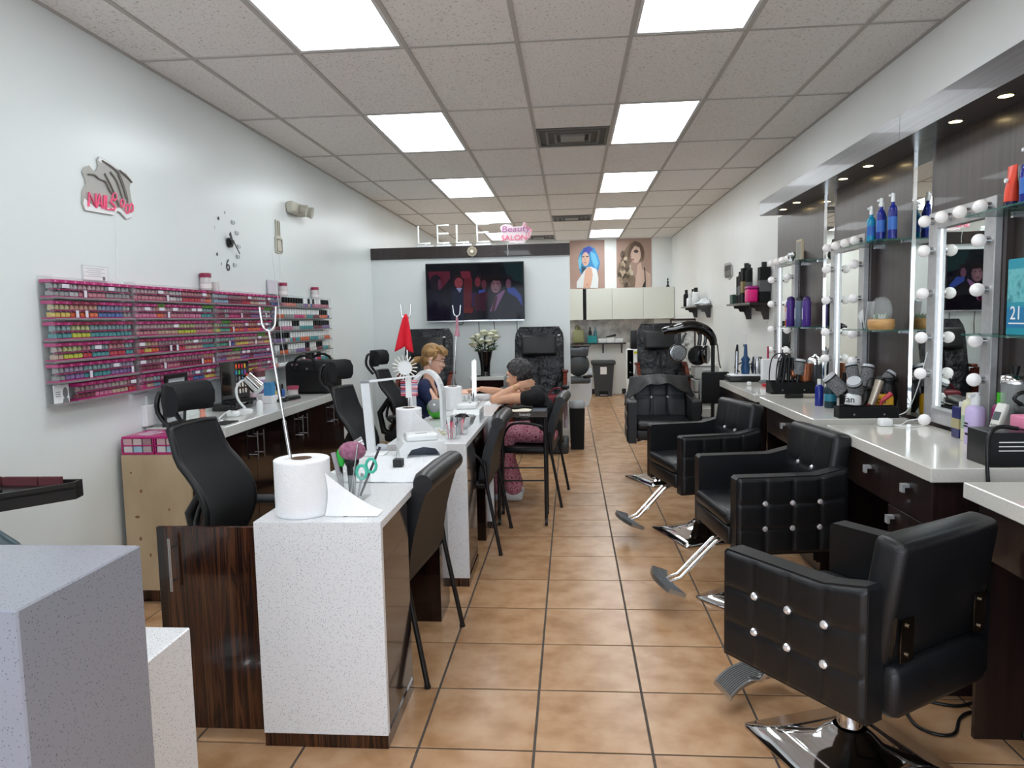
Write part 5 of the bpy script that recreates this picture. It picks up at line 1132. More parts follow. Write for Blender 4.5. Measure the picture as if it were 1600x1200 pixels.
tag(B().lathe([(.03, .155), (.035, .2), (.012, .27), (.012, .32)], (.47, 14.03, zs), 12).out('spray_bottle', MAT('spray_teal', '5a8a96', .3)), 'pale teal spray bottle standing in the teal bin', 'bottle')
tag(B().lathe([(.028, .155), (.03, .22), (.012, .26), (.015, .31)], (.37, 14.03, zs), 12).out('spray_bottle', black_pl), 'black spray bottle standing in the teal bin', 'bottle')
for q, (x, w, lab) in enumerate(((.60, .08, 'low white bowl beside the teal bin'), (.76, .075, 'white bin with a black brush across it'), (.92, .075, 'plain white bin at the end of the bracket shelf'))):
    tag(B().bb(x-w, x+w, 13.98, 14.1, zs, zs+.085+.02*(q == 1), bev=.015 if q == 0 else .006, seg=2).out('white_bin', white_pl), lab, 'bin')
tag(B().cyl((.68, 14.03, zs+.115), (.86, 14.03, zs+.15), .012, .02, 8).out('tint_brush', black_pl), 'black brush lying across the white bin', 'brush')
# water dispenser / printer tower
t = thing('water_dispenser', 'white and black water dispenser with yellow sticker beside the massage chair', 'dispenser', (.975, 11.3, 0))
B().bb(-.12, .125, -.15, .15, 0, 1.0, bev=.01, seg=2).out('body', white_pl, t); B().bb(-.1195, -.03, -.156, -.1501, .55, .99).out('tap_panel', black_gl, t)
B().cyl((-.075, -.16, .8), (-.075, -.19, .8), .012, n=10).cyl((-.075, -.16, .65), (-.075, -.19, .65), .012, n=10).out('tap', steel, t)
B().bb(-.02, .03, -.1525, -.1505, .93, .965).out('sticker', MAT('sticker_yellow', 'd6d02a', .5), t)
t = thing('coffee_machine', 'black coffee machine on top of the water dispenser', 'coffee machine', (.995, 11.3, 1.0005))
B().bb(-.08, .09, -.12, .12, 0, .29, bev=.01).out('body', black_pl, t); B().bb(.02, .06, -.125, -.1201, .12, .27).out('front_trim', chrome, t)
# pedal bin
t = thing('pedal_bin', 'dark grey pedal trash bin with sticker by the back wall', 'trash bin', (.605, 13.88, 0))
B().prism([(-.155, 0), (.155, 0), (.20, .60), (-.20, .60)], 1, -.16, .16).out('body', dark_grey, t); B().bb(-.23, .23, -.19, .19, .60, .675, bev=.02).out('lid', dark_grey, t)
B().bb(-.06, .06, -.168, -.161, .42, .56).out('sticker', print_w, t); B().bb(-.085, .085, -.17, -.161, .0, .1).out('pedal_recess', black_mat, t); B().bb(-.07, .07, -.22, -.1701, .025, .04).out('pedal', steel, t)
# floral screen panel
t = thing('floral_panel', 'tall framed panel with grey floral pattern behind the hair dryer', 'screen', (1.73, 11.4, 0))
B().bb(-.17, .17, -.008, .008, .02, 1.42).out('panel', noise_mat('floral_print', ['6f6f70', 'c9cac8', 'e4e5e2'], scale=(14, 14, 14), detail=6, rough=.5, stops=[.36, .44, .6]), t)
fbm = B()
for a in ((-.195, -.1701, -.015, .015, 0, 1.45), (.1701, .195, -.015, .015, 0, 1.45), (-.17, .17, -.015, .015, 1.4201, 1.45), (-.17, .17, -.015, .015, 0, .0199)): fbm.bb(*a)
fbm.out('frame', MAT('frame_brown', '3a2622', .4), t)
# clear drawer tower with purple bottles
t = thing('drawer_tower', 'clear plastic drawer tower against the right wall', 'drawers', (1.70, 9.4, 0))
B().bb(-.16, .16, -.16, .16, .86, .88).bb(-.16, .16, -.16, .16, 0, .03).out('shell', white_pl, t)
for q in range(5): d_ = B().bb(-.15, .15, -.155, .155, .04+.164*q, .19+.164*q, bev=.01, seg=1).out('drawer', MAT('frosted_drawer', 'b9bdba', .2), t); B().bb(-.05, .05, -.167, -.1551, .15+.164*q, .165+.164*q).out('pull', white_pl, d_)
t = thing('trolley_bottle', 'purple and white spray bottle beside the black drying chair', 'bottle', (1.33, 8.2, .0)); B().lathe([(.05, 0), (.05, .42), (.03, .5)], n=14).out('body', MAT('bottle_purple', '4b3f8c', .35), t); B().lathe([(.025, .5), (.025, .58), (.01, .6)], n=12).out('cap', print_w, t)
# small black side chair by the counter
t = thing('folding_chair', 'small black side chair at the far end of the right counter', 'chair', (1.33, 6.84, 0))
B(Matrix.Translation((0, -.02, .82)) @ Matrix.Rotation(.08, 4, 'X')).bb(-.125, .125, -.015, .015, -.15, .15, bev=.014, seg=3).out('backrest', black_mat, t)
B().bb(-.17, .17, .0, .36, .42, .46, bev=.015).out('seat', black_mat, t)
for sx in (-.14, .14):
    B().tube([(sx, -.01, .9), (sx, .0, .45), (sx, -.05, .0)], .01, 8).out('leg', steel, t); B().tube([(sx, .34, .43), (sx, .38, 0)], .01, 8).out('leg', steel, t)
# ---- hair dryer with arched arms and round heads
t = thing('hair_processor', 'glossy black arm-mounted hair dryer with two round heater heads', 'hair dryer', (0, 0, 0))
Yd = 7.6
Q = lambda L: [yp(980+x/7.5, 490+y/7.5, Yd) for x, y in L]
b = B(); pts = Q([(415, 215), (470, 195), (560, 185), (650, 160), (740, 145), (830, 155), (910, 190), (970, 245), (1005, 310), (1010, 370)])
b.loft(smooth_path(pts, 4), [.034+.022*math.sin(PI*i/36) for i in range(37)], 14).out('main_arm', black_gl, t)
def arm(L, r=.014): return B().tube(Q(L), r, 10, sub=4)
arm([(585, 235), (570, 290), (575, 345)]).out('head_arm', black_gl, t); arm([(690, 225), (660, 280), (640, 350)]).out('head_arm', black_gl, t); arm([(800, 170), (850, 240), (850, 320), (840, 370)], .02).out('head_arm', black_gl, t); arm([(880, 190), (920, 270), (905, 370)], .016).out('head_arm', black_gl, t)
def disc(cx, cy, r, front, yaw_):
    c = Q([(cx, cy)])[0]; M = Matrix.Translation(c) @ Matrix.Rotation(yaw_, 4, 'Z') @ Matrix.Rotation(PI/2, 4, 'X')
    o = B(M).lathe([(r*.55, -.05), (r*.9, -.04), (r, -.005), (r, .012), (r*.93, .016)], n=28).out('heater_head', black_gl, t)
    if front:
        B(M).lathe([(r*.88, .017), (r*.8, .02), (r*.3, .014)], n=28).out('reflector', steel, o)
        g_ = B(M)
        for rr_ in (.8, .62, .45, .28): g_.tube([(r*rr_*math.cos(2*PI*i/24), r*rr_*math.sin(2*PI*i/24), .024) for i in range(24)], .003, 6, closed=True)
        for i in range(6): g_.cyl((r*.12*math.cos(PI*i/3), r*.12*math.sin(PI*i/3), .024), (r*.86*math.cos(PI*i/3), r*.86*math.sin(PI*i/3), .024), .0025, n=6)
        g_.out('grille', grey_pl, o)
disc(590, 460, .093, True, .1); disc(825, 490, .104, False, .1); disc(930, 480, .095, False, 1.1)
c = Q([(1005, 370)])[0]
B().cyl((c.x, c.y, .1), (c.x, c.y, c.z), .02, n=12).out('pole', black_pl, t)
for q in range(5):
    a = 2*PI*q/5; B().cyl((c.x, c.y, .09), (c.x+.24*math.cos(a), c.y+.24*math.sin(a), .06), .016, n=8).sph((c.x+.24*math.cos(a), c.y+.24*math.sin(a), .03), .03, 10, 6).out('base_leg', black_pl, t)
B().tube(Q([(1030, 310), (1055, 370), (1065, 450), (1075, 560), (1095, 640)]), .006, 8, sub=3).out('cord', black_pl, t)
# ---- wall shelves with scrolled brackets on the right wall
def scroll_shelf(y0, y1, z, lab):
    t = thing('wall_shelf', lab, 'shelf', (0, 0, 0), 0, 'dark scrolled wall shelves'); d = .22
    B().bb(XR-d, XR-.0005, y0, y1, z-.02, z, bev=.003, seg=1).out('board', espresso, t)
    for yy in (y0+.15, y1-.2):
        pr = [(XR-.001, z-.021), (XR-d*.85, z-.021), (XR-d*.82, z-.05), (XR-d*.62, z-.055), (XR-d*.55, z-.085), (XR-d*.35, z-.09), (XR-d*.28, z-.13), (XR-.05, z-.17), (XR-.001, z-.17)]
        B().prism([(a, b) for a, b in pr], 1, yy-.012, yy+.012).out('bracket', espresso, t)
scroll_shelf(7.2, 8.25, 1.61, 'dark scrolled wall shelf with black bottles and pink tub'); scroll_shelf(10.2, 11.6, 1.63, 'dark scrolled wall shelf farther back with white bottles')
def sbottle(name, x, y, z, r, h, mat, capm, lab, group=None, square=False, cap=.05, band=None, cat='bottle'):
    t = thing(name, lab, cat, (x, y, z), 0, group)
    if square: B().bb(-r, r, -r, r, 0, h, bev=.004, seg=1).out('body', mat, t)
    else: B().lathe([(r*.96, 0), (r, .006), (r, h-.02), (r*.8, h-.006), (r*.45, h)], n=18).out('body', mat, t)
    B().lathe([(r*.5, h+.0002), (r*.5, h+cap)], n=14).out('cap', capm, t)
    if band: B().lathe([(r*1.01, h*.3), (r*1.01, h*.62)], n=18, cap=False).out('label_band', band, t) if not square else B().bb(-r*1.01, r*1.01, -r*1.01, r*1.01, h*.3, h*.62).out('label_band', band, t)
    return t
z = 1.6105; lb = MAT('label_dim', '5a5a5c', .5); lb2 = MAT('label_gold', '8f7d50', .5)
for q, (y, r, h, sq) in enumerate(((8.0, .035, .29, True), (7.88, .04, .30, True), (7.72, .05, .36, True), (7.61, .035, .34, False), (7.30, .05, .34, True))):
    sbottle('shampoo_bottle', XR-(.062 if q == 4 else .13), y, z, r, h, black_mat, black_pl, ['slim black bottle nearest the green box', 'black square bottle second on the shelf', 'tall black bottle with gold label', 'round black bottle behind the pink tub', 'widest black bottle at the shelf end'][q], 'black bottles on the wall shelf', sq, .05, lb2 if q == 2 else lb)
t = thing('pink_tub', 'hot pink hair product tub on the wall shelf', 'tub', (XR-.165, 7.36, z)); B().bb(-.05, .045, -.08, .08, 0, .13, bev=.015).out('tub', pink, t); B().bb(-.052, .047, -.082, .082, .1305, .16, bev=.01).out('lid', MAT('purple_pink', 'a8257f', .35), t)
tag(B().bb(XR-.2, XR-.1, 8.05, 8.18, z, z+.1, bev=.003, seg=1).out('green_box', MAT('box_green', '2c4a40', .5)), 'small dark green box at the end of the shelf', 'box')
z = 1.6305
for q, (x, y, r, h, m, c, l) in enumerate(((.16, 11.45, .045, .20, black_mat, black_pl, 'black pump bottle at the back of far shelf'), (.10, 11.2, .04, .20, black_mat, black_pl, 'second black pump bottle on the far shelf'), (.17, 11.05, .05, .13, white_pl, white_pl, 'short white bottle on the far shelf'), (.12, 10.85, .05, .22, MAT('cream_bottle', 'd9d6cc', .4), white_pl, 'tall cream bottle on the far shelf'), (.15, 10.65, .055, .2, white_pl, black_pl, 'white bottle with black cap on the far shelf'))):
    sbottle('pump_bottle', XR-x, y, z, r, h, m, c, l, 'bottles on the far wall shelf', cap=.06)
def cl3(u, v): return (XR-.2+.18*u, 10.25+.3*v, z+.03+.09*u*v+.02*math.sin(8*u)*math.sin(6*v))
o = B().grid(cl3, 10, 10).out('white_towel', towel_m); sd = o.modifiers.new('thickness', 'SOLIDIFY'); sd.thickness = .012; tag(o, 'crumpled white towel on the far wall shelf', 'towel')
# unlit sign on right wall, switch
Pw = [(1132, 412), (1140, 410), (1143, 414), (1144, 430), (1139, 437), (1136, 432), (1132, 434), (1131, 420)]
t = thing('wall_sign', 'small grey unlit lettering sign on the right wall', 'neon sign', (0, 0, 0)); V = [px(x, y, 0, XR-.01) for x, y in Pw]
B().prism([(v.y, v.z) for v in V], 0, XR-.012, XR-.004).out('backing', MAT('sign_grey', 'b4b6b6', .4), t)
b = B()
for q in range(6): yy = 9.0+.055*q; b.tube([(XR-.016, yy, 1.95), (XR-.016, yy+.03, 2.05), (XR-.016, yy+.04, 1.97), (XR-.016, yy+.02, 2.1)], .006, 6)
b.out('tube', MAT('neon_unlit', '7d7973', .3), t)
p = px(1163, 532, 0, XR-.004); t = thing('wall_switch', 'white wall switch plate near the mirror panels', 'switch', (XR, p.y, p.z)); B().bb(-.008, -.0005, -.09, .09, -.08, .08, bev=.003, seg=1).out('plate', white_pl, t); B().bb(-.014, -.0081, -.02, .02, -.07, -.04).out('rocker', grey_pl, t)
# ================================================================== right wall: panels, strip mirrors, bulb mirrors, soffit
XP = 1.90
for q, (a, b) in enumerate(((1.0, 2.60), (2.82, 4.02), (4.24, 5.43), (5.65, 6.885))):
    tag(B().bb(XP, XR-.0005, a, b, 0, 2.3665).out('wall_panel', panel_m), ['tall dark laminate wall panel beside the blue carton', 'tall dark laminate wall panel behind the lavender pump bottle', 'tall dark laminate wall panel behind the round brushes', 'tall dark laminate wall panel behind the copper hair dryer'][q], 'wall panel', 'dark laminate wall panels')
for q, (a, b) in enumerate(((2.60, 2.82), (4.02, 4.24), (5.43, 5.65))):
    t = thing('strip_mirror', ['narrow tall mirror strip nearest the shop entrance', 'narrow tall mirror strip beside the terrarium shelf', 'narrow tall mirror strip beside the shelf of purple spray'][q], 'mirror', (0, 0, 0), 0, 'narrow mirror strips')
    B().bb(XP+.004, XR-.0005, a+.008, b-.008, .908, 2.3665).out('glass', mirror_m, t)
    B().bb(XP-.006, XR-.0005, a+.0005, a+.0079, .908, 2.3665).bb(XP-.006, XR-.0005, b-.0079, b-.0005, .908, 2.3665).out('edge', chrome, t)
t = thing('soffit', 'dark laminate light soffit running above the mirrors', 'soffit', (0, 0, 0))
B().bb(1.695, XR-.0005, 3.96, 6.72, 2.367, 2.492).out('board', soffit_m, t); B().bb(1.695, XR-.0005, .9, 3.957, 2.367, 2.492).out('board', soffit_m, t)
warm = MAT('downlight_glow', 'fff3d0', .4, emit='ffdf9e', es=14)
for q, y in enumerate((1.84, 2.23, 3.21, 3.60, 4.59, 4.99, 5.97, 6.335)):
    t = thing('downlight', ['recessed warm downlight nearest the shop entrance', 'recessed warm downlight over the entrance end station', 'recessed warm downlight above the orange tube', 'recessed warm downlight above the bulb mirror with the TV reflection', 'recessed warm downlight above the teal bottles', 'recessed warm downlight above the middle bulb mirror', 'recessed warm downlight above the little frame', 'recessed warm downlight at the far end of the soffit'][q], 'downlight', (1.79, y, 2.3665), 0, 'recessed downlights in the soffit')
    B().lathe([(.036, -.003), (.036, 0), (.028, 0), (.028, -.003)], n=20, cap=False).lathe([(.028, -.003), (.036, -.003)], n=20, cap=False).out('ring', steel, t)
    B().lathe([(.0, -.0025), (.0275, -.002)], n=20, cap=False).out('lens', warm, t)
lit_edge_m = MAT('lit_edge', 'ffffff', .4, emit='f2f8ff', es=1.2)  # glowing strip added to imitate the lit inner edge of the mirror frame
def bulb_mirror(y0, y1, z0, z1, lab):
    t = thing('bulb_mirror', lab, 'mirror', (0, 0, 0), 0, 'vanity mirrors with round bulbs'); fw_ = .085; x = XP
    B().bb(x-.03, x-.0003, y0-.03, y1+.03, z0-.03, z1+.012).out('backboard', panel_m, t)
    f = x-.062
    B().bb(f, x-.0301, y1-fw_, y1, z0, z1, bev=.003, seg=1).out('frame_side', frame_silver, t); B().bb(f, x-.0301, y0, y0+fw_, z0, z1, bev=.003, seg=1).out('frame_side', frame_silver, t)
    B().bb(f, x-.0301, y0+fw_, y1-fw_, z1-fw_, z1, bev=.003, seg=1).out('frame_top', frame_silver, t); B().bb(f, x-.0301, y0+fw_, y1-fw_, z0, z0+fw_*.9, bev=.003, seg=1).out('frame_bottom', frame_silver, t)
    B().bb(x-.038, x-.0302, y0+fw_+.0005, y1-fw_-.0005, z0+fw_*.9+.0005, z1-fw_-.0005).out('glass', mirror_m, t)
    B().bb(x-.0425, x-.0385, y1-fw_-.0045, y1-fw_-.0005, z0+fw_, z1-fw_-.002).out('lit_edge', lit_edge_m, t)
    pos = [(y1-.045, z) for z in (z1-.19, z1-.405, z1-.63, z1-.815)]+[(y0+.045, z) for z in (z1-.19, z1-.405, z1-.63, z1-.805)]+[(y0+.045+(y1-y0-.09)*k/3, z1-.042) for k in range(4)]
    b0 = None
    for yy, zz in pos:
        if b0 is None:
            b0 = B().sph((-.042, 0, 0), .030, 16, 10).out('bulb', bulb_m, t, (f, yy, zz)); s0 = B().cyl((0, 0, 0), (-.018, 0, 0), .02, .017, 14).out('socket', steel, b0)
        else:
            c = inst(b0, parent=t, loc=(f, yy, zz)); inst(s0, parent=c)
    return t
bulb_mirror(3.335, 3.925, .925, 1.987, 'bulb mirror reflecting the television, beside the lavender pump bottle')
bulb_mirror(4.745, 5.335, .925, 1.987, 'bulb mirror behind the silver round brushes')
bulb_mirror(6.155, 6.745, .925, 1.987, 'bulb mirror farthest back, behind the copper hair dryer')
def glass_shelf(y0, y1, z, lab):
    t = thing('glass_shelf', lab, 'glass shelf', (0, 0, 0), 0, 'green glass shelves'); B().bb(1.71, XP-.0005, y0, y1, z-.008, z, bev=.001, seg=1).out('pane', glass_edge, t)
    for yy in (y0+.06, y1-.06): B().bb(XP-.03, XP-.0006, yy-.01, yy+.01, z-.02, z-.0085).out('clip', chrome, t)
GS = {}
for q, (a, b) in enumerate(((2.83, 3.335), (4.245, 4.735), (5.655, 6.145))):
    nm = ['orange tube', 'teal bottles', 'little picture frame'][q], ['blue carton', 'terrarium', 'purple spray'][q]
    glass_shelf(a, b+.02*0, 1.90, f'upper green glass shelf holding the {nm[0]}'); glass_shelf(a, b, 1.39, f'lower green glass shelf holding the {nm[1]}')
# ---- stations: quartz tops, drawers
CZ = .907
def pull(parent, x, y, z): B().bb(x-.028, x, y-.014, y+.014, z+.006, z+.02).bb(x-.028, x-.018, y-.014, y+.014, z-.014, z+.0059).out('pull', MAT('pull_satin', 'b9bbbd', .3, .3), parent)
STL = ['at the entrance end of the row', 'in front of the mirror reflecting the television', 'in front of the round brushes', 'farthest back, under the copper dryer']
for q, (a, b) in enumerate(((1.30, 2.555), (2.777, 3.884), (4.102, 5.25), (5.383, 6.64))):
    tag(B().bb(1.335, XP-.063 if q else XP-.001, a, b, CZ-.055, CZ, bev=.003, seg=1).bb(XP-.0629, XP-.0005, a, b, CZ-.055, CZ-.02).out('countertop', quartz_s), 'cream quartz station countertop '+STL[q], 'countertop', 'station countertops')
    t = thing('station_cabinet', 'dark brown drawer station '+STL[q], 'cabinet', (0, 0, 0), 0, 'dark stations along the right wall')
    a1 = a+.03
    B().bb(1.375, XP-.001, a1, a1+.385, .08, CZ-.0555).out('body', espresso, t); B().bb(1.40, XP-.001, a1+.01, a1+.375, 0, .0799).out('plinth', espresso, t)
    B().bb(1.385, XP-.001, a1+.3851, b-.03, .66, CZ-.0555).out('drawer_box', espresso, t)
    B().bb(1.385, XP-.001, b-.0299, b-.012, 0, CZ-.0555).out('end_panel', espresso, t)
    d = B().bb(1.358, 1.3749, a1, a1+.38, .672, CZ-.062, bev=.0015, seg=1).out('drawer', espresso, t); pull(d, 1.358, a1+.2, .776)
    d = B().bb(1.358, 1.3749, a1, a1+.38, .09, .667, bev=.0015, seg=1).out('door', espresso, t); pull(d, 1.358, a1+.33, .61)
    d = B().bb(1.358, 1.3845, a1+.385, a1+.76, .672, CZ-.062, bev=.0015, seg=1).out('drawer', espresso, t); pull(d, 1.358, a1+.575, .776)
# ---- things on the shelves
def tube(x, y, z, col, lab):
    t = thing('squeeze_tube', lab, 'tube', (x, y, z)); m = MAT('tube_'+col, col, .35)
    b = B(); secs = [(0.024, .03), (.025, .026), (.03, .012), (.034, .003)]
    vs = []
    for i, (w, d) in enumerate(secs):
        zz = .03+.145*i/3
        for j in range(14): a = 2*PI*j/14; vs.append((d*math.sin(a), w*math.cos(a), zz))
    b.add(vs, [(i*14+j, i*14+(j+1) % 14, (i+1)*14+(j+1) % 14, (i+1)*14+j)[::-1] for i in range(3) for j in range(14)], True); b.out('body', m, t)
    B().lathe([(.022, 0), (.023, .0295)], n=14).out('cap', MAT('navy', '1c2350', .3), t); B(Matrix.Translation((-.022, .0, .115)) @ Matrix.Rotation(-PI/2, 4, 'Y')).prism(circ((0, 0), .009, 14), 2, -.002, .006).out('emblem', print_w, t)
tube(1.80, 3.16, 1.9005, 'e5482e', 'orange squeeze tube with white emblem on the upper glass shelf')
navy_b = MAT('navy_bottle', '1d2a86', .2); teal_b = MAT('teal_bottle', '1b8fb8', .25)
def spray(x, y, z, mat, lab, h=.17, capc=white_pl, grp='spray bottles on the glass shelves', r=.026):
    t = thing('spray_bottle', lab, 'bottle', (x, y, z), 0, grp)
    B().lathe([(r*.95, 0), (r, .006), (r, h*.78), (r*.75, h*.88), (r*.42, h*.92), (r*.42, h)], n=18).out('body', mat, t)
    B().lathe([(r*.45, h+.0002), (r*.45, h+.045), (r*.3, h+.05)], n=14).bb(-r*.9, 0, -.006, .006, h+.03, h+.042).out('nozzle', capc, t)
    B().lathe([(r*1.01, h*.25), (r*1.01, h*.6)], n=18, cap=False).out('label_band', MAT('label_blue', '3c6fc0', .4), t)
def aerosol(x, y, z, mat, lab, h, capm, r=.035):
    t = thing('spray_can', lab, 'spray can', (x, y, z), 0, 'spray cans on the far glass shelf')
    B().lathe([(r*.95, 0), (r, .005), (r, h*.8), (r*.85, h*.86)], n=20).out('body', mat, t)
    B().lathe([(r*.84, h*.8605), (r*.84, h*.94), (r*.6, h*.98), (r*.25, h)], n=20).out('cap', capm, t)
    B().bb(-r-.0006, -r*.9, -.008, .008, h*.25, h*.62).out('print', MAT('print_pale', 'd5d3e2', .5), t)
spray(1.80, 3.06, 1.9005, navy_b, 'navy bottle with white nozzle beside the orange tube', .18)
spray(1.80, 2.95, 1.9005, navy_b, 'second navy bottle on the orange tube shelf', .18)
for q, (y, m, h, l) in enumerate(((4.50, teal_b, .165, 'first teal spray bottle on the upper glass shelf'), (4.42, teal_b, .175, 'second teal spray bottle, beside the navy ones'), (4.365, navy_b, .19, 'navy spray bottle next to the teal bottle'), (4.285, navy_b, .205, 'tallest navy spray bottle at the shelf end'))): spray(1.78+.03*(q % 2), y, 1.9005, m, l, h, r=.024)
t = thing('blue_carton', 'turquoise carton printed with number 21 on the lower glass shelf', 'carton', (1.79, 2.95, 1.3905))
B().bb(-.05, .05, -.11, .11, 0, .30, bev=.003, seg=1).out('box', MAT('carton_teal', '1f93a8', .4), t)
B().bb(-.0508, -.0502, -.105, .105, .03, .11).out('lower_band', MAT('carton_blue', '1878a8', .4), t); B().bb(-.0508, -.0502, -.02, .105, .13, .26).out('picture_field', noise_mat('carton_print', ['2a7f8c', '6fc0c4', '3f9aa8'], scale=(25, 25, 25), rough=.4), t)
text_mesh('21', 'number_print', print_w, t, basis((-.0513, .045, .085), (0, -1, 0), (0, 0, 1)), .075); B().bb(-.0516, -.051, -.07, .09, .045, .05).out('print_line', print_w, t)
# terrarium
t = thing('terrarium', 'glass terrarium with succulents on an oval wooden base', 'terrarium', (1.79, 4.355, 1.3905))
B().lathe([(.098, 0), (.108, .02), (.108, .05), (.1, .062), (.085, .062), (.085, .05), (0, .05)], n=24, sx=.6, cap=False).lathe([(0, 0), (.098, 0)], n=24, sx=.6).out('base', wood('light_wood', ['b98a52', 'cfa268'], scale=(20, 3, 40), rough=.5), t)
B().lathe([(.082, .06), (.09, .11), (.075, .16), (.04, .185), (0, .19)], n=22, sx=.6, cap=False).out('dome', MAT('dome_glass', 'eef4f2', .03, alpha=.18), t)
for q in range(7):
    a = q*.9; c_ = (.03*math.cos(a)*.6, .05*math.sin(a*1.7), .05)
    b = B()
    for k in range(6): aa = 2*PI*k/6; b.loft([c_, (c_[0]+.014*math.cos(aa), c_[1]+.014*math.sin(aa), c_[2]+.02), (c_[0]+.02*math.cos(aa), c_[1]+.02*math.sin(aa), c_[2]+.04)], [.004, .008, .001], 6)
    b.out('succulent', MAT('succulent_%d' % (q % 2), ['6f8f6a', 'c6cdc6'][q % 2], .5), t)
tag(B(Matrix.Translation((1.77, 4.49, 1.3905)) @ Matrix.Rotation(.25, 4, 'X')).bb(-.02, .02, -.008, .008, 0.0025, .17, bev=.003, seg=1).out('perfume_stick', MAT('silver_pack', 'b9bdc2', .3, .4)), 'slim silver packet leaning beside the terrarium', 'packet')
t = thing('paper_fan', 'folded white paper fan leaning on the terrarium shelf', 'fan', (1.77, 4.53, 1.3905))
for k in range(5): B(Matrix.Rotation(-.15-.16*k, 4, 'X')).bb(-.01, -.008, -.006, .006, 0.004, .12).out('fan_blade', MAT('fan_grey', 'e4e6e6', .6), t)
tag(B().bb(1.76, 1.78, 5.74, 5.87, 1.9005, 2.06, bev=.003, seg=1).bb(1.7585, 1.7599, 5.755, 5.855, 1.915, 2.045, mi=1).out('picture_frame', [MAT('frame_cream', 'b9ab90', .5), MAT('frame_print', '8d8c86', .6)]), 'little cream picture frame on the farthest upper shelf', 'frame')
t = thing('bow_ornament', 'small silver bow ornament beside the little frame', 'ornament', (1.75, 5.95, 1.9005)); B().sph((0, -.035, .05), (.02, .035, .03)).out('bow_loop', steel, t); B().sph((0, .035, .05), (.02, .035, .03)).out('bow_loop', steel, t); B().lathe([(.02, 0), (.012, .05)], n=12).out('stand', steel, t)
aerosol(1.78, 6.10, 1.3905, MAT('orange_can', 'd9662a', .3), 'orange spray can on the lower far glass shelf', .19, MAT('orange_cap', 'c2521c', .3), r=.03)
aerosol(1.77, 6.02, 1.3905, MAT('purple_can', '4b2a86', .3), 'purple spray can with white lettering on the far glass shelf', .24, MAT('purple_cap', '3a2068', .3), r=.035)
aerosol(1.78, 5.82, 1.3905, MAT('slate_can', '5d6b80', .3), 'slate grey spray can with black cap on the far glass shelf', .235, black_pl, r=.037)
aerosol(1.80, 5.72, 1.3905, MAT('purple_can', '4b2a86', .3), 'second purple spray can beside the slate can', .23, MAT('purple_cap', '3a2068', .3), r=.032)
# ---- tools on the far station
def ons(x, y, dz=0): return (x, y, CZ+.0005+dz)
t = thing('tool_tray', 'black hot tool tray at the far end of right counter', 'tool tray', ons(1.50, 6.50)); B().bb(-.13, .17, -.1, .12, 0, .05, bev=.008).out('tray', black_pl, t); B().bb(-.11, .15, -.085, .1, .0501, .062, bev=.004).out('paper_liner', paper_m, t)
t = thing('curling_iron', 'silver and black curling iron standing in the far tool tray', 'curling iron', ons(1.45, 6.50, .065)); B().cyl((0, 0, 0), (.005, 0, .2), .017, n=14).out('barrel', steel, t); B().cyl((.005, 0, .2), (.008, 0, .26), .014, .008, 12).out('tip', black_pl, t)
t = thing('blue_clipper', 'blue and black hair clipper standing in the far tool tray', 'clipper', ons(1.53, 6.50, .065)); B().lathe([(.035, 0), (.04, .06), (.03, .10), (.04, .13), (.018, .16), (.012, .26)], n=12).out('body', MAT('clipper_blue', '20466e', .3), t); B().tube([(-.03, 0, .1), (-.09, .02, .06), (-.06, -.04, .02)], .006, 8, sub=3).tube([(.03, 0, .08), (.1, .02, .1), (.07, -.03, .03)], .006, 8, sub=3).out('cord', black_pl, t)
t = thing('chrome_diffuser', 'chrome hair dryer nozzle with black ribs by the wall', 'diffuser', ons(1.63, 6.50, .065)); B().lathe([(.04, 0), (.05, .05), (.045, .11), (.03, .15)], n=16).out('shell', steel, t)
for k in range(6): a = PI*k/3; B().tube([(.042*math.cos(a), .042*math.sin(a), 0), (.053*math.cos(a), .053*math.sin(a), .06), (.034*math.cos(a), .034*math.sin(a), .15)], .004, 6).out('rib', black_pl, t)
t = thing('paper_block', 'tall white paper block with red edge and pink comb beside the mirror', 'paper block', ons(1.69, 6.36)); B().bb(-.06, .07, -.05, .05, 0, .006).out('red_base', MAT('red_plastic', 'c01f35', .4), t); B().bb(-.055, .065, -.045, .045, .0061, .20).out('paper', paper_m, t)
tag(B().cyl((1.685, 6.36, CZ+.2075), (1.685, 6.36, CZ+.31), .010, .007, 10).out('comb', MAT('comb_pink', 'a8254f', .4)), 'dark pink comb handle on the white paper block', 'comb')
tag(B().bb(1.55, 1.66, 5.98, 6.04, CZ+.0005, CZ+.022, bev=.006).out('stapler', MAT('red_plastic', 'c01f35', .4)), 'red stapler in front of the white paper block', 'stapler')
tag(B().sph((1.62, 6.22, CZ+.018), (.05, .03, .0175)).out('grey_pouch', MAT('pouch_grey', '6d7276', .6)), 'small grey pouch lying on the far station', 'pouch')
tag(B().bb(1.455, 1.485, 6.1, 6.13, CZ+.0005, CZ+.03, bev=.004).out('white_cube', white_pl), 'tiny white cube adapter on the far station', 'adapter')
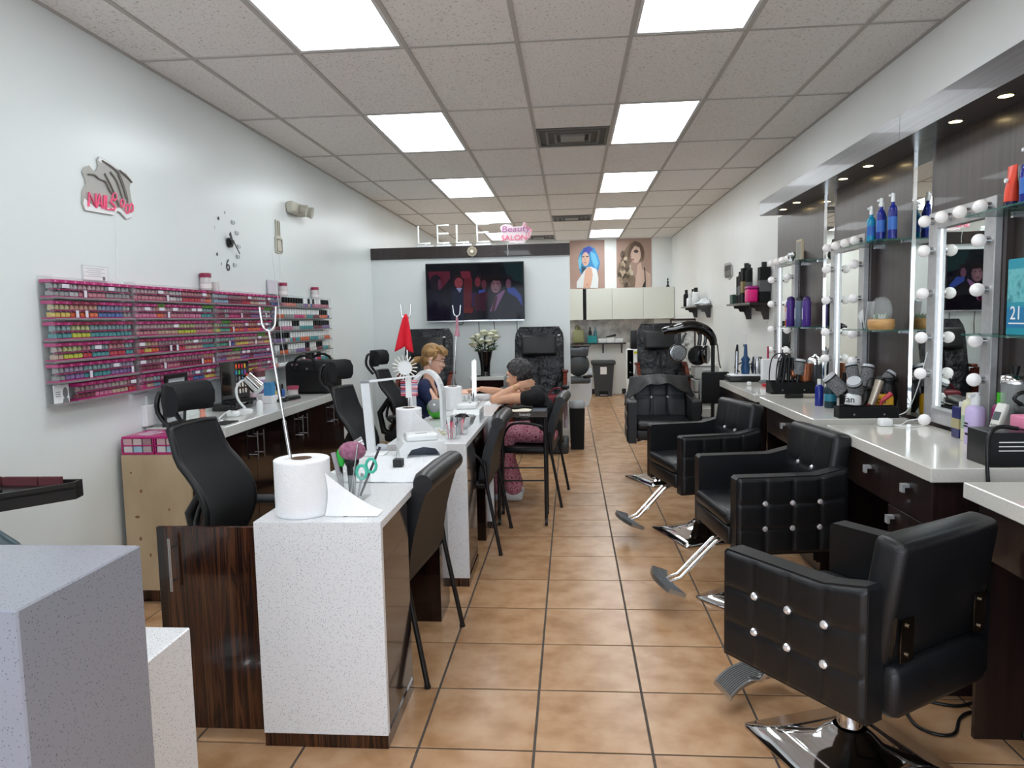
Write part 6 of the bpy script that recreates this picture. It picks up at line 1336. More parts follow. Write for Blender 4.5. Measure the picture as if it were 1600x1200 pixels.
def tool_box(x0, x1, y0, y1, h, lab):
    t = thing('tool_holder', lab, 'tool holder', ((x0+x1)/2, (y0+y1)/2, CZ+.0005)); w, d = (x1-x0)/2, (y1-y0)/2
    B().bb(-w, w, -d, -d+.006, .0, h).out('front_wall', black_mat, t); B().bb(-w, w, d-.006, d, .0, h*1.05).out('back_wall', black_mat, t)
    for s in (-1, 1): B().prism([(-d+.006, 0), (d-.006, 0), (d-.006, h), (-d+.006, h)], 0, s*w-.006*(s > 0), s*w+.006*(s < 0)).out('side_wall', black_mat, t)
    B().bb(-w+.006, w-.006, -d+.006, d-.006, 0, .006).out('bottom', black_mat, t)
    for s in (-.5, .5): B().cyl((w*s, -d, h*.35), (w*s, -d-.003, h*.35), .006, n=10).out('rivet', steel, t)
tool_box(1.46, 1.77, 5.40, 5.56, .085, 'black tool holder with straighteners on the far station')
def brush_round(p, d, r, L, lab, col='8a8c8e'):
    t = thing('round_brush', lab, 'hair brush', p, 0, 'silver round hair brushes'); d = Vector(d).normalized()
    B().cyl((0, 0, 0), d*.12, .011, .014, 10).out('handle', black_pl, t)
    B().cyl(d*.12, d*(.12+L), r, n=20).out('barrel', noise_mat('brush_bristle', ['4d4d4e', '7b7c7e', '9a9b9d'], scale=(160, 160, 160), rough=.6, bump=.8, bump_scale=260), t)
    B().cyl(d*(.12+L), d*(.135+L), r*.95, r*.9, 20).out('end_cap', MAT('cap_light', 'c5c8cb', .3), t); B().cyl(d*(.11+L), d*(.1185+L), r*1.02, n=20).out('ring', black_pl, t)
def straightener(x, y, lean, lab):
    t = thing('hair_straightener', lab, 'hair straightener', (x, y, CZ+.007), 0, 'black hair straighteners')
    for s in (-1, 1): B().loft([(s*.012, 0, 0), (s*.016+lean*.5, 0, .12), (s*.01+lean, 0, .255)], [.011, .014, .012], 8).out('plate_arm', black_pl, t)
    B().tube([(lean, 0, .255), (lean-.03, 0, .29), (lean-.09, -.01, .25), (lean-.11, -.02, .1), (lean-.10, -.095, .005)], .0045, 8, sub=5).out('cord', black_pl, t)
straightener(1.53, 5.47, .035, 'black hair straightener standing nearest the aisle'); straightener(1.62, 5.49, .0, 'second black hair straightener in the far tool holder')
t = thing('copper_dryer', 'copper coloured hair dryer resting in the far tool holder', 'hair dryer', (1.72, 5.48, CZ+.15)); B().cyl((-.10, 0, -.01), (0, 0, .0), .028, .045, 18).cyl((0, 0, 0), (.0, 0, .07), .05, .052, 18).cyl((0, 0, -.06), (0, 0, 0), .045, .05, 18).out('barrel', MAT('copper', 'c17a58', .22, .7), t); B().cyl((.0, .0, -.0601), (-.01, 0, -.11), .02, .016, 12).out('handle', MAT('copper', 'c17a58', .22, .7), t)
brush_round((1.64, 5.43, CZ+.02), (.18, .1, 1), .037, .10, 'large silver round brush leaning in the far tool holder'); brush_round((1.58, 5.52, CZ+.02), (-.05, .1, 1), .03, .1, 'silver round brush behind the straighteners')
t = thing('metal_canister', 'tall smoked canister with domed chrome lid on the far station', 'canister', ons(1.835, 5.615)); B().lathe([(.05, 0), (.052, .01), (.052, .2)], n=24).out('body', MAT('smoked_glass', '4e5256', .15), t); B().lathe([(.053, .2), (.053, .235), (.04, .255), (.012, .265), (.012, .28)], n=24).out('lid', chrome, t)
# ---- middle station
t = thing('brush_roll', 'black brush with coiled pale cord on the middle station', 'brush', ons(1.52, 5.14)); B().cyl((-.04, 0, .014), (.08, .0, .014), .014, n=12).out('handle', black_pl, t)
B().tube([(.085+.10*k/60, .012*math.cos(k*1.4), .016+.012*math.sin(k*1.4)) for k in range(61)], .0035, 6).out('coil', MAT('coil_beige', 'b9b1a2', .5), t)
sbottle('blue_bottle', 1.565, 4.70, CZ+.0005, .026, .135, navy_b, white_pl, 'royal blue bottle with white cap on the middle station', None, False, .035)
sbottle('teal_black_bottle', 1.60, 4.60, CZ+.0005, .036, .14, MAT('dark_teal', '16323a', .2), black_pl, 'dark bottle with teal glow label on the middle station', None, False, .06, MAT('label_teal', '2f7f96', .4))
sbottle('black_bottle', 1.68, 4.60, CZ+.0005, .026, .17, black_mat, black_pl, 'slim black bottle behind the teal labelled bottle', None, False, .05)
sbottle('pale_tube', 1.74, 4.58, CZ+.0005, .04, .15, MAT('pale_blue_pack', 'bccbd8', .4), MAT('pale_red', 'c9a0a8', .4), 'pale blue packet with red print on the middle station', None, True, .04, MAT('label_red', 'b8424a', .5))
sbottle('white_can', 1.63, 4.32, CZ+.0005, .045, .12, white_pl, white_pl, 'white can with black lettering behind the black tool box', None, False, .01)
sbottle('yellow_can', 1.785, 4.265, CZ+.0005, .045, .12, MAT('can_yellow', 'd9a21f', .35), black_pl, 'yellow can with black lettering behind the black tool box', None, False, .01)
wc = [o_ for o_ in bpy.data.objects if o_.name in ('white_can', 'yellow_can')]
for o_ in wc: text_mesh('fan' if o_.name == 'white_can' else 'oil', 'lettering', print_k, o_, basis((-.034, -.034, .085), (.72, -.72, 0), (0, 0, 1)), .055)
tool_box(1.48, 1.80, 4.115, 4.20, .06, 'black tool box at the near end of the middle station')
bx, by = 1.70, 4.40
t = thing('brush_jar', 'black jar holding the round brushes on the middle station', 'jar', ons(bx, by)); B().lathe([(.055, 0), (.06, .02), (.06, .13), (.055, .13), (.052, .02), (0, .01)], n=22, cap=False).lathe([(0, 0), (.055, 0)], n=22).out('body', black_pl, t)
for q, (d, r, L, l) in enumerate((((-.75, .15, .85), .042, .11, 'widest silver round brush tilting over the bottles'), ((-.1, .3, 1), .035, .13, 'upright silver round brush with tapered barrel'), ((.25, .2, 1), .036, .12, 'silver round brush with blue ringed cap'), ((.8, .1, .9), .033, .13, 'silver round brush tilting towards the dark panel'), ((-.35, -.5, .75), .042, .08, 'round brush showing its white end disc'))):
    brush_round((bx+.02*d[0], by+.02*d[1], CZ+.03), d, r, L, l)
t = thing('curling_wand', 'champagne coloured curling wand with red base on the middle station', 'curling wand', ons(1.70, 4.24)); B().cyl((0, 0, .0), (.0, 0, .06), .03, .024, 14).out('holder', MAT('red_plastic', 'c01f35', .4), t); B().cyl((0, 0, .0601), (.045, .0, .20), .02, .024, 16).out('barrel', MAT('champagne', 'b7ab9a', .3, .5), t); B().cyl((.045, 0, .2001), (.052, 0, .215), .025, n=16).out('tip', black_pl, t)
B().tube([(.05, 0, .215), (-.02, 0, .2), (-.03, .0, .1), (-.08, -.05, .06), (-.2, -.08, .07), (-.22, -.1, .01)], .004, 8, sub=4).out('cord', black_pl, t)
tag(B().cyl((1.745, 4.22, CZ+.08), (1.80, 4.22, CZ+.125), .010, .016, 10).cyl((1.745, 4.22, CZ+.08), (1.74, 4.22, CZ+.0005), .008, n=8).out('red_clip', MAT('red_plastic2', 'c43a48', .4)), 'small red clip standing beside the curling wand', 'clip')
t = thing('black_dryer', 'black hair dryer with red button standing on the middle station', 'hair dryer', ons(1.84, 4.375)); B().lathe([(.035, 0), (.05, .03), (.058, .09), (.05, .15), (.04, .17), (.05, .185), (.05, .20), (.0, .2)], n=20).out('body', black_pl, t); B().sph((-.045, -.035, .07), .010, 10, 6).out('button', MAT('red_btn', 'c82a2a', .4), t)
# ---- near station
tag(B().bb(1.575, 1.635, 3.80, 3.855, CZ+.0005, CZ+.04, bev=.008).out('charger_cube', white_pl), 'white charger cube lying on the near station', 'charger')
tag(B().sph((1.80, 4.0, CZ+.031), .030, 16, 10).out('loose_bulb', bulb_m), 'loose white round bulb on the counter by the mirror strip', 'bulb') if False else None
t = thing('loose_bulb', 'loose white round bulb with cord lying on the near station', 'bulb', ons(1.80, 3.83)); B().sph((0, 0, .03), .030, 16, 10).out('globe', bulb_m, t); B().tube([(0, .03, .03), (-.06, .045, .02), (-.12, .0, .004), (-.18, .03, .004), (-.1, -.06, .004), (-.02, -.03, .004)], .003, 6, sub=4).out('cord', white_pl, t)
sbottle('navy_oil', 1.795, 3.46, CZ+.0005, .033, .145, MAT('navy_oil', '2b2f63', .25), white_pl, 'navy bottle with pale gold label on the near station', None, True, .02, MAT('label_pale', 'a9a078', .4))
sbottle('cream_bottle', 1.788, 3.385, CZ+.0005, .035, .185, MAT('cream_bottle2', 'd3d2b4', .35), MAT('cream_cap', 'd9d6c2', .35), 'cream and sage bottle behind the lavender pump', None, False, .03, MAT('sage', '9fb39a', .4))
t = sbottle('lavender_pump', 1.765, 3.30, CZ+.0005, .04, .17, MAT('lavender', 'c6b6e0', .3), white_pl, 'lavender pump bottle with small black print', None, False, .04); B().cyl((0, 0, .21), (0, 0, .225), .014, n=12).cyl((0, 0, .22), (-.04, -.02, .212), .008, n=8).out('pump', white_pl, t); B().bb(-.0415, -.0403, -.018, .012, .075, .082).bb(-.0415, -.0403, -.018, .008, .088, .095).bb(-.0415, -.0403, -.02, .0, .04, .05).out('print', print_k, t)
sbottle('magenta_bottle', 1.84, 3.245, CZ+.0005, .035, .18, MAT('magenta_deep', '8a1f5a', .3), MAT('bright_green2', '3fae2a', .35), 'magenta bottle with bright green cap on the near station', None, False, .05)
t = thing('glass_jar', 'tall clear glass jar with chrome lid on the near station', 'jar', ons(1.83, 3.14)); B().lathe([(.045, 0), (.048, .01), (.048, .28)], n=22).out('body', MAT('jar_glass', 'dfe6e4', .03, alpha=.25), t); B().lathe([(.05, .28), (.05, .31), (.02, .318)], n=22).out('lid', chrome, t); B().lathe([(.012, .318), (.018, .345), (.018, .352)], n=14).out('knob', black_pl, t)
t = thing('cordless_phone', 'white cordless phone standing in its cradle on the near station', 'phone', ons(1.70, 3.08), math.radians(10))
B().prism([(-.05, 0), (.06, 0), (.06, .025), (.02, .04), (-.03, .02)], 1, -.045, .045).out('cradle', white_pl, t)
M = Matrix.Translation((.005, 0, .022)) @ Matrix.Rotation(.33, 4, 'Y')
h_ = B(M).bb(-.014, .014, -.026, .026, 0, .19, bev=.008).out('handset', MAT('phone_white', 'dddcd6', .35), t)
B(M).bb(-.0155, -.0141, -.018, .018, .115, .15).out('display', MAT('lcd_grey', '5d6468', .2), h_)
for r in range(5):
    for c_ in range(3): B(M).bb(-.0157, -.0141, -.019+.0135*c_, -.009+.0135*c_, .025+.016*r, .034+.016*r).out('key', MAT('key_grey', '8f9088', .5), h_)
t = thing('blender_cup', 'black travel cup with loop handle at the near station', 'cup', ons(1.82, 3.02)); B().lathe([(.05, 0), (.055, .02), (.055, .16), (.05, .165)], n=22).out('body', MAT('cup_black', '23272c', .25), t); B().lathe([(.052, .166), (.052, .2), (.03, .205)], n=22).out('lid', black_pl, t); B().tube([(-.03, 0, .205), (-.06, 0, .23), (-.03, 0, .255), (.02, 0, .245), (.04, 0, .205)], .008, 8, sub=3).out('loop', black_pl, t)
tag(B().bb(1.80, 1.83, 2.955, 2.965, CZ+.0005, CZ+.22, bev=.003, seg=1).out('blue_box', MAT('blue_box2', '2e4a7a', .4)), 'tall slate blue box at the end of the near station', 'box')
# ---- entrance end station: straightener carton, pink box, cord
t = thing('iron_carton', 'black carton with blue stripes and white print on the near station', 'carton', (1.70, 2.87, CZ+.0005))
B().bb(-.15, .15, -.08, .08, 0, .13, bev=.002, seg=1).out('box', MAT('carton_black', '1d1e20', .3), t)
for k in range(3): B().bb(-.12, .0, -.0812, -.0802, .06+.016*k, .064+.016*k).out('print_line', print_w, t)
for k in range(3): B().prism([(.03, .03+.025*k), (.14, .045+.025*k), (.14, .055+.025*k), (.03, .042+.025*k)], 1, -.0812, -.0802).out('stripe', MAT('stripe_blue', '2f7fae', .4), t)
tag(B().bb(1.70, 1.83, 2.82, 2.94, CZ+.1315, CZ+.18, bev=.006).out('pink_box', MAT('box_pink', 'e88bab', .5)), 'pink box lying on the black carton', 'box')
tag(B().tube([(1.53, 2.77, CZ+.02), (1.535, 2.78, CZ+.11), (1.58, 2.80, CZ+.15), (1.66, 2.82, CZ+.141)], .008, 8, sub=4).tube([(1.53, 2.77, CZ+.02), (1.53, 2.765, CZ-.02), (1.53, 2.70, .5), (1.5, 2.67, .012)], .007, 8, sub=4).out('extension_cord', black_pl), 'thick black cord looping over the black carton', 'cord')
# white cable hung on mirror strip
tag(B().tube([(1.835, 3.895, 1.28), (1.83, 3.97, 1.1), (1.82, 4.05, .965), (1.78, 4.07, .93)], .003, 6, sub=4).out('white_cable', white_pl), 'thin white cable hanging from the bulb mirror to the counter', 'cable')
# ================================================================== tufted salon chairs (face +X)
crystal = MAT('crystal_button', 'f4f4f8', .05, .6)
def tuft(u, v, nu, nv, depth, seam=.05):
    """depression profile of a tufted panel: seams on an nu x nv grid"""
    du = abs(u*nu-round(u*nu)) if 0 < round(u*nu) < nu else .5
    dv = abs(v*nv-round(v*nv)) if 0 < round(v*nv) < nv else .5
    d = math.exp(-(du/.055)**2)*.75+math.exp(-(dv/.06)**2)*.65+.35*math.exp(-(du/.16)**2)+.3*math.exp(-(dv/.16)**2)
    if 0 < round(u*nu) < nu and 0 < round(v*nv) < nv: d += .25*math.exp(-(du*du+dv*dv)/.012)
    return -depth*d
def salon_chair(x, y, head, lab, base_rot=.4, zoff=0.0, foot=True, back=0.0, fd=.545, fz=.135):
    t = thing('salon_chair', lab, 'salon chair', (x, y, 0), head, 'black tufted salon chairs')
    Z0, Z1, ST, BT = .36+zoff, .735+zoff, .555+zoff, .905+zoff+back
    W, aw = .325, .085
    prof = lambda xx: Z1+(.035*max(0, (-.12-xx)/.16) if xx < -.12 else 0)      # arm top rises towards the back
    for s in (-1, 1):
        a = B(); x0, x1 = -.27, .27
        yi, yo = s*(W-aw), s*W
        top = [x1, .1, -.12, -.2, -.27]
        # inner face, top, front and rear of the arm
        poly = [(x0, Z0), (x1, Z0), (x1, Z1-.012), (x1-.012, Z1), (.1, Z1), (-.12, Z1), (-.2, prof(-.2)), (x0+.01, prof(-.265)), (x0, prof(-.27)-.012)]
        a.prism(poly, 1, min(yi, yo-s*.014), max(yi, yo-s*.014))
        n_u, n_v = 56, 42
        def outer(u, v):
            xx = x0+.006+(x1-x0-.012)*u; zz = Z0+.006+(prof(xx)-Z0-.012)*v
            e = min(u, 1-u)*(x1-x0); e2 = min(v, 1-v)*.37; r = .012; edge = min(1, e/r, e2/r); edge = 1-(1-edge)**2
            return (xx, yo-s*.014+s*(.014*edge+tuft(u, v, 4, 3, .0065)*edge), zz)
        gr = B(); gr.grid(outer, n_u, n_v)
        if s > 0: gr.f = [f[::-1] for f in gr.f]
        arm = a.out('arm', leather, t)
        gr.out('tufted_panel', leather, arm)
        for iu in (1, 2, 3):
            for iv in (1, 2):
                p = outer(iu/4, iv/3); p = (p[0], p[1]+s*.006, p[2])
                M = basis((p[0], p[1], p[2]), (1, 0, 0), (0, 0, 1) if s < 0 else (0, 0, -1))
                B(M).lathe([(.0135, -.004), (.0135, .004), (.0095, .009), (.0, .011)], n=10, smooth=False, cap=False).out('crystal_button', crystal, arm)
    B().bb(-.22, .285, -W+aw+.002, W-aw-.002, Z0+.03, ST-.075, bev=.012).out('seat_box', leather, t)
    B().bb(-.20, .295, -W+aw+.001, W-aw-.001, ST-.074, ST, bev=.03, seg=3).out('seat_cushion', leather, t)
    B().bb(-.31, -.20, -W+aw+.003, W-aw-.003, Z0+.005, Z0+.16, bev=.025, seg=2).out('rear_rail', leather, t)
    # backrest: leaning pad
    hw = W-aw+.015; L = BT-ST+.05
    M = Matrix.Translation((-.225, 0, ST-.04)) @ Matrix.Rotation(-.15, 4, 'Y')
    bm = bmesh.new(); bmesh.ops.create_cube(bm, size=1)
    for v_ in bm.verts: v_.co = Vector((v_.co.x*.10, v_.co.y*2*hw*(.97 if v_.co.z > 0 else 1), (v_.co.z+.5)*L))
    bmesh.ops.bevel(bm, geom=bm.edges[:], offset=.028, segments=3, profile=.5, affect='EDGES')
    bk = B(M).bm(bm, True).out('backrest', leather, t)
    def fr(u, v):
        yy = (u-.5)*2*(hw-.028); zz = .03+(L-.058)*v
        return (.0505+.008*math.sin(PI*u)*math.sin(PI*v)+tuft(u, v, 3, 2, .0065), yy, zz)
    B(M).grid(fr, 42, 30).out('tufted_front', leather, bk)
    for iu in (1, 2):
        p = fr(iu/3, .5); p = (p[0]+.006, p[1], p[2]); B(M @ basis(p, (0, 1, 0), (0, 0, 1))).lathe([(.0125, -.004), (.0125, .004), (.009, .009), (0, .011)], n=10, smooth=False, cap=False).out('crystal_button', crystal, bk)
    for s in (-1, 1):
        br = B().prism([(-.29, Z0+.19), (-.26, Z0+.19), (-.265, Z0+.31), (-.305, Z0+.31)], 1, s*(W-aw-.01)-.002, s*(W-aw-.01)+.002)
        br.bb(-.306, -.3025, s*(W-aw-.055)-.03, s*(W-aw-.055)+.03, Z0+.175, Z0+.30)
        for k in (.195, .28): br.cyl((-.306, s*(W-aw-.055), Z0+k), (-.312, s*(W-aw-.055), Z0+k), .007, n=8)
        br.out('bracket', MAT('nickel', '8f8678', .2, 1), t)
    # lift column, base
    B().cyl((0, 0, .07), (0, 0, Z0+.029), .03, n=20).cyl((0, 0, .10), (0, 0, .22), .042, n=20).out('lift_column', chrome, t)
    B().bb(-.09, .09, -.09, .09, Z0+.005, Z0+.0295).out('seat_plate', black_pl, t)
    R = .25; c, s_ = math.cos(base_rot-head), math.sin(base_rot-head)
    rot = Matrix.Rotation(base_rot-head, 4, 'Z')
    b = B(rot); vs = []; rings = [(R, .004), (R, .012), (R*.62, .030), (R*.36, .055), (R*.25, .09), (R*.2, .10)]
    def sq(r, k, n=32):
        a = 2*PI*k/n+PI/4; p = 4+ (0 if r > R*.5 else 0); e = 2/(.0001+max(2, 2+28*((r/R)**2.5)))
        return (r*math.copysign(abs(math.cos(a))**e, math.cos(a)), r*math.copysign(abs(math.sin(a))**e, math.sin(a)))
    for r, z in rings: vs += [(*sq(r, k), z) for k in range(32)]
    b.add(vs, [(i*32+k, i*32+(k+1) % 32, (i+1)*32+(k+1) % 32, (i+1)*32+k) for i in range(len(rings)-1) for k in range(32)], True)
    b.add(vs[:32], [tuple(range(32))[::-1]]); b.add([(v[0]*.98, v[1]*.98, v[2]-.004) for v in vs[:32]]+vs[:32], [(k, (k+1) % 32, 32+(k+1) % 32, 32+k) for k in range(32)]); b.out('base', chrome, t)
    B().tube([(-.06, -.10, Z0), (-.1, -.2, Z0-.04), (-.14, -.3, Z0-.05)], .008, 8, sub=3).out('pump_lever', chrome, t)
    if foot:
        for s in (-.028, .028): B().tube([(.16, s, Z0+.03), (.27 if fd > .5 else .22, s, Z0-.02), (fd-.095, s, fz+.025), (fd-.025, s, fz)], .0095, 10).out('foot_bar', chrome, t)
        b = B()
        F = Matrix.Translation((fd, 0, fz)) @ Matrix.Rotation(-.35, 4, 'Y')
        arc = [(.0+.035*((k-6)/6)**2*-1, -.17+.34*k/12) for k in range(13)]
        o = [(p[0]+.045, p[1]) for p in arc]+[(p[0]-.045, p[1]) for p in arc[::-1]]
        fp = B(F).prism(o, 2, 0, .022).out('footplate', MAT('cast_aluminium', 'b8bbbd', .3, .9), t)
        g_ = B(F)
        for k in range(10): xx = -.034+.0076*k; g_.tube([(arc[j][0]+xx, arc[j][1], .0225) for j in range(0, 13, 2)], .0016, 5)
        g_.out('rib', MAT('rib_dark', '55585a', .5), fp)
    return t
salon_chair(.925, 2.42, math.radians(124), 'black tufted salon chair turned to face away, with its back to the entrance', math.radians(20), -.035, True, -.015, .45, .085)
salon_chair(.985, 3.74, math.radians(188), 'black tufted salon chair facing the aisle at the near station', math.radians(38))
salon_chair(.87, 4.93, math.radians(194), 'black tufted salon chair facing the aisle at the middle station', math.radians(20))
salon_chair(.815, 6.62, math.radians(268), 'black tufted salon chair facing the entrance under a draped cape', math.radians(25), .02, False)
# cape over the far chair's back
def cape(u, v):
    s = (u-.5)*2; w = .27+.06*v**1.5
    z = .95-.24*v*(.30+.70*abs(s)**2.2)-.02*abs(s); yy = 6.60+.16-.16*v*(.8)+.22*(1-v)*0
    return (.81+s*w, 6.86-.21*v-.03*abs(s)+.012*math.sin(18*u+4*v)*v, z+.012*math.sin(23*u)*v)
o = B().grid(cape, 40, 14).out('cape', noise_mat('black_nylon', ['0d0d0e', '161617'], scale=(10, 10, 10), rough=.55, bump=.5, bump_scale=15)); sd = o.modifiers.new('thickness', 'SOLIDIFY'); sd.thickness = .006
tag(o, 'black nylon cape draped over the far salon chair back', 'cape')
# floor cables
def floor_cable(L, lab, r=.0045): tag(B().tube([Vector((p.x, p.y, r)) for p in (px(a, b, 2, 0) for a, b in L)], r, 8, sub=5).out('floor_cable', black_pl), lab, 'cable')
floor_cable([(1250, 862), (1285, 885), (1320, 905), (1350, 920)], 'thin black cable on the floor under the near salon chair'); floor_cable([(1298, 868), (1300, 890), (1285, 905), (1290, 912), (1310, 900), (1330, 908), (1340, 920)], 'tangled black cable on the floor beside the near station')
floor_cable([(1410, 1105), (1430, 1135), (1465, 1150), (1492, 1148), (1500, 1125), (1520, 1115), (1560, 1125), (1600, 1150), (1640, 1175)], 'long black cable winding over the floor behind the first salon chair', .006); floor_cable([(1445, 1097), (1490, 1105), (1520, 1100), (1532, 1088), (1530, 1070)], 'short black cable loop under the first salon chair', .006)
t = thing('floor_plug', 'black foot pedal on the floor at the right wall', 'foot pedal', (1.60, 2.55, 0)); B().bb(-.06, .06, -.04, .04, 0, .035, bev=.01).out('pedal', black_pl, t); B().cyl((-.04, 0, .036), (.04, 0, .05), .02, n=10).out('roller', black_pl, t)
# ================================================================== the two seated women
def blob(name, items, mat, parent, voxel=.006, it=6, disp=None):
    """one continuous surface grown round capsules ('c', p0, p1, r0, r1) and ellipsoids ('e', centre, radii, rotation)"""
    b = B()
    for i in items:
        if i[0] == 'c':
            p0, p1 = Vector(i[1]), Vector(i[2]); r0, r1 = i[3], i[4]; d = (p1-p0); L = d.length; d = d/L
            pts = []; rs = []
            for k in range(5): a = PI/2*k/4; pts.append(p0-d*(r0*math.cos(a))); rs.append(max(r0*math.sin(a), .0004))
            for k in range(5): a = PI/2*(4-k)/4; pts.append(p1+d*(r1*math.cos(a))); rs.append(max(r1*math.sin(a), .0004))
            b.loft(pts, rs, 12)
        else:
            M0 = b.M; b.M = Matrix.Translation(i[1]) @ (i[3].to_4x4() if len(i) > 3 else Matrix()); b.sph((0, 0, 0), i[2], 20, 14); b.M = M0
    o = b.out(name+'_src', mat)
    m = o.modifiers.new('r', 'REMESH'); m.mode = 'VOXEL'; m.voxel_size = voxel; m.use_smooth_shade = True
    s = o.modifiers.new('s', 'SMOOTH'); s.factor = .5; s.iterations = it
    me = bpy.data.meshes.new_from_object(o.evaluated_get(bpy.context.evaluated_depsgraph_get()))
    me.name = name; bpy.data.objects.remove(o); me.materials.clear(); me.materials.append(mat)
    for p in me.polygons: p.use_smooth = True
    r = bpy.data.objects.new(name, me); C.objects.link(r); r.parent = parent
    return r
def chain(pts, rs): return [('c', pts[i], pts[i+1], rs[i], rs[i+1]) for i in range(len(pts)-1)]
def head_items(c, R, s=1.0):
    """face looks along local +X, up is +Z"""
    T = lambda x, y, z: Vector(c)+R @ Vector((x*s, y*s, z*s))
    E = lambda x, y, z, a, b_, d: ('e', T(x, y, z), (a*s, b_*s, d*s), R)
    it = [E(-.012, 0, .03, .093, .074, .085), E(.018, 0, -.02, .068, .06, .085), E(.035, 0, -.075, .042, .042, .034), E(.058, 0, -.095, .02, .022, .016),
          E(.082, 0, -.018, .011, .010, .03), E(.094, 0, -.036, .013, .013, .011), E(.078, .026, -.03, .02, .02, .018), E(.078, -.026, -.03, .02, .02, .018), E(.072, 0, .03, .02, .045, .014),
          E(.081, 0, -.062, .012, .024, .006), E(.079, 0, -.074, .012, .02, .006)]
    for y in (-1, 1): it += [E(-.008, y*.074, -.01, .018, .008, .03), E(-.004, y*.074, -.028, .012, .008, .014)]
    return it, T
def face_parts(parent, T, R, s=1.0, lip='a9544f', brow='5a4636'):
    em = MAT('eye_white', 'e9e4de', .3); ei = MAT('eye_iris', '3a2a20', .2)
    for y in (-1, 1):
        M = Matrix.Translation(T(.079, y*.028, .004)) @ R.to_4x4()
        e = B(M).sph((0, 0, 0), (.008*s, .013*s, .006*s), 10, 8).out('eye', em, parent); B(M).sph((.006*s, 0, 0), (.004*s, .005*s, .005*s), 8, 6).out('iris', ei, e)
        B().tube([T(.086, y*.012, .022), T(.087, y*.028, .027), T(.078, y*.044, .02)], .0032, 6, sub=2).out('eyebrow', MAT('brow_'+brow, brow, .8), parent)
    B().tube([T(.084, -.022, -.068), T(.092, 0, -.066), T(.084, .022, -.068)], .0045, 6, sub=3).out('mouth', MAT('lip_'+lip, lip, .5), parent)
def hand_items(w, d, n, s=1.0, curl=.5, spread=.012, side=1):
    """w wrist, d towards fingertips, n palm normal (fingers curl towards n); side +1/-1 puts the thumb"""
    w = Vector(w); d = Vector(d).normalized(); n = Vector(n); n = (n-d*n.dot(d)).normalized(); t = d.cross(n)*side
    it = []; L = [.070, .078, .073, .058]
    R3 = Matrix((d, t, n)).transposed()
    it.append(('e', w+d*.045*s, (.05*s, .038*s, .014*s), R3))
    for k in range(4):
        base = w+d*.082*s+t*(.027-.018*k)*s; p = [base-d*.02*s]; dd = d.copy(); cur = base
        for j, f in enumerate((.45, .32, .23)):
            a = curl*(.5+.5*j); dd = (dd*math.cos(a)+n*math.sin(a)).normalized(); cur = cur+dd*L[k]*f*s; p.append(cur)
        it += chain(p, [.0085*s, .0085*s, .0078*s, .0068*s])
    th = [w+d*.02*s+t*.026*s, w+d*.045*s+t*.05*s+n*.008*s, w+d*.072*s+t*.056*s+n*.02*s]
    it += chain(th, [.012*s, .0105*s, .008*s])
    return it
def rotm(z=0, y=0, x=0): return (Matrix.Rotation(z, 3, 'Z') @ Matrix.Rotation(y, 3, 'Y') @ Matrix.Rotation(x, 3, 'X'))
# ---- technician: blonde, glasses, navy top; faces +X
t = thing('person', 'seated person with blonde ponytail, glasses and navy top holding the other\'s hand', 'person', (-1.26, 6.12, 0))
t.location = (0, 0, 0)
R = rotm(-.12, .22, 0); hc = (-1.175, 6.12, 1.165)
hi, T = head_items(hc, R, 1.02)
Y0 = 6.12
sh = (-1.235, Y0, .955)
skin = hi+chain([T(-.03, 0, -.05), (-1.225, Y0, 1.0), (-1.235, Y0, .95)], [.05, .048, .06])
skin += chain([(-1.20, Y0-.175, .90), (-1.13, Y0-.20, .80), (-1.02, Y0-.20, .865), (-.965, Y0-.185, .89)], [.042, .038, .032, .024])
skin += hand_items((-.965, Y0-.185, .89), (1, .05, .12), (.1, .35, -1), 1.0, .5, side=1)
skin += chain([(-1.20, Y0+.175, .90), (-1.10, Y0+.17, .81), (-.99, Y0+.02, .875), (-.95, Y0-.04, .89)], [.042, .038, .032, .024])
skin += hand_items((-.95, Y0-.04, .89), (1, -.35, .1), (.0, -.3, -1), 1.0, .5, side=-1)
blob('body', skin, skin_l, t, .0048, 3)
navy_cloth = noise_mat('navy_cloth', ['16203f', '1d2a52'], scale=(20, 20, 20), rough=.85, bump=.3, bump_scale=25)
top = [('e', (-1.30, Y0, .66), (.13, .18, .14)), ('e', (-1.285, Y0, .78), (.125, .17, .14)), ('e', (-1.26, Y0, .88), (.105, .185, .095))]
for s in (-1, 1): top += chain([(-1.245, Y0+s*.08, .955), (-1.245, Y0+s*.165, .935), (-1.19, Y0+s*.19, .845)], [.055, .062, .052])
blob('navy_top', top, navy_cloth, t, .009, 6)
B().tube([(-1.19, Y0-.09, .985), (-1.155, Y0-.085, .90), (-1.15, Y0-.06, .80)], .016, 8, sub=4).out('strap', MAT('strap_peach', 'd8a890', .6), t)
pants = []
for s in (-1, 1): pants += chain([(-1.27, Y0+s*.09, .60), (-.93, Y0+s*.10, .59), (-.92, Y0+s*.10, .30), (-.97, Y0+s*.10, .10)], [.085, .068, .055, .045])
blob('trousers', pants, MAT('dark_trousers', '1a1c24', .85), t, .011, 5)
for s in (-1, 1): B().bb(-1.04, -.83, Y0+s*.10-.045, Y0+s*.10+.045, .002, .085, bev=.03, seg=3).out('shoe', black_pl, t)
blonde = noise_mat('blonde_hair', ['6f5234', '9a7648', 'b9935c'], scale=(14, 90, 30), detail=5, rough=.5, bump=.5, bump_scale=90)
E = lambda x, y, z, a, b_, d: ('e', T(x, y, z), (a, b_, d), R)
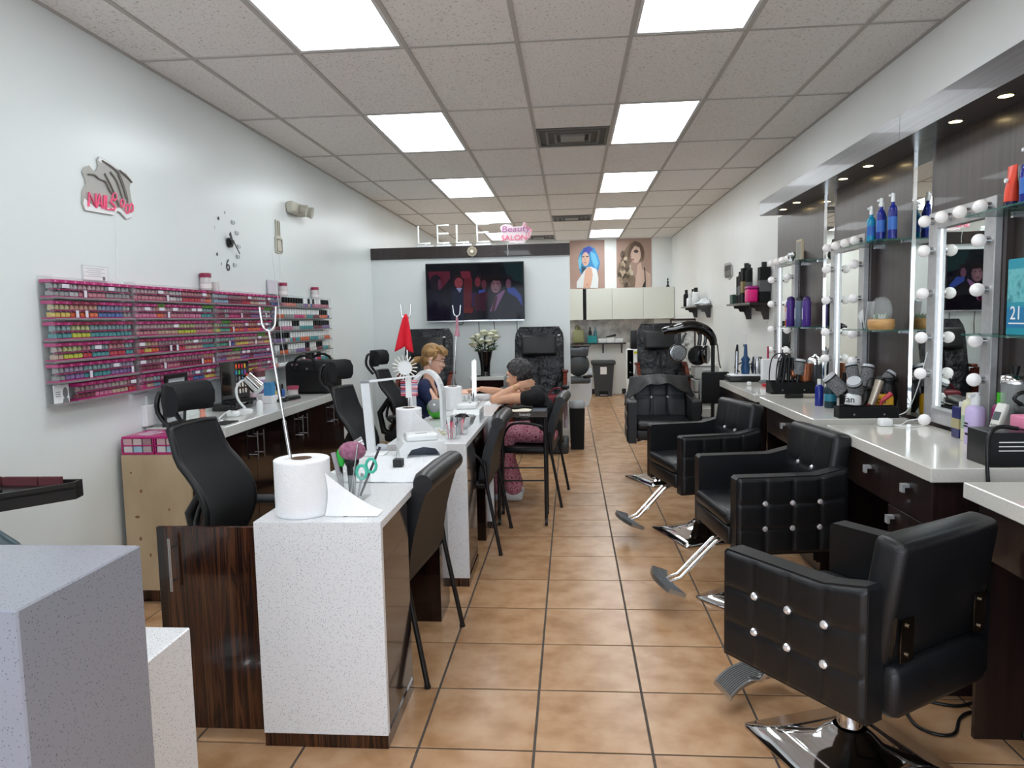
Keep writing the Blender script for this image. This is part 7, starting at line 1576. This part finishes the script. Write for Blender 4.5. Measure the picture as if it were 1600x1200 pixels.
hair = [E(-.028, 0, .052, .092, .084, .085), E(-.05, 0, .0, .062, .078, .08), E(.045, 0, .085, .045, .062, .04), E(-.075, 0, -.04, .03, .05, .05)]
for k in range(7): y = -.055+.018*k; hair += chain([T(.03, y*.8, .115), T(.082, y, .085), T(.092, y*1.05, .052)], [.016, .014, .007])
for s in (-1, 1): hair += chain([T(.03, s*.07, .075), T(.035, s*.078, .03), T(.01, s*.078, .0)], [.014, .012, .006])
hair += chain([T(-.10, 0, -.02), T(-.15, 0, -.035), T(-.19, 0, -.09), T(-.18, 0, -.15)], [.028, .03, .026, .010])
blob('hair', hair, blonde, t, .006, 4)
B().lathe([(.02, -.01), (.022, 0), (.02, .01)], n=12).out('hair_tie', MAT('tie_dark', '2a2426', .7), t).matrix_local = Matrix.Translation(T(-.115, 0, -.022)) @ Matrix.Rotation(PI/2, 4, 'Y')
face_parts(t, T, R, 1.0)
g = B()
for y in (-1, 1):
    cy = y*.029; g.tube([T(.1+.0*math.sin(a), cy+.021*math.cos(a), -.002+.014*math.sin(a)) for a in [2*PI*k/16 for k in range(16)]], .0016, 6, closed=True)
    g.tube([T(.099, y*.05, .002), T(.04, y*.078, .006), T(-.01, y*.08, .0)], .0016, 6)
g.tube([T(.101, -.008, .0), T(.104, 0, .004), T(.101, .008, .0)], .0016, 6)
g.out('glasses', MAT('glasses_frame', '3b2c2c', .3), t)
B().sph(T(.0, -.084, -.014), (.007, .006, .009), 8, 6).cyl(T(.0, -.086, -.018), T(.008, -.086, -.04), .003, n=6).out('earbud', white_pl, t)
B().loft([(-1.005, Y0-.196, .872), (-.985, Y0-.19, .882), (-.965, Y0-.185, .89)], [.031, .03, .029], 14).out('wristband', MAT('teal_band', '2f8fa0', .5), t)
# ---- client: grey curly hair, black tee, pink patterned trousers; faces -X, head propped on her hand
t = thing('person', 'seated person with dark grey curly hair, black tee and pink trousers', 'person', (0, 0, 0))
Yc = 5.93
R = rotm(PI-.12, .10, -.06); hc = (-.44, 5.90, 1.03)
hi, T = head_items(hc, R, .98)
skin = hi+chain([T(-.035, 0, -.05), (-.375, 5.91, .90), (-.345, 5.92, .86)], [.05, .047, .06])
# near arm: elbow on the table, forearm folded back to the neck
skin += chain([(-.31, 5.80, .865), (-.42, 5.745, .862), (-.625, 5.74, .856)], [.04, .047, .036])
skin += chain([(-.625, 5.74, .856), (-.53, 5.755, .905), (-.435, 5.775, .955)], [.036, .036, .025])
skin += hand_items((-.435, 5.775, .955), (1, .22, .22), (.05, 1, .1), .95, .22, side=-1)
# far arm: reaches across to the technician's hands
skin += chain([(-.34, 6.06, .86), (-.50, 6.10, .855), (-.66, 6.02, .895), (-.755, 5.985, .918)], [.048, .040, .034, .023])
skin += hand_items((-.755, 5.985, .918), (-1, -.12, -.02), (0, .1, -1), .95, .35, side=1)
blob('body', skin, skin_t, t, .0048, 3)
tee = [('e', (-.215, Yc, .60), (.13, .175, .13)), ('e', (-.245, Yc, .72), (.125, .175, .13)), ('e', (-.285, Yc, .82), (.10, .17, .085))]
for s in (-1, 1): tee += chain([(-.315, Yc+s*.07, .875), (-.285, Yc+s*.15, .862), (-.365, Yc+s*.188, .862)], [.055, .078, .062])
blob('black_tee', tee, noise_mat('black_tee_cloth', ['0f0f12', '17171b'], scale=(20, 20, 20), rough=.9, bump=.3, bump_scale=25), t, .009, 6)
pk = noise_mat('pink_pattern', ['8a2f45', 'c4778a', 'd9a3b0', 'a8485e'], scale=(60, 60, 60), detail=3, rough=.9, stops=[.35, .46, .55, .66])
pants = []
for s in (-1, 1): pants += chain([(-.20, Yc+s*.09, .565), (-.54, Yc+s*.09, .562), (-.55, Yc+s*.09, .32), (-.49, Yc+s*.08, .11)], [.088, .072, .07, .072])
blob('pink_trousers', pants, pk, t, .011, 5)
for s in (-1, 1): B().bb(-.62, -.41, Yc+s*.085-.042, Yc+s*.085+.042, .002, .075, bev=.028, seg=3).out('shoe', MAT('shoe_white', 'd9d6d6', .5), t)
rc = random.Random(21); hair = []
for k in range(260):
    a = rc.uniform(0, 2*PI); zz = rc.uniform(-.55, 1); q = math.sqrt(1-zz*zz)
    x, y = q*math.cos(a), q*math.sin(a)
    if x > .45 and zz < .45: continue
    if x > .1 and zz < -.1: continue
    hair.append(('e', T(-.022+.096*x, .086*y, .035+.098*zz), (rc.uniform(.014, .024),)*3, R))
hair += [('e', T(-.02, 0, .045), (.095, .08, .088), R), ('e', T(-.06, 0, -.01), (.055, .07, .07), R)]
hair = [(i[0], i[1], tuple(i[2]), i[3]) for i in hair]
blob('hair', hair, noise_mat('grey_hair', ['1c1b1c', '343233', '565354'], scale=(60, 60, 60), detail=4, rough=.55, bump=.6, bump_scale=120), t, .006, 2)
face_parts(t, T, R, .98, 'a8605a', '3a3536')
M = (Vector((-.435, 5.775, .955))-Vector((-.53, 5.755, .905))).normalized()
c_ = Vector((-.455, 5.771, .944)); B().tube([c_+(M.orthogonal().normalized()*math.cos(a)+M.cross(M.orthogonal().normalized())*math.sin(a))*.031 for a in [2*PI*k/18 for k in range(18)]], .004, 6, closed=True).out('bracelet', gold, t)
